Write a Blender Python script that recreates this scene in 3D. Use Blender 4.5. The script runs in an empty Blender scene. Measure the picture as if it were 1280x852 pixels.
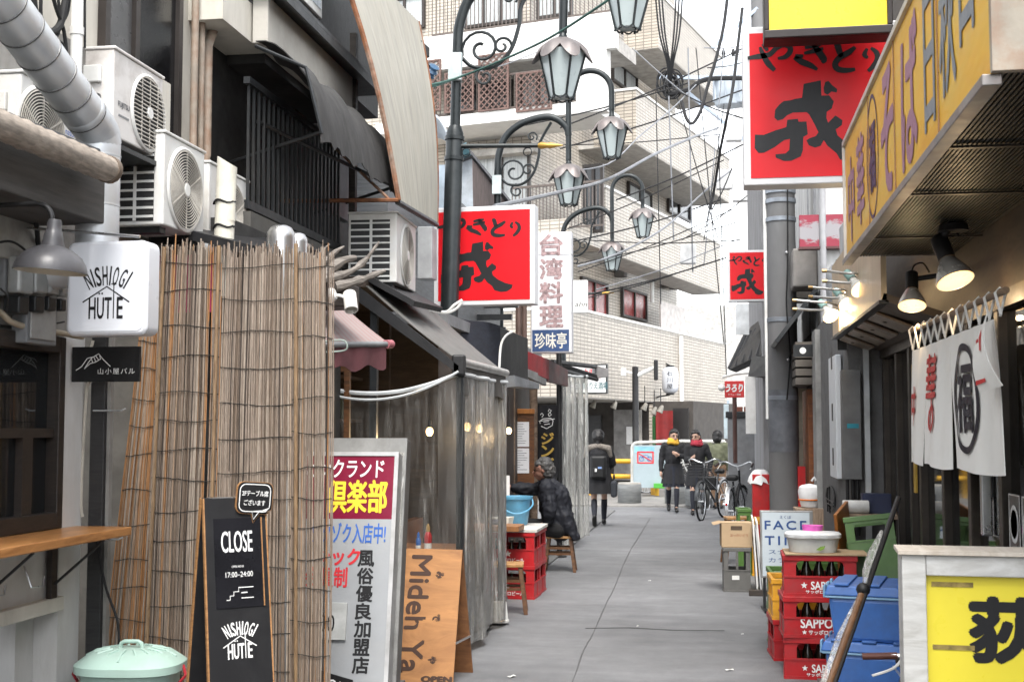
import bpy, math, random
from mathutils import Vector, Matrix
random.seed(7)
R = math.radians
SC = bpy.context.scene
COL = SC.collection

# ------------------------------------------------------------------ camera
CAM_H = 1.6
FPX = 1600.0                       # focal length in photograph pixels (1280 wide)
PITCH = math.atan(109 / FPX)
YAW = math.atan(255 / FPX * math.cos(PITCH))
cam_d = bpy.data.cameras.new('camera')
cam = bpy.data.objects.new('camera', cam_d)
COL.objects.link(cam)
cam_d.sensor_width = 36.0
cam_d.lens = FPX / 1280 * 36
cam_d.clip_end = 2000
cam_d.clip_start = 0.05
cam.location = (0, 0, CAM_H)
cam.rotation_euler = (math.pi / 2 + PITCH, 0, YAW)
cam_d.dof.use_dof = True
cam_d.dof.focus_distance = 9.0
cam_d.dof.aperture_fstop = 9.0
SC.camera = cam

# ------------------------------------------------------------------ light
SUN_DIR = Vector((0.14, -0.72, 1.2)).normalized()     # towards the sun
SUN_EL = math.asin(SUN_DIR.z)
SUN_AZ = math.atan2(SUN_DIR.x, SUN_DIR.y)
world = bpy.data.worlds.new('World')
SC.world = world
world.use_nodes = True
wn = world.node_tree
wn.nodes.clear()
sky = wn.nodes.new('ShaderNodeTexSky')
sky.sky_type = 'NISHITA'
sky.sun_disc = False
sky.sun_elevation = SUN_EL
sky.sun_rotation = SUN_AZ
sky.air_density = 1.0
sky.dust_density = 1.0
hs = wn.nodes.new('ShaderNodeHueSaturation')
hs.inputs['Saturation'].default_value = 0.16           # an overcast, nearly white sky
bg = wn.nodes.new('ShaderNodeBackground')
bg.inputs['Strength'].default_value = 0.15
wo = wn.nodes.new('ShaderNodeOutputWorld')
wn.links.new(sky.outputs[0], hs.inputs['Color'])
wn.links.new(hs.outputs[0], bg.inputs[0])
wn.links.new(bg.outputs[0], wo.inputs[0])
sl = bpy.data.lights.new('sun', 'SUN')
sl.energy = 1.3
sl.angle = R(25)
sl.color = (1.0, 0.96, 0.9)
sun = bpy.data.objects.new('sun', sl)
COL.objects.link(sun)
sun.rotation_euler = SUN_DIR.to_track_quat('Z', 'Y').to_euler()
SC.view_settings.view_transform = 'Standard'
SC.view_settings.look = 'None'
SC.view_settings.gamma = 1
SC.view_settings.exposure = 2.08
SC.view_settings.use_curve_mapping = False
try:
 SC.cycles.max_bounces = 6
 SC.cycles.use_adaptive_sampling = True
 SC.cycles.adaptive_threshold = 0.025
 SC.cycles.transparent_max_bounces = 16
 SC.cycles.use_denoising = True
except Exception:
 pass

# ------------------------------------------------------------------ geometry of the view (to find where things stand)
_fw = Vector((-math.sin(YAW) * math.cos(PITCH), math.cos(YAW) * math.cos(PITCH), math.sin(PITCH)))
_rt = Vector((math.cos(YAW), math.sin(YAW), 0))
_up = _rt.cross(_fw)
_O = Vector((0, 0, CAM_H))
def ray(x, y): return _fw + _rt * ((x - 640) / FPX) - _up * ((y - 426) / FPX)
def PY(x, y, Y):
 d = ray(x, y); return _O + d * (Y / d.y)
def PX(x, y, X):
 d = ray(x, y); return _O + d * (X / d.x)
def PZ(x, y, Z):
 d = ray(x, y); return _O + d * ((Z - CAM_H) / d.z)

# ------------------------------------------------------------------ mesh helper
def V(*a): return Vector(a)
class MB:
 def __init__(s): s.v = []; s.f = []; s.t = []; s.tone = 0.5
 def add(s, vs, fs):
  o = len(s.v)
  s.v += [tuple(p) for p in vs]
  s.f += [tuple(i + o for i in f) for f in fs]
  s.t += [s.tone] * len(vs)
  return s
 def box(s, x0, x1, y0, y1, z0, z1, M=None):
  if x0 > x1: x0, x1 = x1, x0
  if y0 > y1: y0, y1 = y1, y0
  if z0 > z1: z0, z1 = z1, z0
  vs = [Vector(p) for p in ((x0,y0,z0),(x1,y0,z0),(x1,y1,z0),(x0,y1,z0),(x0,y0,z1),(x1,y0,z1),(x1,y1,z1),(x0,y1,z1))]
  if M is not None: vs = [M @ p for p in vs]
  return s.add(vs, [(3,2,1,0),(4,5,6,7),(0,1,5,4),(1,2,6,5),(2,3,7,6),(3,0,4,7)])
 def hexa(s, b, t):
  return s.add(list(b) + list(t), [(3,2,1,0),(4,5,6,7),(0,1,5,4),(1,2,6,5),(2,3,7,6),(3,0,4,7)])
 def slab(s, pts, thick):
  "a flat polygon given thickness along its own normal"
  pts = [Vector(p) for p in pts]
  n = Vector((0, 0, 0))
  for i in range(len(pts)):
   n += (pts[i] - pts[0]).cross(pts[(i + 1) % len(pts)] - pts[0])
  n.normalize()
  k = len(pts)
  vs = pts + [p - n * thick for p in pts]
  fs = [tuple(range(k)), tuple(range(2 * k - 1, k - 1, -1))]
  fs += [(i, i + k, (i + 1) % k + k, (i + 1) % k) for i in range(k)]
  return s.add(vs, fs)
 def tube(s, pts, r, n=8, cap=True, closed=False):
  pts = [Vector(p) for p in pts]
  k = len(pts)
  rs = r if isinstance(r, (list, tuple)) else [r] * k
  ref = None; vs = []
  for i, p in enumerate(pts):
   if closed: d = pts[(i + 1) % k] - pts[i - 1]
   else: d = pts[min(i + 1, k - 1)] - pts[max(i - 1, 0)]
   if d.length < 1e-9: d = Vector((0, 0, 1))
   d.normalize()
   if ref is None:
    ref = d.orthogonal().normalized()
   ref = (ref - d * ref.dot(d))
   if ref.length < 1e-6: ref = d.orthogonal()
   ref.normalize()
   b = d.cross(ref)
   for j in range(n):
    a = 2 * math.pi * j / n
    vs.append(p + (ref * math.cos(a) + b * math.sin(a)) * rs[i])
  fs = []
  m = k if closed else k - 1
  for i in range(m):
   i2 = (i + 1) % k
   for j in range(n):
    fs.append((i*n + j, i*n + (j+1) % n, i2*n + (j+1) % n, i2*n + j))
  if cap and not closed:
   fs.append(tuple(range(n - 1, -1, -1)))
   fs.append(tuple((k-1)*n + j for j in range(n)))
  return s.add(vs, fs)
 def cyl(s, p0, p1, r0, r1=None, n=16):
  return s.tube([p0, p1], [r0, r0 if r1 is None else r1], n)
 def lathe(s, prof, n=24, M=None, cap=True):
  vs = []; fs = []; k = len(prof)
  for r, z in prof:
   for j in range(n):
    a = 2 * math.pi * j / n
    p = Vector((r * math.cos(a), r * math.sin(a), z))
    vs.append(M @ p if M is not None else p)
  for i in range(k - 1):
   for j in range(n):
    fs.append((i*n + j, i*n + (j+1) % n, (i+1)*n + (j+1) % n, (i+1)*n + j))
  if cap:
   fs.append(tuple(range(n - 1, -1, -1)))
   fs.append(tuple((k-1)*n + j for j in range(n)))
  return s.add(vs, fs)
 def sphere(s, c, r, n=12, m=8, sc=(1,1,1)):
  c = Vector(c)
  prof = [(max(1e-4, math.sin(math.pi * i / m)) * r, -math.cos(math.pi * i / m) * r) for i in range(m + 1)]
  M = Matrix.Translation(c) @ Matrix.Diagonal((*sc, 1))
  return s.lathe(prof, n, M)
 def sheet(s, g, t=0.004):
  "grid g[i][j] of points -> a thin closed cloth"
  a = len(g); b = len(g[0])
  N = []
  for i in range(a):
   for j in range(b):
    du = Vector(g[min(i+1,a-1)][j]) - Vector(g[max(i-1,0)][j])
    dv = Vector(g[i][min(j+1,b-1)]) - Vector(g[i][max(j-1,0)])
    n = du.cross(dv)
    N.append(n.normalized() if n.length > 1e-12 else Vector((0,0,1)))
  P = [Vector(g[i][j]) for i in range(a) for j in range(b)]
  vs = [p + n*t/2 for p, n in zip(P, N)] + [p - n*t/2 for p, n in zip(P, N)]
  o = a * b; fs = []
  for i in range(a-1):
   for j in range(b-1):
    q = (i*b+j, (i+1)*b+j, (i+1)*b+j+1, i*b+j+1)
    fs.append(q); fs.append(tuple(o + x for x in reversed(q)))
  for i in range(a-1):
   fs.append((i*b, o+i*b, o+(i+1)*b, (i+1)*b)); e = b-1
   fs.append(((i+1)*b+e, o+(i+1)*b+e, o+i*b+e, i*b+e))
  for j in range(b-1):
   fs.append((j+1, o+j+1, o+j, j)); e = (a-1)*b
   fs.append((e+j, o+e+j, o+e+j+1, e+j+1))
  return s.add(vs, fs)
 def prism(s, poly, z0, z1, M=None):
  k = len(poly)
  vs = [Vector((x, y, z0)) for x, y in poly] + [Vector((x, y, z1)) for x, y in poly]
  if M is not None: vs = [M @ p for p in vs]
  fs = [tuple(range(k-1, -1, -1)), tuple(range(k, 2*k))]
  fs += [(i, (i+1) % k, (i+1) % k + k, i + k) for i in range(k)]
  return s.add(vs, fs)
 def flat(s, poly, M):
  return s.add([M @ Vector((x, y, 0)) for x, y in poly], [tuple(range(len(poly)))])
 def brush(s, pts, w, M, z=0.0):
  "a flat pen stroke of varying width in the xy plane of M"
  k = len(pts); ws = w if isinstance(w, (list, tuple)) else [w] * k
  L = []; Rr = []
  for i in range(k):
   d = Vector(pts[min(i+1,k-1)]) - Vector(pts[max(i-1,0)]); d = d.normalized()
   n = Vector((-d.y, d.x)); p = Vector(pts[i])
   L.append(p + n*ws[i]/2); Rr.append(p - n*ws[i]/2)
  vs = [M @ Vector((q.x, q.y, z)) for q in L + Rr]
  return s.add(vs, [(i+k, i+1+k, i+1, i) for i in range(k-1)])
 def build(s, name, mat, parent=None, smooth=False, bev=0, label=None, kind=None):
  me = bpy.data.meshes.new(name)
  me.from_pydata(s.v, [], s.f)
  if len(set(s.t)) > 1:
   at = me.attributes.new('tone', 'FLOAT', 'POINT')
   at.data.foreach_set('value', s.t)
  me.materials.append(mat)
  if smooth:
   me.polygons.foreach_set('use_smooth', [True] * len(me.polygons))
  me.update()
  o = bpy.data.objects.new(name, me)
  COL.objects.link(o)
  if smooth:
   try:
    me.set_sharp_from_angle(angle=R(40))
   except Exception: pass
  if parent is not None: o.parent = parent
  if bev:
   b = o.modifiers.new('bevel', 'BEVEL'); b.width = bev; b.segments = 2; b.limit_method = 'ANGLE'
  if label: o['label'] = label
  if kind: o['kind'] = kind
  return o

def tag(o, label, cat, group=None):
 o['label'] = label; o['category'] = cat
 if group: o['group'] = group
 return o
def thing(name, label, cat, loc=(0,0,0), rz=0, group=None, rot=None):
 o = bpy.data.objects.new(name, None)
 o.empty_display_size = 0.1
 COL.objects.link(o)
 o.location = loc
 o.rotation_euler = rot if rot else (0, 0, rz)
 return tag(o, label, cat, group)
def kids(o): return [c for c in bpy.data.objects if c.parent == o]
_tree = {}
def dup(root, loc, rz=None, label=None, group=None, parent=None):
 def rec(o, par):
  c = o.copy(); COL.objects.link(c); c.parent = par
  for ch in list(o.children): rec(ch, c)
  return c
 r = rec(root, parent)
 r.location = loc
 if rz is not None: r.rotation_euler = (0, 0, rz)
 if label: r['label'] = label
 if group: r['group'] = group
 return r

# ------------------------------------------------------------------ materials
def C(h):
 h = h.lstrip('#')
 c = [int(h[i:i+2], 16) / 255 for i in (0, 2, 4)]
 return tuple(x / 12.92 if x <= 0.04045 else ((x + 0.055) / 1.055) ** 2.4 for x in c)
_m = {}
def node(nt, t, **kw):
 n = nt.nodes.new(t)
 for k, v in kw.items(): setattr(n, k, v)
 return n
def base_nodes(name):
 m = bpy.data.materials.new(name); m.use_nodes = True
 nt = m.node_tree
 return m, nt, nt.nodes['Principled BSDF']
def coords(nt, stretch=(1,1,1), rnd=True):
 tc = node(nt, 'ShaderNodeTexCoord')
 mp = node(nt, 'ShaderNodeMapping')
 mp.inputs['Scale'].default_value = stretch
 if rnd:
  oi = node(nt, 'ShaderNodeObjectInfo')
  ml = node(nt, 'ShaderNodeMath', operation='MULTIPLY'); ml.inputs[1].default_value = 37.0
  nt.links.new(oi.outputs['Random'], ml.inputs[0])
  va = node(nt, 'ShaderNodeVectorMath', operation='ADD')
  nt.links.new(tc.outputs['Object'], va.inputs[0]); nt.links.new(ml.outputs[0], va.inputs[1])
  nt.links.new(va.outputs[0], mp.inputs['Vector'])
 else:
  nt.links.new(tc.outputs['Object'], mp.inputs['Vector'])
 return mp.outputs['Vector']
def noise(nt, vec, scale, detail=4, rough=0.6):
 n = node(nt, 'ShaderNodeTexNoise')
 n.inputs['Scale'].default_value = scale; n.inputs['Detail'].default_value = detail
 n.inputs['Roughness'].default_value = rough
 nt.links.new(vec, n.inputs['Vector'])
 return n.outputs['Fac']
def ramp(nt, fac, stops):
 r = node(nt, 'ShaderNodeValToRGB')
 while len(r.color_ramp.elements) < len(stops): r.color_ramp.elements.new(0.5)
 for e, (p, c) in zip(r.color_ramp.elements, stops):
  e.position = p; e.color = (*c, 1) if len(c) == 3 else c
 nt.links.new(fac, r.inputs['Fac'])
 return r.outputs['Color']
def mix(nt, fac, a, b, blend='MIX'):
 x = node(nt, 'ShaderNodeMix', data_type='RGBA', blend_type=blend)
 if isinstance(fac, (int, float)): x.inputs[0].default_value = fac
 else: nt.links.new(fac, x.inputs[0])
 for i, c in ((6, a), (7, b)):
  if isinstance(c, (tuple, list)): x.inputs[i].default_value = (*c[:3], 1)
  else: nt.links.new(c, x.inputs[i])
 return x.outputs[2]
def bump(nt, bs, h, strength, dist=0.01):
 b = node(nt, 'ShaderNodeBump')
 b.inputs['Strength'].default_value = strength; b.inputs['Distance'].default_value = dist
 nt.links.new(h, b.inputs['Height']); nt.links.new(b.outputs[0], bs.inputs['Normal'])
def M(name, col, rough=0.6, metal=0.0, var=0.25, sc=5.0, bmp=0.15, bsc=70.0, dirt=0.0, dcol=(0.06,0.05,0.04), dsc=3.0,
  stretch=(1,1,1), trans=0.0, emit=None, es=0.0, spec=0.5, ior=1.45):
 if name in _m: return _m[name]
 if isinstance(col, str): col = C(col)
 col = tuple(c * min(1, max(.6, .6 + (max(col) - .2) * 1.3)) for c in col)     # keep dark paints dark
 m, nt, bs = base_nodes(name)
 vec = coords(nt, stretch)
 n1 = noise(nt, vec, sc, 5)
 lo = tuple(max(0, c * (1 - var)) for c in col); hi = tuple(min(1, c * (1 + var)) for c in col)
 c = ramp(nt, n1, [(0.3, lo), (0.7, hi)])
 if dirt > 0:
  n2 = noise(nt, vec, dsc, 8, 0.7)
  f = ramp(nt, n2, [(0.5 - 0.1 * dirt, (0,0,0)), (0.5 + 0.22, (min(1, dirt),) * 3)])
  c = mix(nt, f, c, dcol)
 nt.links.new(c, bs.inputs['Base Color'])
 bs.inputs['Metallic'].default_value = metal
 bs.inputs['IOR'].default_value = ior
 bs.inputs['Specular IOR Level'].default_value = spec
 n3 = noise(nt, vec, sc * 3.1, 4)
 rr = node(nt, 'ShaderNodeMapRange')
 rr.inputs['To Min'].default_value = max(0.03, rough - 0.12); rr.inputs['To Max'].default_value = min(1, rough + 0.12)
 nt.links.new(n3, rr.inputs['Value']); nt.links.new(rr.outputs[0], bs.inputs['Roughness'])
 if bmp > 0:
  bump(nt, bs, noise(nt, vec, bsc, 4), bmp, 0.004)
 if trans: bs.inputs['Transmission Weight'].default_value = trans
 if emit:
  bs.inputs['Emission Color'].default_value = (*emit, 1); bs.inputs['Emission Strength'].default_value = es
 _m[name] = m
 return m
def ink(name, col): return M('ink_' + name, col, 0.55, var=0.08, bmp=0, sc=20)

def m_wood(name, a, b, sc=6.0, stretch=(1,1,1), rough=0.5, bmp=0.25, dirt=0.0):
 if name in _m: return _m[name]
 a = C(a) if isinstance(a, str) else a; b = C(b) if isinstance(b, str) else b
 m, nt, bs = base_nodes(name)
 vec = coords(nt, stretch)
 w = node(nt, 'ShaderNodeTexNoise'); w.inputs['Scale'].default_value = sc; w.inputs['Detail'].default_value = 8
 w.inputs['Distortion'].default_value = 1.4; w.inputs['Roughness'].default_value = 0.65
 nt.links.new(vec, w.inputs['Vector'])
 c = ramp(nt, w.outputs['Fac'], [(0.3, a), (0.68, b)])
 if dirt:
  f = ramp(nt, noise(nt, vec, 2.2, 7, 0.7), [(0.45, (0,0,0)), (0.75, (dirt,)*3)])
  c = mix(nt, f, c, (0.035, 0.03, 0.025))
 nt.links.new(c, bs.inputs['Base Color'])
 bs.inputs['Roughness'].default_value = rough
 bump(nt, bs, w.outputs['Fac'], bmp, 0.004)
 _m[name] = m
 return m
def m_glass(name='glass', tint=(0.75,0.8,0.8), rough=0.03, clear=0.55):
 "window glass: partly see-through, partly a mirror of the street"
 if name in _m: return _m[name]
 m, nt, bs = base_nodes(name)
 bs.inputs['Base Color'].default_value = (0.02, 0.022, 0.024, 1)
 bs.inputs['Roughness'].default_value = rough
 tr = node(nt, 'ShaderNodeBsdfTransparent'); tr.inputs[0].default_value = (*tint, 1)
 gl = node(nt, 'ShaderNodeBsdfGlossy'); gl.inputs['Roughness'].default_value = rough
 fr = node(nt, 'ShaderNodeFresnel'); fr.inputs[0].default_value = 1.5
 mx = node(nt, 'ShaderNodeMixShader')
 nt.links.new(fr.outputs[0], mx.inputs[0]); nt.links.new(tr.outputs[0], mx.inputs[1]); nt.links.new(gl.outputs[0], mx.inputs[2])
 mx2 = node(nt, 'ShaderNodeMixShader'); mx2.inputs[0].default_value = 1 - clear
 nt.links.new(mx.outputs[0], mx2.inputs[1]); nt.links.new(bs.outputs[0], mx2.inputs[2])
 nt.links.new(mx2.outputs[0], nt.nodes['Material Output'].inputs['Surface'])
 _m[name] = m
 return m
def m_vinyl(name='clear_vinyl', haze=0.11):
 "soft clear plastic sheet with creases and a milky film"
 if name in _m: return _m[name]
 m, nt, bs = base_nodes(name)
 vec = coords(nt, (7, 7, 0.7))
 n = noise(nt, vec, 3.0, 6, 0.65)
 bs.inputs['Base Color'].default_value = (0.78, 0.77, 0.74, 1)
 bs.inputs['Roughness'].default_value = 0.22
 tr = node(nt, 'ShaderNodeBsdfTransparent'); tr.inputs[0].default_value = (0.97, 0.97, 0.96, 1)
 gl = node(nt, 'ShaderNodeBsdfGlossy'); gl.inputs['Roughness'].default_value = 0.12
 fr = node(nt, 'ShaderNodeFresnel'); fr.inputs[0].default_value = 1.1
 bp = node(nt, 'ShaderNodeBump'); bp.inputs['Strength'].default_value = 0.6; bp.inputs['Distance'].default_value = 0.02
 nt.links.new(n, bp.inputs['Height'])
 for q in (gl, fr, bs): nt.links.new(bp.outputs[0], q.inputs['Normal'])
 m1 = node(nt, 'ShaderNodeMixShader'); nt.links.new(fr.outputs[0], m1.inputs[0])
 nt.links.new(tr.outputs[0], m1.inputs[1]); nt.links.new(gl.outputs[0], m1.inputs[2])
 f = ramp(nt, n, [(0.42, (haze*0.12,)*3), (0.6, (haze*.45,)*3), (0.72, (min(1, haze*2.2),)*3)])
 m2 = node(nt, 'ShaderNodeMixShader'); nt.links.new(f, m2.inputs[0])
 nt.links.new(m1.outputs[0], m2.inputs[1]); nt.links.new(bs.outputs[0], m2.inputs[2])
 nt.links.new(m2.outputs[0], nt.nodes['Material Output'].inputs['Surface'])
 _m[name] = m
 return m
def m_tile(name, col, mortar, bw, bh, gap=0.006, dirt=0.25):
 "small rectangular facade tiles; u runs along the wall, v is height"
 if name in _m: return _m[name]
 col = C(col) if isinstance(col, str) else col; mortar = C(mortar) if isinstance(mortar, str) else mortar
 m, nt, bs = base_nodes(name)
 tc = node(nt, 'ShaderNodeTexCoord'); sp = node(nt, 'ShaderNodeSeparateXYZ'); cb = node(nt, 'ShaderNodeCombineXYZ')
 ad = node(nt, 'ShaderNodeMath', operation='ADD')
 nt.links.new(tc.outputs['Object'], sp.inputs[0])
 nt.links.new(sp.outputs[0], ad.inputs[0]); nt.links.new(sp.outputs[1], ad.inputs[1])
 nt.links.new(ad.outputs[0], cb.inputs[0]); nt.links.new(sp.outputs[2], cb.inputs[1])
 br = node(nt, 'ShaderNodeTexBrick'); br.offset = 0.0; br.squash = 1
 br.inputs['Scale'].default_value = 1; br.inputs['Brick Width'].default_value = bw; br.inputs['Row Height'].default_value = bh
 br.inputs['Mortar Size'].default_value = gap; br.inputs['Mortar Smooth'].default_value = 0.2
 br.inputs['Color1'].default_value = (*[c*0.86 for c in col], 1); br.inputs['Color2'].default_value = (*[min(1, c*1.1) for c in col], 1)
 br.inputs['Mortar'].default_value = (*mortar, 1)
 nt.links.new(cb.outputs[0], br.inputs['Vector'])
 mp = node(nt, 'ShaderNodeMapping'); mp.inputs['Scale'].default_value = (1, 1, 0.25)
 nt.links.new(tc.outputs['Object'], mp.inputs['Vector'])
 f = ramp(nt, noise(nt, mp.outputs[0], 1.3, 8, 0.7), [(0.42, (0,0,0)), (0.75, (dirt,)*3)])
 c = mix(nt, f, br.outputs['Color'], (0.16, 0.14, 0.12))
 nt.links.new(c, bs.inputs['Base Color'])
 bs.inputs['Roughness'].default_value = 0.45
 iv = node(nt, 'ShaderNodeMath', operation='SUBTRACT'); iv.inputs[0].default_value = 1
 nt.links.new(br.outputs['Fac'], iv.inputs[1]); bump(nt, bs, iv.outputs[0], 0.5, 0.006)
 _m[name] = m
 return m

# ------------------------------------------------------------------ lettering
FY = Matrix(((1,0,0,0),(0,0,-1,0),(0,1,0,0),(0,0,0,1)))       # a plane that faces -Y (up the street to the viewer)
FNX = Matrix(((0,0,-1,0),(-1,0,0,0),(0,1,0,0),(0,0,0,1)))     # faces -X
FPX_ = Matrix(((0,0,1,0),(1,0,0,0),(0,1,0,0),(0,0,0,1)))      # faces +X
def T(x, y, z): return Matrix.Translation((x, y, z))
_tx = {}
def text_mesh(s, bold=0.0, space=1.0, shear=0.0):
 key = (s, bold, space, shear)
 if key not in _tx:
  cu = bpy.data.curves.new('lettering', 'FONT')
  cu.body = s; cu.size = 1; cu.offset = bold; cu.space_character = space; cu.shear = shear
  cu.resolution_u = 3; cu.align_x = 'LEFT'
  ob = bpy.data.objects.new('lettering', cu); COL.objects.link(ob)
  dg = bpy.context.evaluated_depsgraph_get()
  me = bpy.data.meshes.new_from_object(ob.evaluated_get(dg))
  vs = [v.co.copy() for v in me.vertices]; fs = [tuple(p.vertices) for p in me.polygons]
  bpy.data.objects.remove(ob); bpy.data.curves.remove(cu); bpy.data.meshes.remove(me)
  if vs:
   x0 = min(v.x for v in vs); x1 = max(v.x for v in vs); y0 = min(v.y for v in vs); y1 = max(v.y for v in vs)
  else: x0 = y0 = 0; x1 = y1 = 1;
  _tx[key] = (vs, fs, x0, x1, y0, y1)
 return _tx[key]
def text(s, mat, parent, Mx, w=None, h=None, bold=0.0, space=1.0, shear=0.0, name='lettering', mb=None, fn=None):
 "writing fitted into w x h, centred on the plane Mx"
 bb_ = bold if bold > .011 else 0.0
 vs, fs, x0, x1, y0, y1 = text_mesh(s, 0.0, space, shear)
 if not vs: return None
 sx = (w / (x1 - x0)) if w else None; sy = (h / (y1 - y0)) if h else None
 if sx is None: sx = sy
 if sy is None: sy = sx
 cx = (x0 + x1) / 2; cy = (y0 + y1) / 2
 own = mb is None
 if own: mb = MB()
 e = bb_ * min(sx, sy) * 1.0
 for k_, (ox, oy) in enumerate(((0,0),) if e == 0 else ((-1,0),(1,0),(0,-1),(0,1),(.7,.7),(-.7,.7),(.7,-.7),(-.7,-.7))):
  z_ = .00015 * k_
  pts = [Vector(((v.x - cx) * sx + ox*e, (v.y - cy) * sy + oy*e, z_)) for v in vs]
  mb.add([fn(p) if fn else Mx @ p for p in pts], fs)
 if own: return mb.build(name, mat, parent)
def vtext(chars, mat, parent, Mx, w, h, gap=0.15, bold=0.0, name='lettering', widths=None):
 "a column of characters, top to bottom, each fitted to w and an even share of h"
 mb = MB(); n = len(chars); ch = h / (n + (n - 1) * gap)
 for i, c in enumerate(chars):
  y = h / 2 - ch / 2 - i * ch * (1 + gap)
  text(c, mat, None, Mx @ T(0, y, 0), w if not widths else w * widths[i], ch, bold, mb=mb)
 return mb.build(name, mat, parent)
def rrect(w, h, r, n=5):
 p = []
 for cx, cy, a0 in ((w/2-r, h/2-r, 0), (-w/2+r, h/2-r, 90), (-w/2+r, -h/2+r, 180), (w/2-r, -h/2+r, 270)):
  for i in range(n + 1):
   a = R(a0 + 90 * i / n); p.append((cx + r*math.cos(a), cy + r*math.sin(a)))
 return p
def arc(c, r, a0, a1, n, plane='xz'):
 out = []
 for i in range(n + 1):
  a = R(a0 + (a1 - a0) * i / n); u, v = r*math.cos(a), r*math.sin(a)
  out.append(Vector(c) + (Vector((u, 0, v)) if plane == 'xz' else Vector((u, v, 0)) if plane == 'xy' else Vector((0, u, v))))
 return out
def cat(p0, p1, sag, n=14):
 p0 = Vector(p0); p1 = Vector(p1)
 return [p0.lerp(p1, i/n) - Vector((0, 0, sag * 4 * (i/n) * (1 - i/n))) for i in range(n + 1)]
def smoothpath(pts, k=6):
 pts = [Vector(p) for p in pts]; out = []
 for i in range(len(pts) - 1):
  p0 = pts[max(i-1,0)]; p1 = pts[i]; p2 = pts[i+1]; p3 = pts[min(i+2,len(pts)-1)]
  for j in range(k):
   t = j / k
   out.append(0.5*((2*p1) + (p2-p0)*t + (2*p0-5*p1+4*p2-p3)*t*t + (3*p1-p0-3*p2+p3)*t**3))
 out.append(pts[-1])
 return out
def lamp(name, parent, loc, watt, col=(1,0.72,0.4), r=0.03):
 l = bpy.data.lights.new(name, 'POINT'); l.energy = watt; l.color = col; l.shadow_soft_size = r
 o = bpy.data.objects.new(name, l); COL.objects.link(o); o.parent = parent; o.location = loc
 return o

# common materials
BLACK = M('black_paint', (0.018,0.018,0.02), 0.5, var=0.3, dirt=0.3, dcol=(0.06,0.055,0.05))
DARKMETAL = M('dark_metal', (0.03,0.033,0.036), 0.42, 0.3, dirt=0.25, dcol=(0.09,0.08,0.07))
WHITEP = M('white_paint', (0.7,0.7,0.68), 0.5, dirt=0.5, dcol=(0.3,0.27,0.23), var=0.06)
STEEL = M('steel', (0.55,0.56,0.57), 0.3, 0.9, var=0.15)
GREYP = M('grey_paint', (0.25,0.26,0.27), 0.55, dirt=0.3)
RUBBER = M('rubber', (0.015,0.015,0.016), 0.75)
RUST = M('rust', (0.22,0.085,0.035), 0.85, var=0.5, sc=14, bmp=0.5, dirt=0.6, dcol=(0.35,0.3,0.25))
GLASS = m_glass()
VINYL = m_vinyl()
INK_K = ink('black', (0.012,0.012,0.014)); INK_W = ink('white', (0.75,0.75,0.74)); INK_R = ink('red', (0.55,0.02,0.03))
INK_B = ink('blue', (0.03,0.12,0.45)); INK_Y = ink('yellow', (0.75,0.55,0.03))
BULB = M('lit_bulb', (1,0.85,0.6), 0.4, emit=(1.0,0.6,0.24), es=1.1, bmp=0)
# ================================================================== ground
def m_asphalt(name, base, scale=1.0):
 m, nt, bs = base_nodes(name)
 vec = coords(nt, (1,1,1), False)
 a = noise(nt, vec, 0.55, 6, 0.6); b = noise(nt, vec, 5.0, 8, 0.75); g = noise(nt, vec, 160, 3)
 mp = node(nt, 'ShaderNodeMapping'); mp.inputs['Scale'].default_value = (0.5, 2.6, 1)
 nt.links.new(vec, mp.inputs['Vector'])
 st = noise(nt, mp.outputs[0], 1.7, 6, 0.65)
 c = ramp(nt, a, [(0.3, tuple(x*0.7 for x in base)), (0.7, tuple(x*1.2 for x in base))])
 c = mix(nt, 0.6, c, ramp(nt, b, [(0.3, (0.36,0.36,0.37)), (0.7, (0.64,0.64,0.63))]), 'OVERLAY')
 c = mix(nt, 0.45, c, ramp(nt, st, [(0.3, (0.33,0.33,0.34)), (0.72, (0.66,0.66,0.66))]), 'OVERLAY')
 c = mix(nt, 0.5, c, ramp(nt, g, [(0.32, (0.2,0.2,0.2)), (0.68, (0.8,0.8,0.8))]), 'OVERLAY')
 sp = ramp(nt, noise(nt, vec, 7.0, 3), [(0.66, (0,0,0)), (0.72, (0.35,)*3)])
 c = mix(nt, sp, c, tuple(x*0.5 for x in base))
 nt.links.new(c, bs.inputs['Base Color'])
 bs.inputs['Roughness'].default_value = 0.72
 bump(nt, bs, g, 0.35, 0.004)
 return m
mb = MB(); mb.box(-300, 300, -60, 600, -0.3, 0.0)
o = mb.build('ground', m_asphalt('asphalt_road', (0.14, 0.142, 0.147))); o['kind'] = 'structure'
# repaired strip of asphalt whose joint runs along the alley (a raised lip, then a tar joint)
jp = [PZ(x, y, 0) for x, y in ((716,852),(730,812),(742,790),(756,758),(768,734),(779,706),(790,684),(800,668),(812,648))]
jp = [V(p.x, p.y, 0) for p in jp]
g = [[V(p.x - 0.004 + 0.008*j + random.uniform(-.004,.004), p.y, 0.0045) for j in (0, 1)] for p in smoothpath(jp, 5)]
mb = MB(); mb.sheet(g, 0.003)
o = mb.build('tar_joint', M('tar', (0.135,0.135,0.138), 0.7)); o['kind'] = 'structure'
g = [[V(p[0], p[1] + 0.014*j, 0.0045) for j in (0, 1)] for p in ((-1.05, 10.35), (-0.7, 10.43), (-0.35, 10.36), (0.05, 10.4))]
mb = MB(); mb.sheet(g, 0.003)
o = mb.build('cross_joint', M('tar', (0.03,0.03,0.03))); o['kind'] = 'structure'
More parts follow.
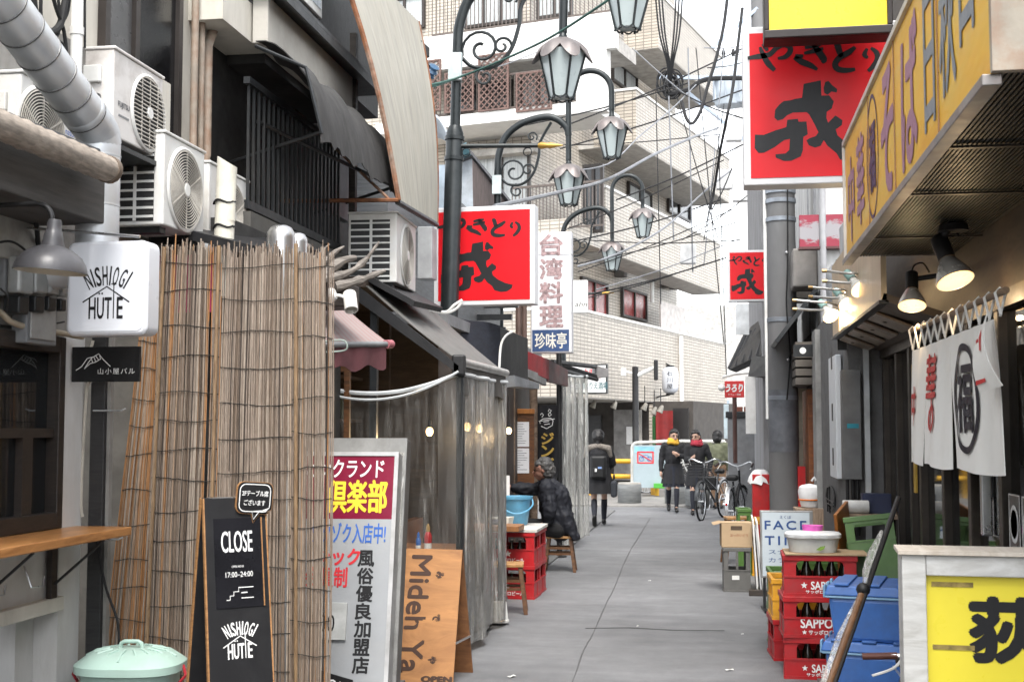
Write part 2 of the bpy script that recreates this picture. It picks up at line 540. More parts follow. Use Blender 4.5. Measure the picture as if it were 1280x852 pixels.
# pale paving of the little square at the far end
mb = MB(); mb.box(-14, 1.2, 26.3, 48, -0.2, 0.05)
o = mb.build('square_paving', m_asphalt('concrete_paving', (0.2, 0.192, 0.18)), bev=0.02); o['kind'] = 'structure'
# concrete gutter along the right wall, with drain covers
mb = MB(); mb.box(0.62, 1.3, 2, 25, 0.0, 0.012)
o = mb.build('gutter', m_asphalt('gutter_concrete', (0.13, 0.13, 0.13))); o['kind'] = 'structure'
mb = MB(); mb.box(-3.0, -1.95, 2, 25, 0.0, 0.02)
o = mb.build('shop_apron', m_asphalt('apron_concrete', (0.11, 0.11, 0.11))); o['kind'] = 'structure'
# litter
for i, (x, y, a) in enumerate(((912, 838, 0.3), (797, 783, 1.0), (928, 793, 0.5), (812, 726, .2), (640, 846, .9))):
 p = PZ(x, y, 0); mb = MB(); s = (0.028, 0.012, 0.01, 0.012, 0.03)[i]
 mb.sheet([[V(-s, -s*.5, .006), V(-s, s*.5, .01)], [V(0, -s*.4, .012), V(0, s*.5, .007)], [V(s, -s*.3, .006), V(s, s*.6, .012)]], 0.002)
 o = mb.build('paper_scrap', WHITEP); o.location = (p.x, p.y, 0.0); o.rotation_euler = (0, 0, a)
 tag(o, ['torn white paper scrap lying nearest on the asphalt at right', 'tiny pale fleck on the asphalt in mid alley', 'tiny pale scrap on the asphalt in front of the sandwich board stand', 'tiny pale fleck on the asphalt beside the tar joint', 'pale paper scrap on the asphalt by the wooden sandwich board'][i], 'litter')

# ================================================================== tiled apartment building at the end
TILE = m_tile('cream_tile', (0.43,0.385,0.325), (0.16,0.14,0.115), 0.23, 0.085, 0.012, 0.3)
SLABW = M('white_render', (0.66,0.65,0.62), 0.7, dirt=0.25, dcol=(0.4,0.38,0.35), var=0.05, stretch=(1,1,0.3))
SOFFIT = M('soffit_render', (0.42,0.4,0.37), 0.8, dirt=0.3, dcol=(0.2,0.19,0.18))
FRAMEBR = M('bronze_frame', (0.06,0.05,0.045), 0.45, 0.4)
CURTAIN = M('curtain', (0.55,0.55,0.52), 0.8, stretch=(12,12,0.5), var=0.2)
A0 = PY(712, 535, 28.0); A0.z = 0
bld = thing('apartment_building', 'large cream tiled apartment building with stepped balconies closing the end of the alley', 'building', A0, R(75))
_Minv = (Matrix.Translation(A0) @ Matrix.Rotation(R(75), 4, 'Z')).inverted()
def BS(x, y, ly=0.0):          # pixel -> building coordinates on a side plane
 o_ = _Minv @ _O; d = _Minv.to_3x3() @ ray(x, y)
 return o_ + d * ((ly - o_.y) / d.y)
def BF(x, y, lx=0.0):          # ... on a front plane
 o_ = _Minv @ _O; d = _Minv.to_3x3() @ ray(x, y)
 return o_ + d * ((lx - o_.x) / d.x)
L1 = BS(908, 450).x
Z1b, Z1t = 2.3, BS(714, 386).z
# main wall block, set back behind the balconies
mb = MB(); mb.box(1.6, L1, 1.6, 14, 2.3, 26); mb.build('wall', TILE, bld)
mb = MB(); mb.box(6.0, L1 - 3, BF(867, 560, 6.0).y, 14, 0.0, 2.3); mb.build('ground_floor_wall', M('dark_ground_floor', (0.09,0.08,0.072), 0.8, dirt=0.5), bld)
def parapet(name, lx0, lx1, z0, z1, fw_=2.5, mat=TILE, th=0.16):
 mb = MB(); mb.box(lx0, lx1, 0, th, z0, z1); mb.box(lx0, lx0 + th, th, fw_, z0, z1)
 p = mb.build(name, mat, bld)
 mb = MB(); mb.box(lx0 - 0.03, lx1, -0.03, th + 0.03, z1, z1 + 0.06); mb.box(lx0 - 0.03, lx0 + th + .03, th + .03, fw_, z1, z1 + .06)
 mb.build('coping', SLABW, p)
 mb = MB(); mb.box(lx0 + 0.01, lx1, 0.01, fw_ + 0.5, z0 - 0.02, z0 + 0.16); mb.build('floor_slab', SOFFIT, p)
 return p
parapet('balcony_parapet', 0.0, L1, Z1b, Z1t, 9)
z2b = BS(716, 298).z; z2t = BS(800, 256).z
lx2 = BS(757, 270).x
parapet('balcony_parapet', lx2, L1 - 0.6, z2b, z2t, 0.4)
mb = MB(); mb.box(0.0, lx2, 0.0, 7, z2b, z2b + 0.42); mb.build('balcony_slab', TILE, bld)
lx3 = BS(795, 140).x; z3b = BS(790, 176).z; z3t = BS(796, 113).z
parapet('balcony_parapet', lx3, BS(912, 215).x, z3b, z3t, BF(742, 150, lx3).y)
lx4 = BS(823, 40).x; z4b = BS(823, 59).z
parapet('balcony_parapet', lx4, BS(903, 100).x, z4b, z4b + 1.5, BF(780, 30, lx4).y)
# rooms behind: windows on the recessed side wall
def bwin_side(x0, y0, x1, y1, pane_mat, door=False):
 a = BS(x0, y0, 1.6); b = BS(x1, y1, 1.6)
 zt = (a.z + BS(x1, y0 + (x1-x0)*0.3, 1.6).z)/2; zb = b.z if door else BS((x0+x1)/2, y1, 1.6).z
 mb = MB(); t = 0.07
 mb.box(a.x, b.x, 1.5, 1.59, zt - t, zt); mb.box(a.x, b.x, 1.5, 1.59, zb, zb + t)
 mb.box(a.x, a.x + t, 1.5, 1.59, zb + t, zt - t); mb.box(b.x - t, b.x, 1.5, 1.59, zb + t, zt - t)
 mm = (a.x + b.x) / 2; mb.box(mm - t/2, mm + t/2, 1.51, 1.59, zb + t, zt - t)
 w = mb.build('window', FRAMEBR, bld)
 for q0, q1 in ((a.x + t, mm - t/2), (mm + t/2, b.x - t)):
  mb = MB(); mb.box(q0, q1, 1.56, 1.585, zb + t, zt - t); mb.build('pane', pane_mat, w)
REDW = M('red_pane', (0.3,0.06,0.06), 0.25, var=0.5, sc=1.5); DKW = M('dark_pane', (0.05,0.055,0.06), 0.12)
PALEW = M('curtained_pane', (0.4,0.42,0.42), 0.2, stretch=(8,8,.4), var=.3)
bwin_side(724, 345, 757, 396, REDW); bwin_side(775, 358, 806, 399, REDW)
bwin_side(783, 230, 812, 256, PALEW); bwin_side(833, 243, 861, 272, DKW)
bwin_side(763, 80, 794, 112, PALEW)
a = BS(826, 376, 0.9); b = BS(857, 405, 0.9)
mb = MB(); mb.box(a.x, b.x, 0.9, 0.95, a.z - 1.6, a.z); mb.build('door', M('white_door', (0.6,0.55,0.52), 0.5), bld)
for x, y in ((825, 218), (857, 233), (778, 333), (835, 348), (845, 350)):
 p = BS(x, y, 1.4); mb = MB(); mb.box(p.x - .15, p.x + .15, 1.3, 1.59, p.z - .3, p.z); mb.build('wall_lamp', M('wall_lamp', (0.12,0.11,0.1), 0.5), bld, bev=0.02)
# long drain pipes
for x, y0, y1, ly in ((851, 420, 508, -0.05), (815, 345, 378, 0.9)):
 p = BS(x, y0, ly); q = BS(x, y1, ly); mb = MB(); mb.cyl((p.x, p.y, p.z), (p.x, p.y, q.z), 0.06, n=8); mb.build('drain_pipe', WHITEP, bld, True)
# front facade (faces the viewer), plane lx = 1.6, balconies on lx = 0
def fbox(mb, x0, y0, x1, y1, lx0, lx1):
 a = BF(x0, y0, lx0); b = BF(x1, y1, lx0); xm = (max(x0, 540) + x1)/2; mb.box(lx0, lx1, a.y, b.y, BF(xm, y0, lx0).z, BF(xm, y1, lx0).z); return a, b
mb = MB(); fbox(mb, 470, 136, 745, 150, 0, 1.6); mb.build('balcony_slab', SLABW, bld)
mb = MB(); fbox(mb, 470, 30, 770, 74, 0, 0.18); mb.build('balcony_parapet', SLABW, bld)
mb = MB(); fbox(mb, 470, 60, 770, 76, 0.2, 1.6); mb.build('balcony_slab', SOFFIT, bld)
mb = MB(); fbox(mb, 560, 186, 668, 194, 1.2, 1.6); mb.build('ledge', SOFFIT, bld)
mb = MB(); fbox(mb, 720, 60, 758, 140, 0.0, 0.3); mb.build('fin_wall', SLABW, bld)
def bwin_front(x0, y0, x1, y1, pane_mat, n=2, lx=1.5):
 a = BF(x0, y0, lx); b = BF(x1, y1, lx); t = 0.07
 ya, yb = max(a.y, b.y), min(a.y, b.y); zt, zb = a.z, b.z
 mb = MB(); mb.box(lx, 1.59, yb, ya, zt - t, zt); mb.box(lx, 1.59, yb, ya, zb, zb + t)
 for i in range(n + 1):
  y = yb + (ya - yb - t) * i / n; mb.box(lx + .004, 1.59, y, y + t, zb + t, zt - t)
 w = mb.build('window', FRAMEBR, bld)
 for i in range(n):
  y0_ = yb + (ya - yb - t) * i / n + t; y1_ = yb + (ya - yb - t) * (i + 1) / n
  mb = MB(); mb.box(lx + .05, 1.585, y0_, y1_, zb + t, zt - t); mb.build('pane', pane_mat, w)
bwin_front(592, 196, 662, 290, PALEW, 2)
bwin_front(728, 206, 754, 290, DKW, 2)
bwin_front(560, 88, 640, 134, DKW, 3); bwin_front(650, 80, 715, 134, PALEW, 3)
bwin_front(480, 0, 530, 34, PALEW, 2); bwin_front(580, -40, 650, 26, PALEW, 3); bwin_front(670, -40, 715, 18, PALEW, 2)
def railing(x0, y0, x1, y1, lx, n, mat, y2=None):
 a = BF(x0, y0, lx); b = BF(x1, y1, lx); zt, zb = BF((x0+x1)/2, y0, lx).z, BF((x0+x1)/2, y1, lx).z
 mb = MB(); mb.box(lx, lx + .05, a.y, b.y, zt - .05, zt); r = mb.build('railing', mat, bld)
 mb = MB(); mb.box(lx, lx + .04, a.y, b.y, zb, zb + .04); mb.build('bottom_rail', mat, r)
 me = None
 for i in range(n + 1):
  y = a.y + (b.y - a.y) * i / n
  if me is None:
   mb = MB(); mb.box(lx + .012, lx + .028, -.009, .009, zb + .04, zt - .05); ob = mb.build('baluster', mat, r); me = ob
  else:
   ob = me.copy(); COL.objects.link(ob); ob.parent = r
  ob.location = (0, y, 0)
 return r
RAILB = M('brown_railing', (0.14,0.11,0.095), 0.5, dirt=.3)
railing(640, 229, 754, 286, 0.02, 26, RAILB)
railing(540, -30, 762, 30, 0.22, 44, RAILB)
railing(520, 93, 730, 137, 0.05, 40, RAILB)
# wooden lattice screens on the balcony
LAT = M('brown_lattice', (0.2,0.12,0.1), 0.7)
def lattice(x0, y0, x1, y1, lx):
 a = BF(x0, y0, lx); b = BF(x1, y1, lx); ya, yb = a.y, b.y; zt, zb = a.z, b.z
 if ya > yb: ya, yb = yb, ya
 w, h = yb - ya, zt - zb; mb = MB(); t = 0.02
 for q in (ya, yb - .04): mb.box(lx - .02, lx + .02, q, q + .04, zb, zt)
 for q in (zb, zt - .04): mb.box(lx - .018, lx + .018, ya + .04, yb - .04, q, q + .04)
 step = 0.15
 for sgn in (1, -1):
  k = -h
  while k < w:
   p0 = max(k, 0); p1 = min(k + h, w)
   if p1 - p0 > 0.05:
    za, zb2 = p0 - k, p1 - k
    if sgn < 0: za, zb2 = h - za, h - zb2
    mb.tube([(lx + sgn*.008, ya + p0, zb + za), (lx + sgn*.008, ya + p1, zb + zb2)], t, 4)
   k += step
 mb.build('lattice_screen', LAT, bld)
lattice(598, 70, 636, 136, -0.03); lattice(518, 78, 551, 138, -0.03); lattice(556, 92, 592, 138, -0.03); lattice(645, 92, 690, 136, -0.03)
# ground-floor shops under the overhang
gd = {}
def gbox(name, x0, y0, x1, y1, mat, lx=5.9, th=0.06, **k):
 a = BF(x0, y0, lx); b = BF(x1, y1, lx); mb = MB(); mb.box(lx - th, lx, a.y, b.y, a.z, b.z); return mb.build(name, mat, bld, **k)
gbox('shutter', 733, 519, 752, 560, M('dark_shutter', (0.07,0.07,0.075), 0.5, stretch=(1,1,20), var=.5))
gbox('panel', 768, 512, 800, 600, M('grey_panel', (0.3,0.29,0.28), 0.7, dirt=.4))
gbox('poster', 783, 533, 791, 555, INK_W, 5.83, .01)
gbox('wall_pier', 812, 505, 817, 600, TILE, 5.85)
gbox('door', 842, 510, 862, 600, M('dark_door', (0.03,0.028,0.028), 0.4), 5.88)
gbox('curtain_panel', 797, 512, 803, 600, M('pale_pier', (0.4,0.38,0.35), .7), 5.8)
# ================================================================== left: white bar front with window and counter
WX = -2.85
CREAM = M('cream_render', (0.5,0.475,0.42), 0.8, dirt=0.45, dcol=(0.2,0.17,0.13), var=0.1, stretch=(1,1,0.35), bmp=.3)
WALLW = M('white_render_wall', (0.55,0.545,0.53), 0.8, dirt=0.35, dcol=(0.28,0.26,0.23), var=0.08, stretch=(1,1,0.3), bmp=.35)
GREYW = M('grey_mortar', (0.33,0.32,0.3), 0.85, dirt=0.6, dcol=(0.1,0.09,0.08), var=0.2, bmp=.5, bsc=40)
DARKW = m_wood('dark_boards', (0.018,0.014,0.011), (0.05,0.038,0.03), 5, (1,1,6), 0.6)
DKWALL = M('dark_wall', (0.035,0.034,0.033), 0.8, var=0.5, dirt=0.3, dcol=(0.1,0.095,0.09), bmp=.3)  # near-black wall colour; also stands in for shade under the balcony
bar = thing('bar_building', 'narrow white rendered bar with dark window at the left edge', 'building', (0, 0, 0))
zwt, zwb = 2.0, 1.165
yw0, yw1, ye = 2.4, 5.28, 5.47
mb = MB(); mb.box(WX - .25, WX, yw1, ye, 0, 2.02); mb.build('wall', WALLW, bar)
mb = MB(); mb.box(WX - .25, WX - .01, yw0, ye, 2.02, 3.35); mb.build('upper_wall', GREYW, bar)
mb = MB(); mb.box(-6, WX - .02, -26, yw0 - .001, 0, 3.0); mb.build('unseen_light_block', GREYW, bar)  # unseen alley block behind the camera, added to cut frontal sky light
mb = MB(); mb.box(WX - .2, WX - .012, yw0, yw1, 0.87, zwb - .01); mb.build('lower_panel', WALLW, bar)
mb = MB(); mb.box(WX - .2, WX + .03, yw0, yw1 - .002, 0.81, 0.87); mb.build('ledge', CREAM, bar, bev=.004)
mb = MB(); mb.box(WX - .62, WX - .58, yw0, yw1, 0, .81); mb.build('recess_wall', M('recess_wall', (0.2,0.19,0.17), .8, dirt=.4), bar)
mb = MB(); mb.box(WX - .2, WX - .11, 5.13, yw1 - .003, 0, .81); mb.build('recess_post', WALLW, bar)
# window: frame, transom, two sashes with panes, blind behind streaked to imitate a reed-like reflection
BRF = m_wood('dark_window_wood', (0.012,0.009,0.008), (0.03,0.022,0.017), 8, (1,1,5), .5)
mb = MB()
mb.box(WX - .1, WX + .012, yw1 - .05, yw1, zwb, zwt); mb.box(WX - .1, WX + .012, yw0, yw1 - .05, zwt - .07, zwt)
mb.box(WX - .1, WX + .012, yw0, yw1 - .05, zwb, zwb + .07)
win = mb.build('window', BRF, bar, bev=.004)
mb = MB(); mb.box(WX - .08, WX - .01, yw0, yw1 - .052, 1.56, 1.60); mb.build('window_rail', BRF, win)
mb = MB(); mb.box(WX - .082, WX - .012, 4.98, 5.06, zwb + .07, 1.56); mb.build('window_stile', BRF, win)
for a, b, c, d in ((yw0, yw1 - .052, 1.60, zwt - .07), (yw0, 4.98, zwb + .07, 1.56), (5.06, yw1 - .052, zwb + .07, 1.56)):
 mb = MB(); mb.box(WX - .05, WX - .045, a, b, c, d); mb.build('pane', GLASS, win)
mb = MB()
g = [[V(WX - .14 + .006*math.sin(i*1.9), yw0 + (yw1 - .06 - yw0) * i / 60, z) for z in (zwb, zwt)] for i in range(61)]
mb.sheet(g, .004); mb.build('reflection_blind', M('reed_reflection', (0.2,0.15,0.11), .8, stretch=(1,9,.7), var=.5), win)
# meters, junction boxes and conduit on the upper wall
for i, (x, y, w, h) in enumerate(((14, 340, .13, .2), (34, 342, .12, .19), (50, 346, .1, .17), (64, 352, .07, .15))):
 p = PX(x, y, WX + .03)
 t = thing('electric_meter', ['leftmost clear covered electric meter on the bar wall', 'second clear covered electric meter from the left on the bar wall', 'third clear covered electric meter from the left on the bar wall', 'small rightmost electric meter beside the lamp'][i], 'meter', (WX - .008, p.y, p.z), 0, 'meters on the bar wall')
 mb = MB(); mb.box(0, .05, -w/2, w/2, -h/2, h/2); mb.build('back_box', GREYP, t, bev=.006)
 mb = MB(); mb.box(.051, .11, -w*.42, w*.42, -h*.45, h*.3); mb.build('clear_cover', M('meter_cover', (0.42,0.43,0.42), .15, trans=.35), t, bev=.012)
 mb = MB(); mb.box(.03, .1, -w*.3, w*.3, -h*.85, -h*.5); mb.build('terminal_box', DARKMETAL, t, bev=.006)
t = thing('switch_box', 'grey metal cable box below the electric meters on bar wall', 'box', (WX - .008, 4.98, 2.08))
mb = MB(); mb.box(0, .07, -.12, .12, -.13, .16); mb.build('case', GREYP, t, bev=.006)
mb = MB(); mb.box(.07, .078, -.1, .1, -.11, .14); mb.build('lid', M('grey_lid', (.36,.36,.35), .5), t, bev=.003)
pp = [PX(-30, 372, WX + .03), PX(0, 390, WX + .03), PX(14, 402, WX + .04), PX(36, 409, WX + .04), PX(70, 415, WX + .04), PX(103, 421, WX + .05)]
mb = MB(); mb.tube(smoothpath(pp, 6), .013, 10); o = mb.build('conduit', M('beige_conduit', (.42,.36,.27), .55, dirt=.3), None, True)
tag(o, 'beige flexible conduit sagging under the meters on bar wall', 'conduit')
for i, pts in enumerate(([(-10,232,.1),(20,236,.12),(42,262,.1),(48,310,.05)], [(-10,305,.08),(15,302,.1),(36,318,.08),(44,340,.05)], [(0,360,.06),(10,372,.08),(8,390,.06)], [(60,398,.03),(66,404,.05),(80,402,.03)])):
 mb = MB(); mb.tube(smoothpath([PX(x, y, WX + d) for x, y, d in pts], 6), (.011, .005, .004, .004)[i], 8)
 tag(mb.build('cable', RUBBER, None, True), ['thick black cable looping above the meters', 'thin black cable arching behind the gooseneck lamp', 'thin tan wire curl at the left edge under meters', 'short dark wire loop under the cable box'][i], 'cable')
# wall plate with two bolt holes, above the meters
p = PX(45, 268, WX + .06)
t = thing('wall_plate', 'pale metal wall plate with bolt holes behind the gooseneck lamp', 'plate', (WX + .0, 4.72, 2.40))
mb = MB(); mb.box(-.01, .05, -.5, .42, -.12, .16); mb.build('plate', M('pale_plate', (.4,.39,.36), .5, .2, dirt=.5), t, bev=.004)
for dy in (-.02, .1):
 mb = MB(); mb.cyl((.051, dy, .06), (.058, dy, .06), .016, n=10); mb.build('bolt', RUST, t)
# fascia beam with galvanised edge over the window, and the rolled awning above it
a = PX(0, 205, -2.5); b = PX(100, 258, -2.5)
t = thing('fascia_beam', 'dark weathered beam running under the rolled awning', 'beam', (0, 0, 0))
mb = MB(); mb.box(-2.84, -2.5, 2.4, 4.95, a.z - .09, a.z + .14); mb.build('beam', M('weathered_beam', (.09,.085,.08), .8, stretch=(1,.3,4), var=.5, dirt=.5), t, bev=.006)
mb = MB(); mb.box(-2.83, -2.49, 2.4, 4.96, a.z + .141, a.z + .165); mb.build('flashing', DARKMETAL, t)
p0 = PX(-60, 132, -2.4); p1 = PX(136, 212, -2.4)
t = thing('rolled_awning', 'rolled up beige awning tube above the bar window', 'awning', (0, 0, 0))
mb = MB(); n = 40
pts = [p0.lerp(p1, i/n) for i in range(n + 1)]
mb.tube(pts, [.052 + .0025*math.sin(i*2.1) + random.uniform(-.002,.002) for i in range(n + 1)], 16)
mb.build('roll', M('beige_canvas', (.36,.31,.26), .8, stretch=(14,2,14), var=.35, dirt=.4), t, True)
mb = MB(); mb.cyl(p1 - (p1-p0).normalized()*.02, p1 + (p1-p0).normalized()*.012, .056, n=18); mb.build('end_cap', M('cap', (.2,.15,.11), .6), t, True)
mb = MB(); mb.cyl(p0 + V(-.05, 0, .06), p1 + V(-.05, 0, .075), .014, n=8); mb.build('support_bar', DARKMETAL, t)
# gooseneck lamp
lp = PY(67, 330, 4.3)
t = thing('gooseneck_lamp', 'matte grey enamel gooseneck lamp hanging before the square white sign', 'lamp', lp)
zs = PY(67, 254, 4.3).z - lp.z
mb = MB(); mb.tube([V(-.46, .05, zs)] + [V(-.12, 0, zs)] + arc((-.07, 0, zs - .06), .06, 90, 0, 8) + [V(-.01, 0, .1)], .010, 10); mb.build('arm', BLACK, t, True)
mb = MB(); mb.lathe([(.001,.165),(.022,.163),(.026,.15),(.026,.125),(.03,.12),(.036,.09),(.042,.066),(.075,.052),(.105,.03),(.122,.005),(.13,-.02),(.131,-.028),(.128,-.028),(.118,.004),(.1,.026),(.07,.045),(.02,.058),(.001,.06)], 36, T(-.01, 0, 0) @ Matrix.Rotation(R(4), 4, 'Y'), cap=False)
mb.build('shade', M('grey_enamel', (.1,.098,.105), .38), t, True)
mb = MB(); mb.lathe([(.127,-.0285),(.117,.002),(.099,.024),(.069,.043),(.02,.056)], 36, T(-.01, 0, -.001) @ Matrix.Rotation(R(4), 4, 'Y'), cap=False)
mb.build('shade_lining', M('cream_enamel', (.5,.45,.36), .5), t, True)
mb = MB(); mb.sphere((-.01, 0, .005), .024); mb.build('bulb', M('unlit_bulb', (.7,.68,.6), .2), t, True)
mb = MB(); mb.lathe([(.03,0),(.03,.012),(.001,.012)], 16, T(-.455, .05, zs) @ Matrix.Rotation(R(90), 4, 'Y')); mb.build('wall_rose', BLACK, t, True)
# hanging square sign  NISHIOGI / HUTTE
SY = 4.85
c = PY(133, 360, SY); sw = 119 * SY / FPX * 1.0; sh = 127 * SY / FPX
t = thing('lightbox_sign', 'square white rounded light box sign reading NISHIOGI HÜTTE above the reed screen', 'sign', c, R(-3))
RM = FY
mb = MB(); mb.prism(rrect(sw, sh, .035, 6), -.11, 0, FY); mb.build('case', M('white_lightbox', (.62,.63,.66), .3, var=.03, dirt=.12, dcol=(.3,.3,.3)), t, True, bev=.012)
mb = MB(); mb.prism(rrect(sw - .035, sh - .035, .028, 6), 0.0005, .003, FY); mb.build('face', M('white_acrylic', (.66,.68,.72), .22, var=.02, bmp=0), t, True)
def hutte(parent, ink_, Mx, w, bold=.02):
 mb = MB(); k = w
 rad = .75 * k; letters = 'NISHIOGI'; adv = [.115, .055, .1, .11, .055, .11, .11, .055]
 tot = sum(adv); x = -tot / 2
 for ch, a_ in zip(letters, adv):
  xc = (x + a_ / 2) * k * 1.0; x += a_
  ang = -xc / rad
  Q = Mx @ T(rad * math.sin(-ang), .17 * k + rad * (math.cos(ang) - 1), 0) @ Matrix.Rotation(ang * 1.25, 4, 'Z')
  text(ch, None, None, Q, (.074 if ch != 'I' else .016) * k, .26 * k, bold, mb=mb)
 yb = -.42 * k; hh = .29 * k
 for ch, xx, ww in (('H', -.215, .1), ('U', -.09, .1), ('E', .2, .085)):
  text(ch, None, None, Mx @ T(xx * k, yb + hh / 2, 0), ww * k, hh, bold, mb=mb)
 text('T', None, None, Mx @ T(.025 * k, yb + hh/2, 0), .1 * k, hh, bold, mb=mb)
 mb.brush([(.105*k, yb), (.105*k, .06*k)], .017*k, Mx); mb.brush([(.065*k, .055*k), (.145*k, .055*k)], .016*k, Mx)
 for xx in (-.112, -.068): mb.lathe([(.014*k, 0)], 10, Mx @ T(xx*k, yb + hh + .055*k, 0), cap=False); mb.f.append(tuple(range(len(mb.v)-10, len(mb.v))))
 mb.brush([(-.36*k, -.19*k), (0, .02*k), (.34*k, -.2*k)], .02*k, Mx, .0003)
 mb.build('lettering', ink_, parent)
hutte(t, INK_K, FY @ T(.004, 0, .0035), sw * .82)
mb = MB()
rp = PY(-30, 279, SY); rq = PY(176, 296, SY)
mb.cyl(rp - c, rq - c, .006, n=8); mb.build('hanging_rod', STEEL, t, True)
# small black plate sign
c = PY(132, 455, 5.34); w = 97 * 5.34 / FPX; h = 47 * 5.34 / FPX
t = thing('plate_sign', 'small black plate sign with white mountain drawing under the square sign', 'sign', c)
mb = MB(); mb.box(-w/2, w/2, 0, .015, -h/2, h/2); mb.build('plate', M('black_plate', (.012,.012,.013), .45), t, bev=.002)
text('山小屋バル', INK_W, t, FY @ T(w*.16, -h*.2, .0015), w*.54, h*.17, .01, 1.25)
mb = MB(); u = w / 97
mtn = lambda pts: [((x - 48) * u, (23 - y) * u) for x, y in pts]
for pts in ([(6,31),(14,26),(22,15),(31,13),(38,9),(45,17),(55,26)], [(18,29),(26,22),(34,20),(41,16),(39,10)], [(18,29),(24,20),(29,14)], [(30,21),(27,14)], [(34,19),(31,13)], [(38,17),(34,12)]):
 mb.brush(mtn(pts), u*1.1, FY @ T(0, 0, .0015))
mb.build('mountain_drawing', INK_W, t)
# black downpipe post with cord hook, pale strip beside it
t = thing('black_post', 'tall black timber post between the white wall and reed screen', 'post', (-2.79, 5.52, 0))
mb = MB(); mb.box(-.035, .035, -.035, .035, 0, 2.35); mb.build('post', m_wood('black_timber', (.01,.01,.011), (.025,.024,.024), 6, (1,1,5), .55), t, bev=.004)
mb = MB(); mb.box(.036, .052, -.012, .02, 0, 2.2); mb.build('cover_strip', M('pale_strip', (.3,.29,.27), .6, dirt=.4), t)
for z in (1.68, 1.1):
 mb = MB(); mb.tube([(-.02, -.037, z), (.12, -.045, z), (.14, -.04, z + .01)], .004, 6); mb.build('hook', STEEL, t)
mb = MB(); mb.tube(smoothpath([(-.02, -.05, 2.0), (-.04, -.055, 1.9), (-.02, -.055, 1.82), (-.045, -.055, 1.76), (-.06, -.055, 1.3), (-.05, -.055, 1.2)], 5), .007, 6); mb.build('cord', M('cord', (.45,.42,.36), .8), t, True)
mb = MB(); mb.tube(smoothpath([(.0, -.04, 1.16), (.06, -.045, .9), (.13, -.05, .72), (.12, -.05, .56), (.03, -.045, .5)], 6), .006, 6); mb.build('cable', RUBBER, t, True)
# counter shelf
WOODC = m_wood('counter_wood', '#8a5a30', '#b98450', 4, (6,1,6), .32, .1)
t = thing('counter_shelf', 'orange brown wooden standing counter below the bar window', 'counter', (0, 0, 0))
mb = MB(); mb.box(WX + .002, -2.58, 2.4, 5.42, 1.125, 1.163); mb.build('counter_top', WOODC, t, bev=.005)
for y in (5.2, 4.62, 3.6):
 mb = MB(); mb.box(WX + .0, WX + .025, y - .025, y + .025, .86, 1.12); br_ = mb.build('bracket', BRF, t, bev=.002)
 mb = MB(); mb.cyl((WX + .026, y, .93), (-2.6, y, 1.122), .006, n=6); mb.build('brace', BLACK, br_)
for y in (5.0, 4.7):
 mb = MB(); mb.tube([(WX - .005, y, 1.03), (WX + .03, y, .94), (WX + .05, y + .06, .94), (WX + .05, y + .07, .98)], .004, 6); mb.build('bag_hook', STEEL, t)
# things in the recess below the counter
o = MB().box(-3.2, -2.95, 4.55, 4.95, .02, .62).build('black_crate', M('black_plastic', (.012,.012,.013), .4), bev=.015); tag(o, 'black plastic bin standing in the recess under the counter', 'bin')
t = thing('power_socket', 'white power socket with plugged cable in the recess under counter', 'socket', (WX - .575, 5.05, .52))
mb = MB(); mb.box(0, .012, -.04, .04, -.06, .06); mb.build('plate', WHITEP, t, bev=.003)
mb = MB(); mb.box(.012, .05, -.015, .015, -.03, .02); mb.build('plug', RUBBER, t, bev=.003)
mb = MB(); mb.tube(smoothpath([(.05, 0, -.01), (.09, .05, -.1), (.08, .1, -.3), (.06, .05, -.5)], 6), .006, 6); mb.build('cable', RUBBER, t, True)

# ================================================================== left: ducts, outdoor units, upper facade
DUCTM = M('galvanised', (.56,.58,.6), .42, .45, var=.22, sc=3, dirt=.3, dcol=(.22,.2,.18), bmp=.05)
DY = 5.0
t = thing('exhaust_duct', 'large galvanised round exhaust duct bending down beside the outdoor units', 'duct', (0, 0, 0))
r = 57 * DY / FPX / 2
e0 = PX(-70, -95, PY(124, 178, DY).x); e1 = PX(106, 143, PY(124, 178, DY).x); e2 = PY(124, 178, DY); e3 = PY(124, 330, DY)
d = (e1 - e0).normalized(); L = (e1 - e0).length
prev = e0; nseg = 8
for i in range(nseg):
 a = e0 + d * (L * i / nseg); b = e0 + d * (L * (i + 1) / nseg)
 mb = MB(); mb.tube([a, a + d*.006, b - d*.006, b], [r*.985, r, r, r*.985], 28); sg = mb.build('duct_segment', DUCTM, t, True)
 mb = MB(); mb.tube([b - d*.005, b - d*.003, b + d*.003, b + d*.005], [r*.99, r*1.03, r*1.03, r*.99], 28); mb.build('bead', M('duct_seam', (.2,.2,.2), .5, .6), sg, True)
 if i == nseg - 1:
  mb = MB(); mb.tube([b - d*.035, b - d*.03, b - d*.004, b], [r*1.0, r*1.03, r*1.03, r*1.0], 28); mb.build('collar', DUCTM, sg, True)
ctl = [e1, e1 + d*.05, e2 + V(0, 0, .05), e2]
bz = lambda s: ctl[0]*(1-s)**3 + ctl[1]*3*s*(1-s)**2 + ctl[2]*3*s*s*(1-s) + ctl[3]*s**3
for i in range(4):
 a, b = bz(i/4), bz((i+1)/4); dd = (b - a).normalized()
 mb = MB(); mb.tube([a - dd*.012, a + dd*.002, b - dd*.002, b + dd*.012], [r*1.012, r*1.02, r*1.02, r*1.012], 28); mb.build('elbow_gore', DUCTM, t, True)
z0 = e2.z; zz = [z0, z0 - .06, z0 - .14, z0 - .27, z0 - .40, e3.z - .1]
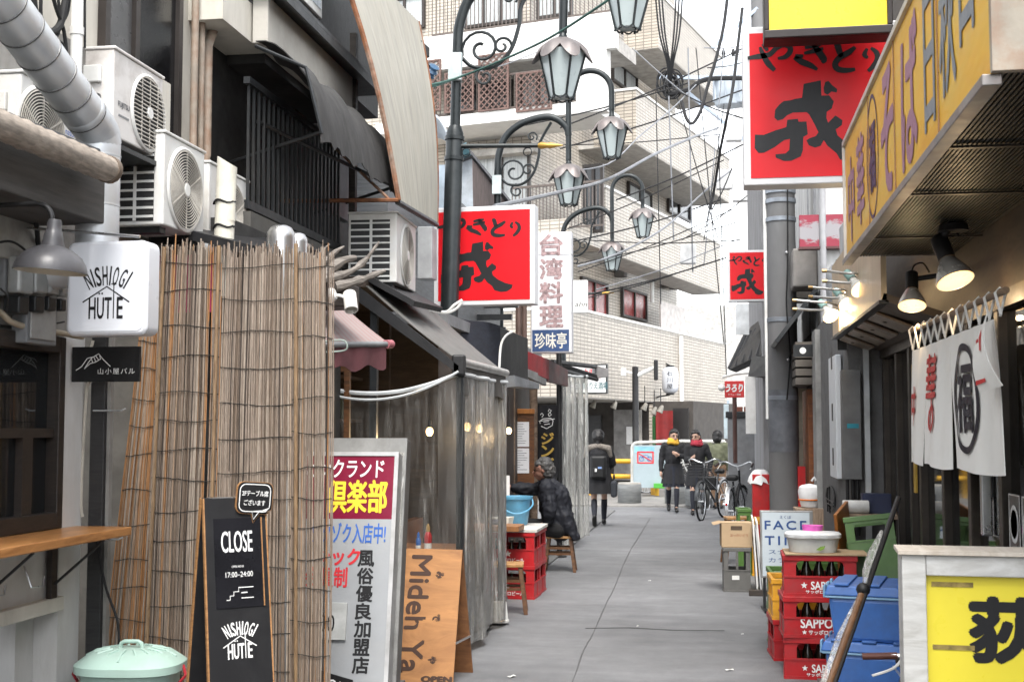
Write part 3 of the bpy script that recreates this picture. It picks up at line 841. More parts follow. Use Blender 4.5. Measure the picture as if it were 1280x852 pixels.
for a, b in zip(zz, zz[1:]):
 mb = MB(); mb.tube([V(e2.x, DY, a), V(e2.x, DY, a - .006), V(e2.x, DY, b + .006), V(e2.x, DY, b)], [r*.985, r, r, r*.985], 28); sg = mb.build('duct_segment', DUCTM, t, True)
 mb = MB(); mb.tube([V(e2.x, DY, b - .004), V(e2.x, DY, b + .004)], r*1.02, 28); mb.build('bead', DUCTM, sg, True)
mb = MB(); mb.cyl(V(e2.x, DY, e3.z - .03), V(WX, DY, e3.z - .03), r*.8, n=20); mb.build('wall_branch', DUCTM, t, True)
# white drain pipe and cable bundle behind the duct
p = PX(97, 0, -2.8)
t = thing('drain_pipe', 'white vertical drain pipe behind the galvanised duct', 'pipe', (-2.8, p.y, 0))
mb = MB(); mb.cyl((0, 0, 2.9), (0, 0, 4.4), .026, n=14); mb.build('pipe', WHITEP, t, True)
for z in (3.35, 3.12):
 mb = MB(); mb.cyl((0, 0, z), (0, 0, z + .035), .031, n=14); mb.build('clip', WHITEP, t, True)
bpts = [[(40,-20),(45,20),(60,40),(74,33),(80,10),(84,-20)], [(52,-20),(52,25),(66,45),(80,60),(78,90)], [(70,-20),(75,20),(72,44),(60,50)], [(62,-20),(70,10),(80,40),(84,80)], [(106,-10),(106,20),(106,60)], [(88,-10),(84,18),(70,40)], [(52,118),(64,140),(72,160),(84,172)]]
for i, pts in enumerate(bpts):
 mb = MB(); mb.tube(smoothpath([PX(x, y, -2.78) for x, y in pts], 6), (.016,.008,.007,.009,.006,.006,.006)[i], 8)
 tag(mb.build('cable', RUBBER, None, True), 'black cable in the tangle behind the galvanised duct', 'cable', 'cables behind the duct')
# upper facade of the bar: cream render, dark window, pipes
up_ = thing('upper_facade', 'cream upper facade with wide dark window above the outdoor units', 'building', (0, 0, 0))
FX = -3.0
mb = MB(); mb.box(FX - .2, FX, 2.4, 7.05, 2.35, 5.2); mb.build('wall', CREAM, up_)
a = PX(122, 20, FX); b = PX(243, 40, FX)
mb = MB(); mb.box(FX + .002, FX + .05, a.y, 6.72, 3.1, 3.16); mb.box(FX + .002, FX + .05, a.y, 6.72, 4.2, 4.26)
for y in (a.y, a.y + .33, 6.68): mb.box(FX + .002, FX + .045, y, y + .05, 3.16, 4.2)
wf = mb.build('window', FRAMEBR, up_)
mb = MB(); mb.box(FX + .002, FX + .02, a.y + .05, a.y + .33, 3.16, 4.2); mb.build('pane', M('dusty_pane', (.12,.12,.12), .3, var=.3), wf)
mb = MB(); mb.box(FX + .002, FX + .02, a.y + .38, 6.68, 3.16, 4.2); mb.build('pane', M('black_pane', (.012,.012,.013), .12), wf)
mb = MB(); mb.box(FX + .03, FX + .035, 5.98, 6.6, 3.12, 3.5); mb.build('board', CREAM, up_)
for x, y, rr_ in ((243, 90, .022), (252, 90, .018), (259, 100, .03)):
 q = PX(x, y, FX + .06); mb = MB(); pts = [V(q.x, q.y, 4.6), V(q.x, q.y, 3.1), V(q.x, q.y - .15, 2.85)]
 if rr_ == .03: pts = [V(q.x + .1, q.y + .4, 4.35), V(q.x, q.y + .1, 4.0), V(q.x, q.y, 3.85), V(q.x, q.y, 3.2), V(q.x, q.y - .1, 3.02), V(q.x, q.y - .35, 2.95)]
 mb.tube(pts, rr_, 10); mb.build('pipe', M('rusty_pipe', (.3,.25,.2), .7, dirt=.8, dcol=(.16,.07,.03), dsc=6), up_, True)
# outdoor units
ACW = M('ac_white', (.62,.62,.6), .4, var=.04, dirt=.55, dcol=(.34,.28,.22), dsc=2.5)
ACD = M('ac_dark', (.03,.03,.03), .6)
def ac_unit(label, x0, y0, y1, z0, z1, depth=.28, ring=True, louvre=False, logo=None, rz=0, fan=.38, fc=.66, grime=None, slats=22):
 L_, H_ = y1 - y0, z1 - z0
 t = thing('outdoor_unit', label, 'air conditioner', (x0, y0, z0), rz, 'air conditioner outdoor units')
 mb = MB(); mb.box(-depth, 0, 0, L_, 0.03, H_ - .015); mb.build('casing', grime or ACW, t, bev=.008)
 mb = MB(); mb.box(-depth - .006, .008, -.006, L_ + .006, H_ - .015, H_); mb.build('top_cover', grime or ACW, t, bev=.005)
 for q_ in (.05, L_ - .12): mb = MB(); mb.box(-depth + .03, -.04, q_, q_ + .07, 0, .03); mb.build('foot', DARKMETAL, t)
 cy = L_ * fc; cz = H_ * .49; rad = H_ * fan
 Q = T(.0015, cy, cz) @ Matrix.Rotation(R(90), 4, 'Y')
 mb = MB(); mb.lathe([(.001, 0), (rad, 0), (rad, .002)], 40, Q); mb.build('fan_opening', ACD, t)
 mb = MB(); mb.lathe([(rad*.98, .003), (rad*1.03, .012), (rad*1.08, .008), (rad*1.1, 0.0)], 40, Q, cap=False); gr = mb.build('grille_ring', ACW, t, True)
 mb = MB()
 if ring:
  k = 13
  for i in range(k):
   rr_ = rad * (.12 + .86 * i / (k - 1)); mb.tube([Q @ V(rr_*math.cos(q*math.pi/16), rr_*math.sin(q*math.pi/16), .012) for q in range(32)], .0025, 4, closed=True)
  for q in range(6):
   a_ = q*math.pi/3; mb.tube([Q @ V(rad*.1*math.cos(a_), rad*.1*math.sin(a_), .01), Q @ V(rad*math.cos(a_), rad*math.sin(a_), .01)], .004, 4)
 else:
  for i in range(slats):
   zz_ = -rad + 2*rad*(i + .5)/slats; hw = math.sqrt(max(0, rad*rad - zz_*zz_))
   mb.tube([(.014, cy - hw, cz + zz_), (.014, cy + hw, cz + zz_)], .003, 4)
  for i in (-.5, 0, .5):
   hw = math.sqrt(rad*rad*(1 - i*i)); mb.tube([(.012, cy + i*rad, cz - hw), (.012, cy + i*rad, cz + hw)], .003, 4)
 mb.build('fan_grille', M('ac_wire', (.5,.47,.42), .45), gr)
 mb = MB(); mb.lathe([(.001,.016),(rad*.16,.016),(rad*.18,.008)], 20, Q); mb.build('hub_cap', ACW, gr, True)
 if louvre:
  mb = MB(); mb.box(-depth + .02, -.05, -.003, 0.0, .05, H_ - .06); lv = mb.build('side_opening', ACD, t)
  for i in range(9):
   z = .05 + (H_ - .11) * (i + .5) / 9
   mb = MB(); mb.box(-depth + .02, -.05, -.009, -.0035, z - .006, z + .006); mb.build('louvre', ACW, lv)
  mb = MB(); mb.box(-depth*.55, -depth*.5, -.011, -.0035, .05, H_ - .06); mb.build('louvre_post', ACW, lv)
 else:
  mb = MB(); mb.box(-depth*.8, -depth*.2, -.02, -.0005, H_*.62, H_*.8); mb.build('valve_cover', ACW, t, bev=.006)
  mb = MB(); mb.box(-depth*.6, -depth*.2, -.035, -.0005, H_*.15, H_*.5); mb.build('valve', DARKMETAL, t, bev=.01)
 if logo:
  text(logo, M('ink_grey', (.2,.21,.23), .6, bmp=0), t, FPX_ @ T(L_*.2, H_*.42, .0012), L_*.22, None, .012)
  mb = MB(); mb.box(.0005, .002, L_*.1, L_*.3, H_*.3, H_*.32); mb.build('badge', GREYP, t)
 return t
GRIMEAC = M('ac_grimy', (.6,.58,.56), .45, var=.05, dirt=.6, dcol=(.16,.12,.09), dsc=3.5)
a = PX(143, 57, -2.72)
ac_unit('white outdoor unit with horizontal wire grille and FUJITSU lettering beside the duct bend', -2.72, a.y, a.y + .53, a.z - .45, a.z, ring=False, logo='FUJITSU', fc=.68, fan=.385, grime=GRIMEAC, slats=18)
t = thing('unit_shelf', 'black angle iron shelf carrying the lettered outdoor unit', 'shelf', (0, 0, 0))
mb = MB(); mb.box(-2.98, -2.70, a.y - .06, a.y + .68, a.z - .475, a.z - .452); mb.build('plate', DARKMETAL, t)
for y in (a.y + .05, a.y + .5):
 mb = MB(); mb.tube([(-2.98, y, a.z - .75), (-2.72, y, a.z - .476)], .012, 4); mb.build('strut', DARKMETAL, t)
b = PX(206, 162, -2.66)
ac_unit('white outdoor unit with dark side louvres and ring grille above the pink panel', -2.66, b.y, b.y + .5, b.z - .5, b.z, ring=True, louvre=True, fan=.4, fc=.5)
b = PX(262, 200, -2.72)
ac_unit('white outdoor unit half hidden behind the slanted pipe', -2.72, b.y, b.y + .6, b.z - .5, b.z, ring=True, fan=.38, fc=.55)
b = PX(22, 40, -2.75)
tq = ac_unit('white outdoor unit with ring grille at the left edge under the diagonal duct', -2.76, 4.72, 5.24, 2.6, 3.05, ring=True, logo=None, fc=.3, fan=.4)
text('Panasonic', INK_B, tq, FPX_ @ T(.4, .28, .0012), .15, None, .0)
# slanted cut white pipe
p = PY(284, 206, 6.35); q = PY(277, 300, 6.35)
t = thing('vent_pipe', 'pale plastic vent pipe with slanted open end beside the outdoor units', 'pipe', (p.x, 6.35, 0))
mb = MB(); n = 20; rr_ = .052
vs = []
for j in range(n):
 a_ = 2*math.pi*j/n; vs.append(V(rr_*math.cos(a_), rr_*math.sin(a_), p.z - .03*math.cos(a_) + .015))
lo = [V(v.x - .02, v.y, q.z - .3) for v in vs]; inn = [V(v.x*.9, v.y*.9, v.z) for v in vs]; inl = [V(v.x*.9, v.y*.9, p.z - .3) for v in vs]
mb.add(lo + vs + inn + inl, [(j, (j+1) % n, n + (j+1) % n, n + j) for j in range(n)] + [(n + j, n + (j+1) % n, 2*n + (j+1) % n, 2*n + j) for j in range(n)] + [(2*n + j, 2*n + (j+1) % n, 3*n + (j+1) % n, 3*n + j) for j in range(n)] + [tuple(3*n + j for j in range(n-1, -1, -1))])
mb.build('pipe', M('pvc', (.6,.58,.5), .35, dirt=.3, dcol=(.35,.3,.22)), t, True)
for z in (p.z - .2, p.z - .33):
 mb = MB(); mb.tube([V(-.012 + rr_*1.06*math.cos(i*math.pi/10), rr_*1.06*math.sin(i*math.pi/10), z + .008*math.sin(i)) for i in range(20)], .006, 5, closed=True); mb.build('strap', RUBBER, t)
# small dark lean-to roof and pink panel behind the reed top
t = thing('lean_to_roof', 'black lean-to roof edge over a pink panel behind the reed screen', 'roof', (0, 0, 0))
P4 = [PY(150, 268, 6.3), PY(302, 306, 6.3)]
mb = MB(); mb.slab([V(P4[0].x, 6.2, P4[0].z), V(P4[1].x + .1, 6.2, P4[1].z - .02), V(P4[1].x + .1, 7.4, P4[1].z + .12), V(P4[0].x, 7.4, P4[0].z + .15)], .05); mb.build('roof_sheet', BLACK, t)
mb = MB(); mb.box(-4.2, -2.72, 6.0, 6.04, 0, 2.4); mb.build('pale_board', M('pale_board2', (.22,.2,.17), .8, dirt=.5), t)
mb = MB(); mb.box(PY(166, 300, 6.3).x, P4[1].x - .15, 6.27, 6.3, 2.2, P4[1].z - .05); mb.build('pink_panel', M('pink_panel', (.34,.02,.09), .55, dirt=.2), t)
mb = MB(); mb.lathe([(.03,0),(.03,.03),(.012,.04),(.001,.04)], 16, T(*PY(259, 312, 6.15)) @ Matrix.Rotation(R(90), 4, 'X')); mb.build('camera_mount', GREYP, t, True)

# ================================================================== left: reed screen
def m_reed():
 m, nt, bs = base_nodes('reed')
 at = node(nt, 'ShaderNodeAttribute', attribute_name='tone')
 c = ramp(nt, at.outputs['Fac'], [(0.0, C('#33281f')), (.22, C('#6b5b4c')), (.5, C('#85776a')), (.75, C('#9a8e80')), (.88, C('#8c6c4c')), (1.0, C('#95683c'))])
 vec = coords(nt, (9, 9, 1.1))
 n1 = noise(nt, vec, 14, 5, .7)
 c = mix(nt, .65, c, ramp(nt, n1, [(.3, (.2,.19,.18)), (.55, (.5,.5,.51)), (.8, (.78,.78,.78))]), 'OVERLAY')
 v2 = coords(nt, (40, 40, 3))
 k = ramp(nt, noise(nt, v2, 9, 2), [(.68, (0,0,0)), (.74, (.6,.6,.6))])
 c = mix(nt, k, c, (.05,.035,.025))
 nt.links.new(c, bs.inputs['Base Color']); bs.inputs['Roughness'].default_value = .6
 bump(nt, bs, n1, .3, .003)
 return m
REED = m_reed()
WIRE = M('reed_wire', (.02,.017,.014), .8)
def reed_panel(label, x0, x1, y, xb0, xb1, top, tone0, n, dy=0.0, hh=0.0):
 t = thing('reed_screen', label, 'reed screen', (0, y, 0), 0, 'reed screens leaning in front of the bar')
 yb = lambda s: dy * s
 mb = MB()
 n = int(n * 1.4)
 for k in range(int(n * 1.75)):
  row = k >= n
  s = (k % n + random.random()) / n
  xt = x0 + (x1 - x0) * s + random.uniform(-.004, .004); xb = xb0 + (xb1 - xb0) * s + random.uniform(-.004, .004)
  zt = top + random.gauss(0, .018) + random.choice((0, 0, 0, .03)) + hh * s
  r_ = random.uniform(.0024, .005); off = (.008 if row else 0) + random.uniform(-.003, .003)
  mb.tone = min(1, max(0, random.gauss(tone0, .25)))
  pts = []; m_ = 7; ph = random.uniform(0, 6)
  for i in range(m_ + 1):
   q = i / m_
   w_ = .004 * math.sin(ph + q * 5)
   pts.append(V(xb + (xt - xb) * q + w_, yb(s) + off + .02 * (1 - q) - .012 * math.sin(q * 14 + x0 * 9) * .3, .02 + (zt - .02) * q))
  mb.tube(pts, [r_] * m_ + [r_ * .8], 5)
 mb.build('reeds', REED, t, True, kind='stuff')
 z = top - .07; i = 0
 while z > .06:
  q = z / top; mb = MB(); pts = []
  ph = random.uniform(0, 6)
  for j in range(13):
   s = j / 12; x = (xb0 + (xb1 - xb0) * s) * (1 - q) + (x0 + (x1 - x0) * s) * q
   pts.append(V(x, yb(s) - .008 + .02 * (1 - q), z + hh * s + .008 * math.sin(ph + s * 4.5) + random.uniform(-.002, .002)))
  mb.tube(pts, .0021, 5); mb.build('binding_wire', WIRE, t, True)
  z -= random.uniform(.125, .175); i += 1
 return t
YR = 5.8
def rx(px, py): return PY(px, py, YR).x
reed_panel('narrow orange brown reed screen at the left, beside the black post', rx(178, 440), rx(210, 320), YR + .03, rx(113, 852), rx(182, 852), 2.38, .88, 26, .0)
reed_panel('reed screen with brown upright stems, second from the left', rx(203, 310), rx(278, 318), YR, rx(174, 852), rx(262, 852), 2.46, .5, 46)
reed_panel('wide pale grey reed screen behind the black sandwich board', rx(276, 316), rx(372, 322), YR + .012, rx(256, 852), rx(366, 852), 2.44, .38, 58)
reed_panel('narrow ragged reed strip at the right end of the screens', rx(368, 322), rx(414, 330), YR - .01, rx(362, 852), rx(407, 852), 2.43, .5, 27, .06)
# dividing bamboo canes
for i, (a, b) in enumerate(((208, 180), (276, 259), (372, 372))):
 mb = MB(); m_ = 12
 pts = [V(rx(b, 852) + (rx(a, 316) - rx(b, 852)) * k / m_, YR - .025 + .012*(1 - k/m_), .02 + 2.45 * k / m_) for k in range(m_ + 1)]
 mb.tube(pts, [.0085 * (1.18 if k % 3 == 0 else 1) for k in range(m_ + 1)], 8)
 tag(mb.build('bamboo_cane', m_wood('cane', '#5c4530', '#8e7556', 9, (6,6,1), .5), None, True), ['bamboo cane tied along the orange brown reed screen', 'bamboo cane at the joint left of the pale reed screen', 'bamboo cane at the joint before the ragged reed strip'][i], 'cane', 'canes on the reed screens')

# trash can
MINT = M('mint_plastic', (.36,.5,.44), .42, var=.06, dirt=.25, dcol=(.2,.24,.2))
TY = 5.35
c = PZ(163, 800, .58); tc_ = PY(164, 822, TY)
t = thing('trash_can', 'mint green plastic trash can with ribbed oval lid before the reed screen', 'trash can', (tc_.x, TY, 0), R(6))
def oval(rx_, ry_, z, n=40): return [V(rx_*math.copysign(abs(math.cos(2*math.pi*i/n))**.72, math.cos(2*math.pi*i/n)), ry_*math.copysign(abs(math.sin(2*math.pi*i/n))**.72, math.sin(2*math.pi*i/n)), z) for i in range(n)]
def loft(mb, rings, cap0=True, cap1=True):
 n = len(rings[0]); vs = [p for r_ in rings for p in r_]; fs = []
 for i in range(len(rings) - 1):
  for j in range(n): fs.append((i*n + j, i*n + (j+1) % n, (i+1)*n + (j+1) % n, (i+1)*n + j))
 if cap0: fs.append(tuple(range(n - 1, -1, -1)))
 if cap1: fs.append(tuple((len(rings)-1)*n + j for j in range(n)))
 mb.add(vs, fs); return mb
zl = PY(164, 824, TY).z
mb = MB(); loft(mb, [oval(.155, .13, 0), oval(.17, .145, .02), oval(.205, .17, zl - .05), oval(.215, .18, zl - .03)]); body = mb.build('body', MINT, t, True)
for i in range(9):
 a_ = R(200 + i * 17.5); mb = MB(); mb.box(-.006, .006, -.004, .004, .06, zl - .09, T(.193*math.cos(a_), .162*math.sin(a_), 0) @ Matrix.Rotation(a_ + math.pi/2, 4, 'Z')); mb.build('rib', MINT, body, bev=.002)
mb = MB(); loft(mb, [oval(.222, .185, zl - .045), oval(.232, .195, zl - .04), oval(.232, .195, zl - .008), oval(.222, .187, zl), oval(.17, .14, zl + .038), oval(.08, .065, zl + .052), oval(.01, .01, zl + .054)]); lid = mb.build('lid', MINT, t, True)
for i in range(16):
 a_ = 2*math.pi*i/16; mb = MB(); mb.tube([(.2*math.cos(a_), .165*math.sin(a_), zl + .018), (.15*math.cos(a_), .123*math.sin(a_), zl + .044), (.09*math.cos(a_), .073*math.sin(a_), zl + .054)], .006, 5); mb.build('lid_rib', MINT, lid, True)
mb = MB(); mb.tube([(-.05, 0, zl + .045), (-.045, 0, zl + .072), (-.03, 0, zl + .08), (.03, 0, zl + .08), (.045, 0, zl + .072), (.05, 0, zl + .045)], .009, 8); mb.build('handle', MINT, lid, True)
for sx in (-1, 1):
 mb = MB(); mb.tube([(sx*.232, 0, zl - .02), (sx*.25, -.02, zl - .06), (sx*.225, -.03, zl - .09)], .007, 6); mb.build('clasp', M('red_clasp', (.35,.02,.03), .4), t, True)

# black sandwich board
AY = 4.8
c = PY(283, 852, AY)
t = thing('sandwich_board', 'tall black sandwich board reading CLOSE in front of the reed screen', 'sandwich board', (c.x + .015, AY, 0), R(42))
BB = M('chalkboard_black', (.014,.014,.016), .5, var=.2, dirt=.15, dcol=(.06,.06,.06))
EDGE = m_wood('plywood_edge', '#7a5433', '#a67b4e', 9, (1,1,6), .6)
Hh = PY(275, 622, AY).z
ang = math.atan2(.2, Hh)
def board(sgn):
 Q = Matrix.Rotation(-ang * sgn, 4, 'X')
 Mq = T(0, 0, Hh) @ Q
 mb = MB();
 def tap(z): return .105 + .06 * (-z / Hh)
 pts = lambda y: [Mq @ V(-tap(-Hh/1), y, -Hh*1.005), Mq @ V(tap(-Hh), y, -Hh*1.005), Mq @ V(tap(0), y, 0), Mq @ V(-tap(0), y, 0)]
 return Mq, tap
for sgn, nm in ((1, 'front_panel'), (-1, 'rear_panel')):
 Q = T(0, 0, Hh) @ Matrix.Rotation(-ang * sgn, 4, 'X')
 o_ = -.012 * sgn
 mb = MB(); w0, w1 = .128, .122
 y0_, y1_ = (o_ - .008, o_ + .008)
 mb.hexa([Q @ V(-w0, y0_, -Hh), Q @ V(w0, y0_, -Hh), Q @ V(w0, y1_, -Hh), Q @ V(-w0, y1_, -Hh)], [Q @ V(-w1, y0_, 0), Q @ V(w1, y0_, 0), Q @ V(w1, y1_, 0), Q @ V(-w1, y1_, 0)])
 pn = mb.build(nm, BB, t)
 for s_ in (-1, 1):
  mb = MB(); mb.hexa([Q @ V(s_*w0, y0_, -Hh), Q @ V(s_*(w0 + .006), y0_, -Hh), Q @ V(s_*(w0 + .006), y1_, -Hh), Q @ V(s_*w0, y1_, -Hh)], [Q @ V(s_*w1, y0_, 0), Q @ V(s_*(w1 + .006), y0_, 0), Q @ V(s_*(w1 + .006), y1_, 0), Q @ V(s_*w1, y1_, 0)])
  mb.build('edge_strip', EDGE, pn)
 if sgn == 1:
  QF = Q @ T(0, y0_ - .0012, 0) @ FY
  mb = MB(); mb.box(-.09, .1, -.0005, .003, -.42, -.08, Q @ T(0, y0_ - .003, 0)); mb.build('menu_holder', M('gloss_black', (.02,.02,.024), .15), pn)
  QG = Q @ T(0, y0_ - .0045, 0) @ FY
  text('CLOSE', INK_W, pn, QG @ T(0, -.17, 0), .125, .08, .015)
  text('OPEN HOUR', INK_W, pn, QG @ T(0, -.265, 0), .05, .008)
  text('17:00–24:00', INK_W, pn, QG @ T(0.005, -.295, 0), .11, .02)
  mb = MB(); mb.brush([(-.05, -.39), (-.035, -.39), (-.035, -.375), (-.02, -.375), (-.02, -.36), (0, -.36), (0, -.345), (.06, -.345)], .003, QG); mb.brush([(.01, -.385), (.06, -.385)], .003, QG); mb.brush([(.01, -.365), (.035, -.365)], .004, QG); mb.build('stair_drawing', INK_W, pn)
  hutte(pn, INK_W, QF @ T(.0, -.53, 0), .19, .03)
  mb = MB(); mb.box(.1, .104, -.005, .004, -.42, -.08, Q @ T(0, y0_ - .003, 0)); mb.build('holder_edge', EDGE, pn)
mb = MB(); mb.box(-.1, .1, -.02, .02, Hh, Hh + .004); mb.build('hinge', STEEL, t)
# speech bubble
Q = T(.075, -.04, Hh + .0) @ FY
bub = MB(); bw_, bh_ = .15, .125
poly = rrect(bw_, bh_, .028, 4)
poly = poly[:18] + [(-.01, -bh_/2), (-.0, -bh_/2 - .035), (.025, -bh_/2)] + poly[18:]
bub.prism(poly, -.012, 0, Q @ Matrix.Rotation(R(-4), 4, 'Z')); bo = bub.build('speech_bubble', EDGE, t)
Q = Q @ Matrix.Rotation(R(-4), 4, 'Z')
def inset(k): return [(x*k, y*k) for x, y in poly]
mb = MB(); mb.flat(inset(.97), Q @ T(0, 0, .001)); mb.build('bubble_face', BB, bo)
mb = MB(); ip = [Vector(p) for p in inset(.84)]; mb.brush([tuple(p) for p in ip + ip[:2]], .0035, Q @ T(0, 0, .0018)); mb.build('outline', INK_W, bo)
text('2Fテーブル席', INK_W, bo, Q @ T(0, .018, .002), .108, .023, .012); text('ございます', INK_W, bo, Q @ T(0, -.018, .002), .088, .022, .012)
# ================================================================== left: dark two-storey shop behind the reed screen
shop = thing('dark_shop_building', 'black shop building with barred balcony and cream fascia', 'building', (0, 0, 0))
mb = MB(); mb.box(-3.9, -3.05, 7.05, 10.6, 2.4, 6.5); mb.build('upper_wall', DKWALL, shop)
mb = MB(); mb.box(-3.3, -2.62, 6.6, 8.75, 0, 2.75); mb.build('lower_wall', DKWALL, shop)
mb = MB(); mb.box(-3.3, -2.66, 7.05, 9.3, 2.76, 2.86); mb.build('balcony_floor', M('balcony_floor', (.12,.115,.105), .8, dirt=.4), shop)
mb = MB(); mb.box(-2.7, -2.66, 7.08, 8.4, 2.5, 2.755); mb.build('beige_strip', CREAM, shop)
mb = MB(); mb.box(-2.68, -2.72, 7.06, 8.95, 3.62, 3.66); rl = mb.build('balcony_rail', DARKMETAL, shop); mb = MB(); mb.box(-2.68, -2.72, 7.06, 8.95, 2.88, 2.93); mb.build('bottom_rail', DARKMETAL, rl)
ob = None
for i in range(22):
 if ob is None: mb = MB(); mb.box(-2.708, -2.692, -.008, .008, 2.93, 3.62); ob = mb.build('baluster', DARKMETAL, rl); o = ob
 else: o = ob.copy(); COL.objects.link(o)
 o.location = (0, 7.1 + i * .087, 0)
mb = MB(); mb.box(-2.72, -2.67, 9.25, 9.31, 2.4, 4.6); mb.build('post', DARKW, shop)
# cream fascia and its soffit
mb = MB(); mb.box(-2.78, -2.68, 7.35, 9.2, 3.95, 4.24); mb.build('fascia', M('cream_fascia', (.42,.4,.36), .7, dirt=.45, dcol=(.2,.18,.15), var=.05), shop, bev=.006)
mb = MB(); mb.box(-3.05, -2.79, 6.9, 7.6, 3.96, 4.2); mb.build('soffit', CREAM, shop); mb = MB(); mb.box(-3.04, -2.79, 7.601, 9.2, 3.9, 4.2); mb.build('shade_toned_soffit', DKWALL, shop)  # cream soffit, then its deeper part coloured near-black as shade
mb = MB(); mb.box(-2.82, -2.55, 7.3, 9.75, 4.243, 4.27); mb.box(-2.57, -2.55, 7.3, 9.75, 4.19, 4.242); mb.build('gutter', DARKMETAL, shop)
mb = MB(); mb.box(-3.0, -2.86, 7.2, 10.6, 4.271, 6.6); mb.build('upper_facade', M('near_black_cladding', (.02,.02,.021), .6, stretch=(1,5,1), var=.5), shop)
mb = MB(); mb.box(-2.859, -2.83, 8.25, 8.9, 4.6, 6.2); w_ = mb.build('window', WHITEP, shop, bev=.006)
for y in (8.3, 8.6):
 mb = MB(); mb.box(-2.832, -2.826, y, y + .27, 4.66, 6.15); mb.build('pane', M('pale_pane', (.45,.5,.56), .25, var=.2), w_)
mb = MB(); mb.box(-2.86, -2.8, 9.22, 9.6, 3.2, 4.1); mb.build('bracket_board', M('pale_board', (.35,.37,.4), .6), shop)
# black cloth awning, scalloped and sagging
g = []
for i in range(31):
 s = i / 30; y = 7.25 + 2.3 * s; row = []
 for j in range(11):
  q = j / 10
  x = -2.72 + .42 * math.sin(q * 1.45) ; z = 3.93 - .1*q - .52 * q**2.2 + .015*math.sin(i*.9 + j)
  if j == 10: z += .035 * abs(math.sin(i * 1.05)) - .02*random.random()
  row.append(V(x + .012*math.sin(i*.7), y, z))
 g.append(row)
t = thing('cloth_awning', 'worn black cloth awning with ragged hem under the cream fascia', 'awning', (0, 0, 0))
mb = MB(); mb.sheet(g, .006); mb.build('cloth', M('black_cloth', (.045,.043,.042), .85, var=.4, dirt=.5, dcol=(.075,.073,.07), stretch=(3,3,.6), dsc=4), t, True)
mb = MB(); mb.tube([V(-2.72, 7.25, 3.9), V(-2.4, 7.24, 3.75), V(-2.3, 7.25, 3.35)], .012, 6); mb.build('end_hoop', DARKMETAL, t, True)
mb = MB(); mb.tube([V(-2.72, 7.3, 3.45), V(-2.36, 9.5, 3.42)], .014, 6); mb.build('front_bar', DARKMETAL, t)
for y in (7.6, 9.45):
 mb = MB(); mb.tube([V(-3.25, y, 3.2), V(-2.4, y, 3.45)], .012, 6); mb.build('stay', DARKMETAL, t)
# corrugated awning with rusted edge
na, nb = 46, 8
c_nt, c_nl, c_fl, c_ft = V(-2.72, 8.65, 5.15), V(-2.2, 8.7, 3.2), V(-2.2, 9.98, 3.24), V(-2.36, 9.98, 4.9)
t = thing('corrugated_awning', 'steep pale corrugated awning with rusty edge high on the left', 'awning', (0, 0, 0))
g = []
for i in range(na * 4 + 1):
 s = i / (na * 4); row = []
 for j in range(nb + 1):
  q = j / nb
  p = c_nt.lerp(c_ft, s).lerp(c_nl.lerp(c_fl, s), q)
  p.x += .008 * math.sin(i * math.pi / 2) + .06 * math.sin(q * math.pi)
  row.append(p)
 g.append(row)
mb = MB(); mb.sheet(g, .003); mb.build('sheet', M('beige_corrugated', (.3,.29,.255), .6, var=.2, dirt=.55, dcol=(.25,.23,.19), stretch=(1,9,.4)), t, True)
mb = MB(); mb.tube([g[0][j] + V(.01, -.01, 0) for j in range(nb + 1)], .02, 6); mb.build('rusty_edge', RUST, t)
mb = MB(); mb.tube([c_nl + V(.01, -.02, 0), c_nl + V(-1.0, -.02, .02)], .015, 6); mb.build('rusty_arm', RUST, t)
mb = MB(); mb.tube([c_nl + V(-.0, 0, -.01), c_fl + V(0, 0, -.01)], .022, 6); mb.build('lower_edge', DARKMETAL, t)
mb = MB(); mb.tube([g[-1][j] for j in range(nb + 1)], .016, 6); mb.build('far_edge', RUST, t)
mb = MB(); mb.slab([V(-2.95, 8.6, 5.1), V(-2.28, 10.05, 4.62), V(-2.28, 10.05, 4.7), V(-2.95, 8.6, 5.2)], .06); mb.build('ridge_cap', BLACK, t)
mb = MB(); mb.tube([c_nl + V(-1.0, .1, .9), c_nl + V(-.05, .0, .0)], .012, 6); mb.build('strut', RUST, t)

# silver vent domes above the reed screen
VENT = M('brushed_steel', (.5,.5,.5), .28, .9, var=.1, stretch=(1,1,.1))
for i, (x, y, Y, rr_, lab) in enumerate(((351, 318, 6.35, .075, 'shiny steel vent dome showing above the pale reed screen'), (371, 318, 6.85, .06, 'smaller steel vent dome half hidden behind the shiny one'))):
 p = PY(x, y, Y)
 t = thing('vent_dome', lab, 'vent', (p.x, Y, p.z))
 k = rr_ / .075
 mb = MB(); mb.lathe([(.075*k, -.25), (.075*k, .085*k), (.07*k, .115*k), (.055*k, .14*k), (.03*k, .153*k), (.001, .156*k)], 28); mb.build('dome', VENT, t, True)
 mb = MB(); mb.cyl((0, 0, -.9), (0, 0, -.25), .05*k, n=16); mb.build('pipe', VENT, t, True)
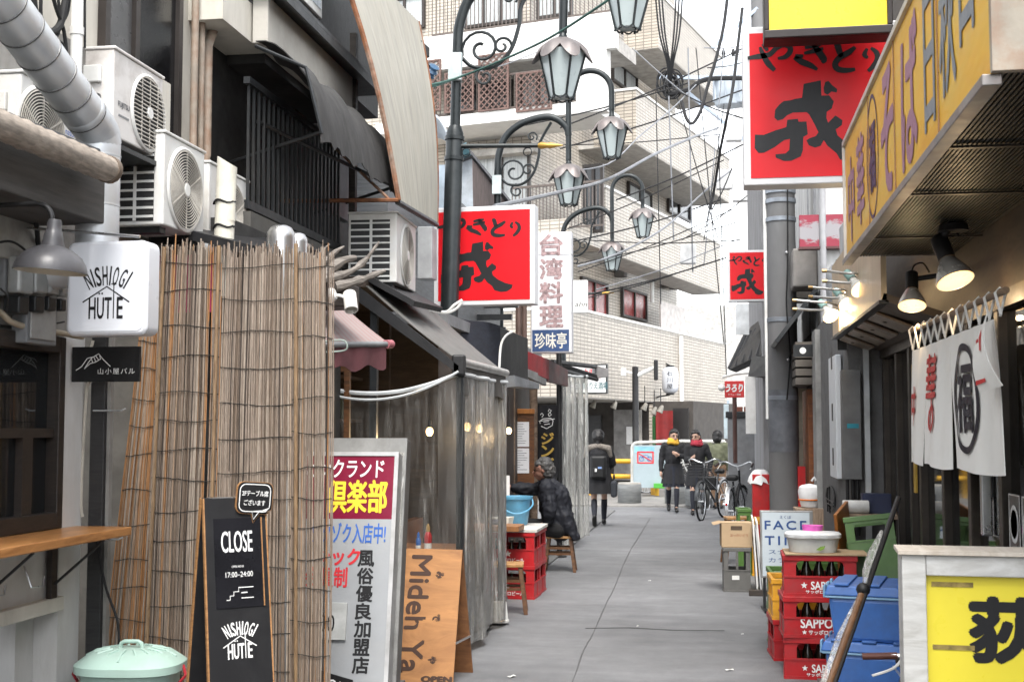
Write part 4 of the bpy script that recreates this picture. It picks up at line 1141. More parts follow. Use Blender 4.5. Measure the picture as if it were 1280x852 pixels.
# driftwood
DRIFT = m_wood('driftwood', (.04,.032,.027), (.24,.215,.19), 5, (1,1,5), .8, .6)
t = thing('driftwood', 'weathered grey driftwood branches lying on the stall roof', 'driftwood', (0, 0, 0))
for pts, rs in (([(395,350),(425,345),(452,330),(474,302)], [.05,.045,.03,.006]), ([(420,358),(450,350),(476,340),(482,338)], [.05,.04,.02,.006]), ([(398,335),(415,318),(430,308)], [.035,.03,.01]), ([(370,330),(392,322),(412,305)], [.02,.015,.006]), ([(400,352),(410,338),(428,326),(445,322)], [.045,.05,.04,.02]), ([(370,312),(377,306),(388,312),(384,330)], [.03,.035,.03,.03])):
 pp = smoothpath([PY(x, y, 7.0 + .06*i) for i, (x, y) in enumerate(pts)], 4); n = len(pp)
 rr_ = [(rs[min(int(i/(n-1)*(len(rs)-1)), len(rs)-2)] * (1 - ((i/(n-1)*(len(rs)-1)) % 1 if i < n-1 else 1)) + rs[min(int(i/(n-1)*(len(rs)-1)) + 1, len(rs)-1)] * ((i/(n-1)*(len(rs)-1)) % 1 if i < n-1 else 1)) * random.uniform(.42, .78) for i in range(n)]
 mb = MB(); mb.tube(pp, rr_, 8); mb.build('branch', DRIFT, t, True)
# beam carrying the driftwood, spotlight
t = thing('roof_beam', 'dark timber beam under the driftwood', 'beam', (0, 0, 0))
p = PY(395, 360, 7.15); mb = MB(); mb.box(p.x - .7, p.x + .22, 7.05, 7.3, p.z - .12, p.z + .02); mb.build('beam', DARKW, t, bev=.01)
p = PY(438, 377, 6.95)
t = thing('spotlight', 'white cylindrical spotlight below the driftwood', 'spotlight', p)
Q = Matrix.Rotation(R(150), 4, 'X') @ Matrix.Rotation(R(14), 4, 'Y')
mb = MB(); mb.lathe([(.001,-.06),(.036,-.06),(.038,-.055),(.038,.06),(.034,.062),(.031,.05),(.03,.03),(.001,.03)], 24, Q, cap=False); mb.build('housing', M('white_enamel', (.62,.6,.56), .35, dirt=.3, dcol=(.4,.36,.3)), t, True)
mb = MB(); mb.lathe([(.001,.034),(.028,.036)], 20, Q, cap=False); mb.build('lens', M('lens', (.5,.47,.4), .15), t)
mb = MB(); mb.tube([(-.02, 0, .02), (-.06, .0, .035), (-.09, .01, .04)], .009, 8); mb.build('arm', WHITEP, t, True)
mb = MB(); mb.lathe([(.001,.03),(.03,.03),(.04,.015),(.04,0)], 20, T(-.12, .01, .04) @ Matrix.Rotation(R(75), 4, 'Y')); mb.build('base', WHITEP, t, True)
# pink striped awning
t = thing('pink_awning', 'faded pink striped awning between the reed screen and grey awning', 'awning', (0, 0, 0))
YA, YB = 6.9, 7.75
n_u = PY(372, 352, YA); n_l = PY(420, 432, YA)
a0_ = V(n_u.x - .1, YA, n_u.z + .06); a1_ = V(PY(408, 432, YA).x, YA, PY(408, 432, YA).z)
e_n = PY(398, 431, YA); e_f = PY(487, 430, YB)
rt_n = PY(340, 330, YA); rt_f = V(rt_n.x, YB, rt_n.z)
g = [[(rt_n.lerp(rt_f, i/16)).lerp(e_n.lerp(e_f, i/16), j/8) + V(0, 0, -.02*math.sin(j/8*math.pi)) for j in range(9)] for i in range(17)]
def m_stripe():
 m, nt, bs = base_nodes('pink_stripe')
 tc = node(nt, 'ShaderNodeTexCoord'); wv = node(nt, 'ShaderNodeTexWave', bands_direction='Y'); wv.inputs['Scale'].default_value = 5; wv.inputs['Distortion'].default_value = .3
 nt.links.new(tc.outputs['Object'], wv.inputs['Vector'])
 c = ramp(nt, wv.outputs['Fac'], [(.2, (.26,.17,.165)), (.5, (.28,.2,.19)), (.8, (.26,.22,.21))])
 v = coords(nt); c = mix(nt, ramp(nt, noise(nt, v, 3, 6), [(.4, (0,0,0)), (.75, (.6,)*3)]), c, (.3,.27,.26))
 nt.links.new(c, bs.inputs['Base Color']); bs.inputs['Roughness'].default_value = .85
 return m
PINK = m_stripe()
mb = MB(); mb.sheet(g, .005); mb.build('canopy', PINK, t, True)
mb = MB(); mb.tube([e_n, e_f], .018, 10); mb.build('front_tube', GREYP, t, True)
mb = MB(); mb.tube([e_f - (e_f - e_n).normalized()*.05, e_f + (e_f - e_n).normalized()*.02], .028, 12); mb.build('end_cap', M('pink_cap', (.4,.13,.15), .6), t, True)
g = [[e_n.lerp(e_f, i/18) + V(.005*math.sin(i*1.3), 0, -.012 - (.13 + .02*math.sin(i*.9))*j/4) for j in range(5)] for i in range(4, 18)]
mb = MB(); mb.sheet(g, .004); mb.build('valance', M('pink_valance', (.2,.07,.08), .85, var=.3), t, True)
mb = MB(); mb.tube(smoothpath([PY(404, 427, 6.85), PY(428, 425, 6.85), PY(434, 432, 6.85), PY(430, 438, 6.85), PY(408, 440, 6.85)], 5), .005, 6); mb.build('crank_wire', M('green_wire', (.35,.42,.38), .5), t, True)

# ================================================================== left: curtained food stall
SX0, SX1, SY0, SY1 = -3.2, -1.74, 8.8, 10.6
stall = thing('curtained_stall', 'dim food stall enclosed in clear plastic curtains under a grey awning', 'stall', (0, 0, 0))
DKIN = m_wood('stall_dark_wood', (.02,.014,.01), (.06,.04,.028), 4, (1,1,5), .6)
mb = MB(); mb.box(-3.3, -3.22, 7.6, 10.7, 0, 2.75); mb.build('back_wall', DKIN, stall)
mb = MB(); mb.box(-3.22, -2.75, 10.62, 10.68, 0, 2.7); mb.build('end_wall', DKIN, stall)
mb = MB(); mb.box(-3.3, -2.45, 8.76, 10.7, 2.6, 2.68); mb.build('ceiling', DKIN, stall)
for x, y, h in ((SX1 - .03, SY0 + .03, 2.04), (-2.4, SY0 + .04, 2.5), (SX1 - .03, SY1 - .03, 2.02)):
 mb = MB(); mb.box(x - .025, x + .025, y - .025, y + .025, 0, h); mb.build('post', DARKMETAL, stall)
mb = MB(); mb.box(-2.5, -2.42, 8.9, 10.5, .82, .86); mb.box(-2.46, -2.42, 8.9, 10.5, 0, .82); mb.build('serving_counter', m_wood('stall_counter', '#4a2d18', '#7d5230', 5, (1,.3,1), .4), stall)
for z in (1.3, 1.65, 2.0):
 mb = MB(); mb.box(-3.2, -2.95, 8.9, 10.5, z, z + .025); mb.build('shelf', DKIN, stall)
mb = MB(); mb.box(-2.6, -2.56, 8.77, 8.81, 0, 2.5); mb.box(-3.2, -2.6, 8.78, 8.8, 2.0, 2.1); mb.build('doorframe', m_wood('door_wood', '#3a2415', '#6a4628', 6, (1,1,4), .5), stall)
# awning
AWN = M('grey_awning_cloth', (.2,.195,.185), .75, var=.15, dirt=.5, dcol=(.1,.095,.09), stretch=(2,2,2))
t = thing('grey_awning', 'grey canvas awning sloping over the curtained stall', 'awning', (0, 0, 0))
un = PY(452, 352, SY0); ln = PY(575, 452, SY0); lf = PY(632, 466, SY1); uf = V(un.x + .05, SY1 + .1, un.z + .02)
g = [[un.lerp(uf, i/14).lerp(ln.lerp(lf, i/14), j/12) + V(0, 0, -.018*math.sin(j/12*math.pi) + .005*math.sin(i*1.7)) for j in range(13)] for i in range(15)]
mb = MB(); mb.sheet(g, .006); mb.build('canopy', AWN, t, True)
mb = MB(); mb.tube([ln + V(0, -.02, 0), lf + V(0, .02, 0)], .032, 10); mb.build('front_roller', M('pale_alu', (.45,.44,.42), .35, .6), t, True)
g = [[ln.lerp(lf, i/20) + V(.012*math.sin(i*.8)*j/3, 0, -.02 - (.2 + .015*math.sin(i*1.1))*j/4) for j in range(5)] for i in range(21)]
mb = MB(); mb.sheet(g, .004); mb.build('valance', M('brown_valance', (.12,.11,.1), .8, var=.3), t, True)
mb = MB(); mb.slab([un + V(-.02, -.02, -.03), ln + V(0, -.02, -.03), ln + V(0, -.02, -.09), un + V(-.02, -.02, -.14)], .03); mb.build('side_arm', BLACK, t)
mb = MB(); mb.box(-.05, .04, -.05, .03, -.1, .05, T(*ln)); mb.build('arm_joint', BLACK, t, bev=.015)
mb = MB(); mb.slab([un + V(.02, .05, .06), un + V(.38, .05, -.14), un + V(.38, 1.0, -.1), un + V(.02, 1.0, .1)], .04); mb.build('wall_box', BLACK, t)
# vinyl curtains, hung from a sagging cord
def curtain(label, P0, P1, z1, z0, sag, waves, amp, n=60, hz=None, mat=VINYL):
 P0 = Vector(P0); P1 = Vector(P1); d_ = (P1 - P0).normalized(); nn = V(-d_.y, d_.x, 0)
 t = thing('plastic_curtain', label, 'curtain', (0, 0, 0), 0, 'clear plastic curtains of the stalls')
 g = []
 for i in range(n + 1):
  s = i / n; row = []
  top = z1[0] + (z1[1] - z1[0]) * s - sag * 4 * s * (1 - s)
  for j in range(13):
   q = j / 12
   p = P0.lerp(P1, s) + nn * (amp * math.sin(s * waves * 6.28 + q * 1.1) * (.5 + .5*q) + amp * .5 * math.sin(s * waves * 15 + 2*q))
   p.z = top + (z0 - top) * q
   row.append(p)
  g.append(row)
 mb = MB(); mb.sheet(g, .002); mb.build('sheet', mat, t, True)
 mb = MB(); mb.tube([r_[0] + V(0, 0, .005) for r_ in g], .016, 6); mb.build('hem', M('vinyl_hem', (.5,.52,.53), .3, var=.1), t, True)
 return t, g
zc = PY(407, 482, SY0).z; zd = PY(573, 466, SY0).z
curtain('clear plastic curtain with sagging white hem facing up the alley', (PY(395, 480, SY0).x, SY0 - .02, 0), (SX1 - .02, SY0 - .02, 0), (zc, zd), .04, .1, 2.2, .012)
curtain('creased clear plastic curtain along the side of the stall', (SX1 + .0, SY0, 0), (SX1 + .0, SY1, 0), (1.98, 1.98), .06, .01, 1.7, .03, 90, mat=m_vinyl('creased_vinyl', .62))
mb = MB(); cp = cat(PY(407, 491, SY0 - .06), PY(573, 464, SY0 - .06), .11, 20); mb.tube(cp, .009, 6)
tag(mb.build('drooping_cord', M('vinyl_hem', (.5,.5,.5)), None, True), 'pale cord drooping below the curtain hem', 'cord')
# lit bulbs inside the stall
def bulb(label, p, watt=5, r_=.03):
 t = thing('hanging_bulb', label, 'bulb', p, 0, 'lit bulbs in the stalls')
 mb = MB(); mb.sphere((0, 0, 0), r_, 14, 10, (1,1,1.15)); mb.build('glass_bulb', BULB, t, True)
 mb = MB(); mb.cyl((0, 0, r_*1.1), (0, 0, r_*1.1 + .05), .014, n=10); mb.build('socket', BLACK, t)
 mb = MB(); mb.cyl((0, 0, r_*1.1 + .05), (0, 0, .35), .003, n=5); mb.build('flex', BLACK, t)
 if watt: lamp('bulb_light', t, (0, 0, -.08), watt)
 return t
bulb('lit warm bulb seen through the front plastic curtain', PY(537, 539, 9.6), 1.6)
bulb('left of two lit bulbs behind the creased side curtain', PY(584, 533, 10.0), .8)
bulb('right of two lit bulbs behind the creased side curtain', PY(599, 535, 10.4), .6)
bulb('lit bulb hanging beside the menu board past the stall', PY(636, 538, 12.6), 1.2)
# a few coloured goods inside
for i in range(14):
 y = 8.95 + (i % 7) * .22; z = 1.325 if i < 7 else 1.675
 col = [(.3,.04,.03), (.08,.1,.05), (.35,.28,.2), (.05,.05,.06)][i % 4]
 h_ = .16 + .05 * ((i * 7) % 3)
 mb = MB(); mb.lathe([(.035,0),(.035,h_*.6),(.014,h_*.75),(.014,h_),(.001,h_)], 12)
 o = mb.build('sake_bottle', M('goods%d' % (i % 4), col, .25), None, True); o.location = (-3.07, y, z)
 tag(o, 'bottle standing on the %s shelf inside the curtained stall' % ('lower' if i < 7 else 'upper'), 'bottle', 'bottles on the %s stall shelf' % ('lower' if i < 7 else 'upper'))
# sauce bottles on the front table of the stall
tbl = thing('stall_table', 'dark wooden table behind the front curtain', 'table', (0, 0, 0))
pt = PY(545, 688, 9.0)
mb = MB(); mb.box(-2.35, -1.8, 8.95, 9.6, pt.z - .04, pt.z); mb.build('table_top', m_wood('stall_counter', '#4a2d18', '#7d5230'), tbl)
for x in (-2.3, -1.85):
 for y in (9.0, 9.55):
  mb = MB(); mb.box(x - .02, x + .02, y - .02, y + .02, 0, pt.z - .04); mb.build('leg', DKIN, tbl)
def squeeze(label, px_, col, capc, h_):
 p = PY(px_, 688, 9.02)
 t = thing('sauce_bottle', label, 'bottle', (p.x, 9.02, pt.z)); k = h_ / .2
 mb = MB(); mb.lathe([(.028*k,0),(.03*k,.01*k),(.03*k,.055*k),(.0,.055*k)], 16); mb.build('label_band', WHITEP, t, True)
 mb = MB(); mb.lathe([(.029*k,.056*k),(.03*k,.1*k),(.024*k,.125*k),(.014*k,.14*k),(.0,.14*k)], 16); mb.build('body', M('sauce' + label[:4], col, .3), t, True)
 mb = MB(); mb.lathe([(.016*k,.141*k),(.016*k,.17*k),(.006*k,.2*k),(.0,.2*k)], 12); mb.build('nozzle', M('cap' + label[:4], capc, .4), t, True)
squeeze('red sauce bottle with tan cap standing behind the wooden sandwich board', 535, (.4,.01,.015), (.35,.22,.08), .19)
squeeze('squat blue capped sauce bottle beside the red one', 523, (.03,.12,.4), (.03,.12,.4), .13)
# signboard of the club, half hidden by the reeds
KY = 6.85
kc = PY(447, 558, KY); kw = .62; kh = kc.z; kx1 = PY(489, 700, KY).x
t = thing('club_signboard', 'tall crimson and white signboard half hidden behind the reed strip', 'sign', (kx1 - kw/2 + .05, KY - kh*.2, 0), rot=(R(-11.5), 0, R(2)))
ALU = M('aged_alu', (.4,.4,.4), .4, .5, dirt=.5, dcol=(.15,.13,.11))
mb = MB(); mb.box(-kw/2, kw/2, 0, .12, .03, kh); mb.build('case', ALU, t, bev=.005)
mb = MB(); fr = .022
for q in ((-kw/2, -kw/2 + fr, .03, kh), (kw/2 - fr, kw/2, .03, kh)): mb.box(q[0], q[1], -.012, -.0005, q[2], q[3])
for q in ((kh - fr, kh), (.03, .03 + fr)): mb.box(-kw/2 + fr, kw/2 - fr, -.012, -.0005, q[0], q[1])
mb.build('frame', M('pale_frame', (.48,.48,.48), .35, .3, dirt=.5, dcol=(.2,.18,.16)), t)
zr = PY(447, 642, KY).z
mb = MB(); mb.box(-kw/2 + fr, kw/2 - fr, -.006, -.0005, zr, kh - fr); mb.build('crimson_panel', M('crimson_film', (.25,.006,.04), .35, var=.08), t)
mb = MB(); mb.box(-kw/2 + fr, kw/2 - fr, -.006, -.0005, .03 + fr, zr); mb.build('white_panel', M('white_film', (.36,.375,.39), .35, var=.05, dirt=.25, dcol=(.35,.34,.32)), t)
def klx(px_): return PY(px_, 600, KY).x - (kx1 - kw/2)
def klz(py_): return PY(447, py_, KY).z
def kt(s, x0, x1, y0, y1, ik, bold=.03, yoff=-.0075):
 text(s, ik, t, T(0, yoff, 0) @ FY @ T((klx(x0) + klx(x1))/2, (klz(y0) + klz(y1))/2, 0), abs(klx(x1) - klx(x0)), abs(klz(y1) - klz(y0)), bold)
kt('ピンクランド', 378, 472, 568, 590, INK_W, .02); kt('倶楽部', 404, 477, 594, 634, INK_Y, .035)
kt('ゾクゾク入店中!', 388, 478, 647, 672, INK_B, .025); kt('シック', 396, 448, 679, 699, INK_R, .035); kt('会員制', 384, 434, 702, 726, INK_R, .03)
vtext('風俗優良加盟店', INK_K, t, T(0, -.0075, 0) @ FY @ T(klx(456), (klz(681) + klz(829))/2, 0), klx(466) - klx(447), klz(681) - klz(829), .12, .03)
mb = MB(); mb.box(klx(392), klx(437), -.022, -.0065, klz(790), klz(745)); pl_ = mb.build('price_plate', M('grey_plate', (.45,.46,.45), .5, dirt=.4), t, bev=.002)
text('500', INK_K, pl_, T(0, -.0235, 0) @ FY @ T(klx(409), klz(770), 0), .13, .09)
Qd = T(0, -.008, 0) @ FY @ T(klx(424), klz(845), 0) @ Matrix.Rotation(R(-14), 4, 'Z')
mb = MB(); mb.prism(rrect(.2, .12, .002, 1), 0, .004, Qd); pl_ = mb.build('black_sticker', M('black_plate', (.012,.012,.013)), t); text('OK!', INK_W, pl_, Qd @ T(.03, 0, .005), .12, .07)
# older bulb-studded frame board behind it
GY = 7.0
gx1 = PY(516, 700, GY).x; gh = PY(460, 541, GY).z
t = thing('bulb_frame_sign', 'old grey sign frame studded with clear bulbs behind the crimson board', 'sign', (gx1 - .02, GY - gh*.2, 0), rot=(R(-11.5), 0, R(2)))
OLD = M('old_grey_tin', (.2,.19,.175), .6, .2, dirt=.6, dcol=(.08,.07,.06), var=.3)
mb = MB(); mb.box(-.78, 0, 0, .1, .05, gh); mb.build('case', OLD, t, bev=.004)
mb = MB(); mb.box(-.78, 0, -.02, -.0005, gh - .08, gh); mb.box(-.02, 0, -.022, -.0005, .05, gh - .08); mb.build('rim', M('old_rim', (.3,.3,.29), .45, .4, dirt=.5), t)
for i in range(9):
 z = .12 + i * .148; sk = MB(); sk.lathe([(.026,0),(.028,.004),(.02,.012),(.0,.012)], 16, T(-.055, -.0005, z) @ Matrix.Rotation(R(90), 4, 'X')); so = sk.build('socket', OLD, t, True)
 if i < 5:
  b_ = MB(); b_.sphere((-.055, -.038, z), .026, 14, 10); b_.build('clear_bulb', M('clear_bulb', (.75,.76,.76), .06, trans=.7, bmp=0), so, True)
mb = MB(); mb.sheet([[V(-.11 + .1*i/6, -.026 - .01*math.sin(i*1.7 + j), gh - .08 - j*.075 - (.01*math.sin(i*2) if j == 8 else 0)) for j in range(9)] for i in range(7)], .003); mb.build('torn_film', m_vinyl('dirty_film', .5), t, True)
# wooden sandwich board Mideh Ya
MY_ = 8.05
tl, tr = PY(508, 685, MY_ + .12), PY(578, 687, MY_ + .12); bl_, br2 = PZ(487, 853, 0), PZ(566, 855, 0)
t = thing('wooden_sandwich_board', 'bare wooden sandwich board lettered Mideh Ya in front of the stall', 'sandwich board', (0, 0, 0))
PLY = m_wood('plywood', '#8a5f3b', '#b4814f', 2.2, (1,1,3.5), .6, .12, .15)
P = [V(bl_.x, bl_.y, .0), V(br2.x, br2.y, .0), V(tr.x, tr.y, tr.z), V(tl.x, tl.y, tl.z)]
mb = MB(); mb.slab(P, .014); fp = mb.build('front_panel', PLY, t)
P2 = [V(P[1].x + .05, P[1].y + .42, 0), V(P[0].x + .06, P[0].y + .42, 0), P[3] + V(.0, .022, 0), P[2] + V(.0, .022, 0)]
mb = MB(); mb.slab(P2, .014); mb.build('rear_panel', m_wood('plywood_dark', '#5c3a22', '#855a36', 3, (1,1,4), .6), t)
mb = MB(); mb.tube([P[1].lerp(P[2], .3), P2[0].lerp(P2[3], .3)], .008, 4); mb.build('spreader', STEEL, t)
ux = (P[1] - P[0]).normalized(); uy = (P[3] - P[0]); hh_ = uy.length; uy = (uy - ux * uy.dot(ux)).normalized(); un_ = ux.cross(uy)
bw2 = (P[1] - P[0]).length; tw2 = (P[2] - P[3]).length
def mp(u, v, e=.002):      # u,v 0..1 on the sloping face
 return P[0].lerp(P[1], u).lerp(P[3].lerp(P[2], u), v) + un_ * e
INKBR = ink('brown', (.09,.045,.03))
def mtext(s, u0, u1, v0, v1, rot=0, bold=.02, nm='lettering'):
 vs, fs, x0, x1, y0, y1 = text_mesh(s)
 mb = MB()
 for k, o_ in enumerate((-.004, .004, 0, 0)):
  pts = []
  for v in vs:
   a = (v.x - x0) / (x1 - x0); b = (v.y - y0) / (y1 - y0)
   if rot: a, b = b, 1 - a
   pts.append(mp(u0 + (u1 - u0) * a + o_ * 4, v0 + (v1 - v0) * b + (0, 0, -.004, .004)[k], .002 + .0003 * k))
  mb.add(pts, fs)
 mb.build(nm, INKBR, fp)
mtext('Mideh Ya', .13, .47, .08, .95, True, .025); mtext('OPEN', .5, .97, .015, .055, False, .015)
for s, v in (('み', .78), ('で', .46), ('や', .15)): mtext(s, .58, .7, v, v + .05, True)

# ================================================================== left: next shop past the stall
nx = thing('second_stall', 'dark timber stall front with menu board past the curtained stall', 'stall', (0, 0, 0))
mb = MB(); mb.box(-3.0, -2.35, 10.75, 16.2, 0, 2.5); mb.build('wall', DKIN, nx)
mb = MB(); mb.box(-3.2, -2.3, 10.9, 17, 2.5, 2.6); mb.build('roof', GREYP, nx)
for px_, Y in ((641, 14.95), (669, 15.6)):
 p = PY(px_, 600, Y); mb = MB(); mb.cyl((p.x - .02, Y, 0), (p.x - .02, Y, 2.45), .05, n=10); mb.build('log_post', m_wood('log', '#4a3a2e', '#8a7766', 5, (1,1,2), .8, .6), nx, True)
NAVY = M('navy_cloth', (.022,.026,.04), .8, var=.35, stretch=(1,1,3))
t = thing('navy_awning', 'dark navy cloth awning behind the lamp post', 'awning', (0, 0, 0))
q0, q1, q2, q3 = PY(540, 390, 11.2), PY(625, 407, 12.6), PY(625, 462, 12.6), PY(555, 470, 11.2)
g = [[q0.lerp(q1, i/12).lerp(q3.lerp(q2, i/12), j/6) + V(.02*math.sin(i*1.1)*(j/6), 0, .01*math.sin(i*.8)) for j in range(7)] for i in range(13)]
mb = MB(); mb.sheet(g, .005); mb.build('cloth', NAVY, t, True)
mb = MB(); mb.tube([q3 + V(0, 0, -.01), q2 + V(0, 0, -.01)], .02, 8); mb.build('bar', DARKMETAL, t)
def fasc(label, name, pts, mat, th=.04, cat_='fascia'):
 t = thing(name, label, cat_, (0, 0, 0)); mb = MB(); mb.slab([PY(*p) for p in pts], th); mb.build('board', mat, t, bev=.004); return t
GREYF = M('grey_tin', (.085,.085,.083), .6, .2, var=.25, dirt=.5, dcol=(.04,.04,.04), stretch=(3,3,.5))
f1 = fasc('dark grey tin fascia beside the hanging blue sign', 'tin_fascia', [(622, 468, 12.7), (660, 475, 13.6), (660, 423, 13.6), (622, 407, 12.7)], GREYF)
mb = MB(); mb.slab([PY(630, 470, 12.6), PY(663, 480, 13.6), PY(663, 487, 13.6), PY(632, 484, 12.6)], .1); mb.build('gutter', GREYP, f1)
fasc('faded red painted fascia board beyond the grey tin one', 'red_fascia', [(660, 464, 13.7), (686, 474, 14.9), (686, 449, 14.9), (660, 439, 13.7)], M('faded_red', (.36,.02,.025), .6, dirt=.6, dcol=(.08,.02,.02), stretch=(1,1,.6)))
fasc('rusty grey fascia board next to the red one', 'rusty_fascia', [(686, 477, 14.9), (710, 483, 16.1), (710, 462, 16.1), (686, 449, 14.9)], M('rusty_grey', (.2,.15,.145), .7, dirt=.6, dcol=(.22,.06,.05)))
fasc('pale grey gutter board under the red fascia', 'gutter_board', [(660, 471, 13.65), (683, 482, 14.8), (683, 470, 14.8), (660, 461, 13.65)], M('pale_tin', (.3,.3,.29), .5, .3, dirt=.4))
# menu board with two sheets
p = PY(650, 560, 15.2)
t = thing('menu_board', 'wooden menu board with two pinned white sheets', 'menu board', (p.x, 15.2, 0))
mw = .26; z0, z1 = PY(650, 604, 15.2).z, PY(650, 517, 15.2).z
mb = MB(); mb.box(-mw/2 - .04, mw/2 + .04, 0, .03, z0 - .1, z1 + .05); mb.build('board', m_wood('menu_wood', '#3f2614', '#6e4525', 4, (1,1,4), .5), t, bev=.004)
mb = MB(); mb.box(-mw/2 - .06, mw/2 + .05, -.02, -.0005, z1 + .0, z1 + .06); mb.build('top_rail', m_wood('rail_wood', '#7a4a1e', '#a86c33', 4, (4,1,1), .5), t, bev=.004)
zs_ = [(PY(650, 558, 15.2).z, PY(650, 527, 15.2).z), (PY(650, 591, 15.2).z, PY(650, 560, 15.2).z)]
for a, b in zs_:
 mb = MB(); mb.box(-mw/2 + .03, mw/2 - .02, -.006, -.0005, a, b); sh_ = mb.build('menu_sheet', M('paper', (.66,.66,.68), .6, var=.03), t)
 mb = MB()
 for k in range(9):
  z = b - (b - a) * (k + 1) / 10.5; mb.brush([(-mw/2 + .05, z), (-mw/2 + .05 + random.uniform(.08, .17), z)], .006, T(0, -.0075, 0) @ FY)
 mb.build('writing', M('ink_grey', (.2,.2,.22)), sh_)
p = PY(631, 615, 13.0)
t = thing('menu_card', 'narrow white menu card standing on the table by the blue bucket', 'menu', (p.x, 13.0, 0))
mb = MB(); mb.box(-.05, .05, 0, .008, .75, PY(631, 594, 13.0).z); mb.build('card', M('paper', (.66,.66,.68)), t)
# black banner with kettle drawing and orange katakana
p = PY(685, 548, 15.7); bw3 = 26 * 15.7 / FPX; z0, z1 = PY(685, 596, 15.7).z, PY(685, 506, 15.7).z
t = thing('cloth_banner', 'black cloth banner with white drawing and golden katakana', 'banner', (p.x, 15.7, 0), R(-4))
g = [[V(-bw3/2 + bw3*i/10, .015*math.sin(i*.9 + j*.4), z1 + (z0 - z1)*j/12) for j in range(13)] for i in range(11)]
mb = MB(); mb.sheet(g, .004); mb.build('cloth', M('banner_black', (.014,.014,.018), .8), t, True)
GOLD = ink('gold', (.45,.3,.06))
vtext('ジンギス', GOLD, t, T(0, -.03, 0) @ FY @ T(.0, (z0 + z1)/2 - .2, 0), bw3*.6, .6, .12, .03)
mb = MB(); Qb = T(0, -.03, 0) @ FY @ T(-.01, z1 - .2, 0)
for pts in ([(-.08,-.03),(-.09,.0),(-.05,.03),(.05,.04),(.08,.01),(.07,-.05),(0,-.09),(-.07,-.06)], [(-.1,.0),(.1,.03)], [(-.04,-.01),(.03,0)], [(-.03,-.04),(.04,-.03)], [(.03,.06),(.06,.08),(.04,.11),(.02,.09),(.03,.06)], [(.03,.1),(.06,.13),(.03,.15),(.02,.12)], [(-.06,.05),(-.04,.08),(-.06,.1),(-.08,.08)]): mb.brush(pts, .008, Qb)
mb.build('drawing', INK_W, t)
p = PY(699, 540, 16.0)
t = thing('awning_post', 'black steel post beside the cloth banner', 'post', (p.x, 16.0, 0))
mb = MB(); mb.cyl((0, 0, 0), (0, 0, PY(699, 438, 16).z), .035, n=12); mb.build('post', BLACK, t, True)
mb = MB(); mb.lathe([(.09,0),(.09,.015),(.04,.02),(.001,.02)], 16); mb.build('foot', BLACK, t)
a, b = PY(702, 478, 16.1), PY(731, 486, 18.0)
curtain('tall clear plastic curtain hanging past the black post', (a.x, 16.1, 0), (b.x + .02, 18.0, 0), (PY(703, 468, 16.1).z, PY(728, 470, 18).z), .12, .02, 4, .05, 70, mat=m_vinyl('second_vinyl', .4))
# folding awning arms beyond
t = thing('folding_awning', 'black folding awning arms reaching out past the rusty fascia', 'awning frame', (0, 0, 0))
for q in (((676, 449, 16.3), (744, 470, 18.6)), ((690, 452, 16.3), (744, 458, 18.6)), ((700, 462, 16.5), (746, 474, 18.6))):
 mb = MB(); mb.tube([PY(*q[0]), PY(*q[1])], .035, 6); mb.build('arm', BLACK, t)
mb = MB(); mb.slab([PY(743, 473, 18.6), PY(761, 471, 18.7), PY(761, 461, 18.7), PY(744, 456, 18.6)], .12); mb.build('end_box', M('grey_end', (.3,.29,.29), .6), t, bev=.01)
mb = MB(); mb.box(-.17, .17, 0, .1, -.06, .06, T(*PY(719, 472, 18.2)) @ Matrix.Rotation(R(6), 4, 'Y')); mb.build('white_box', WHITEP, t, bev=.02)
# tall pale sign of the Chinese restaurant
p = PY(689, 365, 14.6); sw_ = 52 * 14.6 / FPX; zt_, zb_, zm_ = PY(689, 290, 14.6).z, PY(689, 441, 14.6).z, PY(689, 412, 14.6).z
t = thing('vertical_sign', 'tall faded white vertical sign over a small blue panel reading 珍味亭', 'sign', (p.x, 14.6, 0), R(-3))
FADE = M('faded_white', (.6,.6,.62), .4, var=.04, dirt=.2, dcol=(.4,.4,.4))
mb = MB(); mb.box(-sw_/2, sw_/2, 0, .14, zb_, zt_); mb.build('case', FADE, t, bev=.01)
mb = MB(); mb.box(-sw_/2 + .015, sw_/2 - .03, -.006, -.0005, zb_ + .02, zm_); mb.build('blue_panel', M('sign_blue', (.05,.1,.24), .4, dirt=.3, dcol=(.2,.25,.3)), t)
text('珍味亭', ink('cream', (.6,.58,.52)), t, T(0, -.0075, 0) @ FY @ T(-.005, (zb_ + zm_)/2 + .01, 0), sw_*.78, .18, .02)
vtext('台湾料理', M('ink_faded', (.36,.25,.25), .6, var=.6, sc=30, bmp=0), t, T(0, -.0015, 0) @ FY @ T(0, (zt_ + zm_)/2 + .0, 0), sw_*.55, (zt_ - zm_)*.94, .18, .04)
mb = MB(); mb.box(-sw_/2 - .001, sw_/2 + .001, -.001, .141, zt_ - .27, zt_ - .262); mb.build('joint', GREYP, t)
p = PY(724, 352, 21); t = thing('small_white_sign', 'small white square sign beyond the tall faded one', 'sign', (p.x, 21, 0))
mb = MB(); mb.box(-.14, .14, 0, .08, PY(730, 391, 21).z, PY(730, 350, 21).z); mb.build('case', WHITEP, t, bev=.01)
text('ahn', INK_K, t, T(0, -.001, 0) @ FY @ T(.03, PY(730, 380, 21).z, 0), .2, .08, .0, 1, .2)
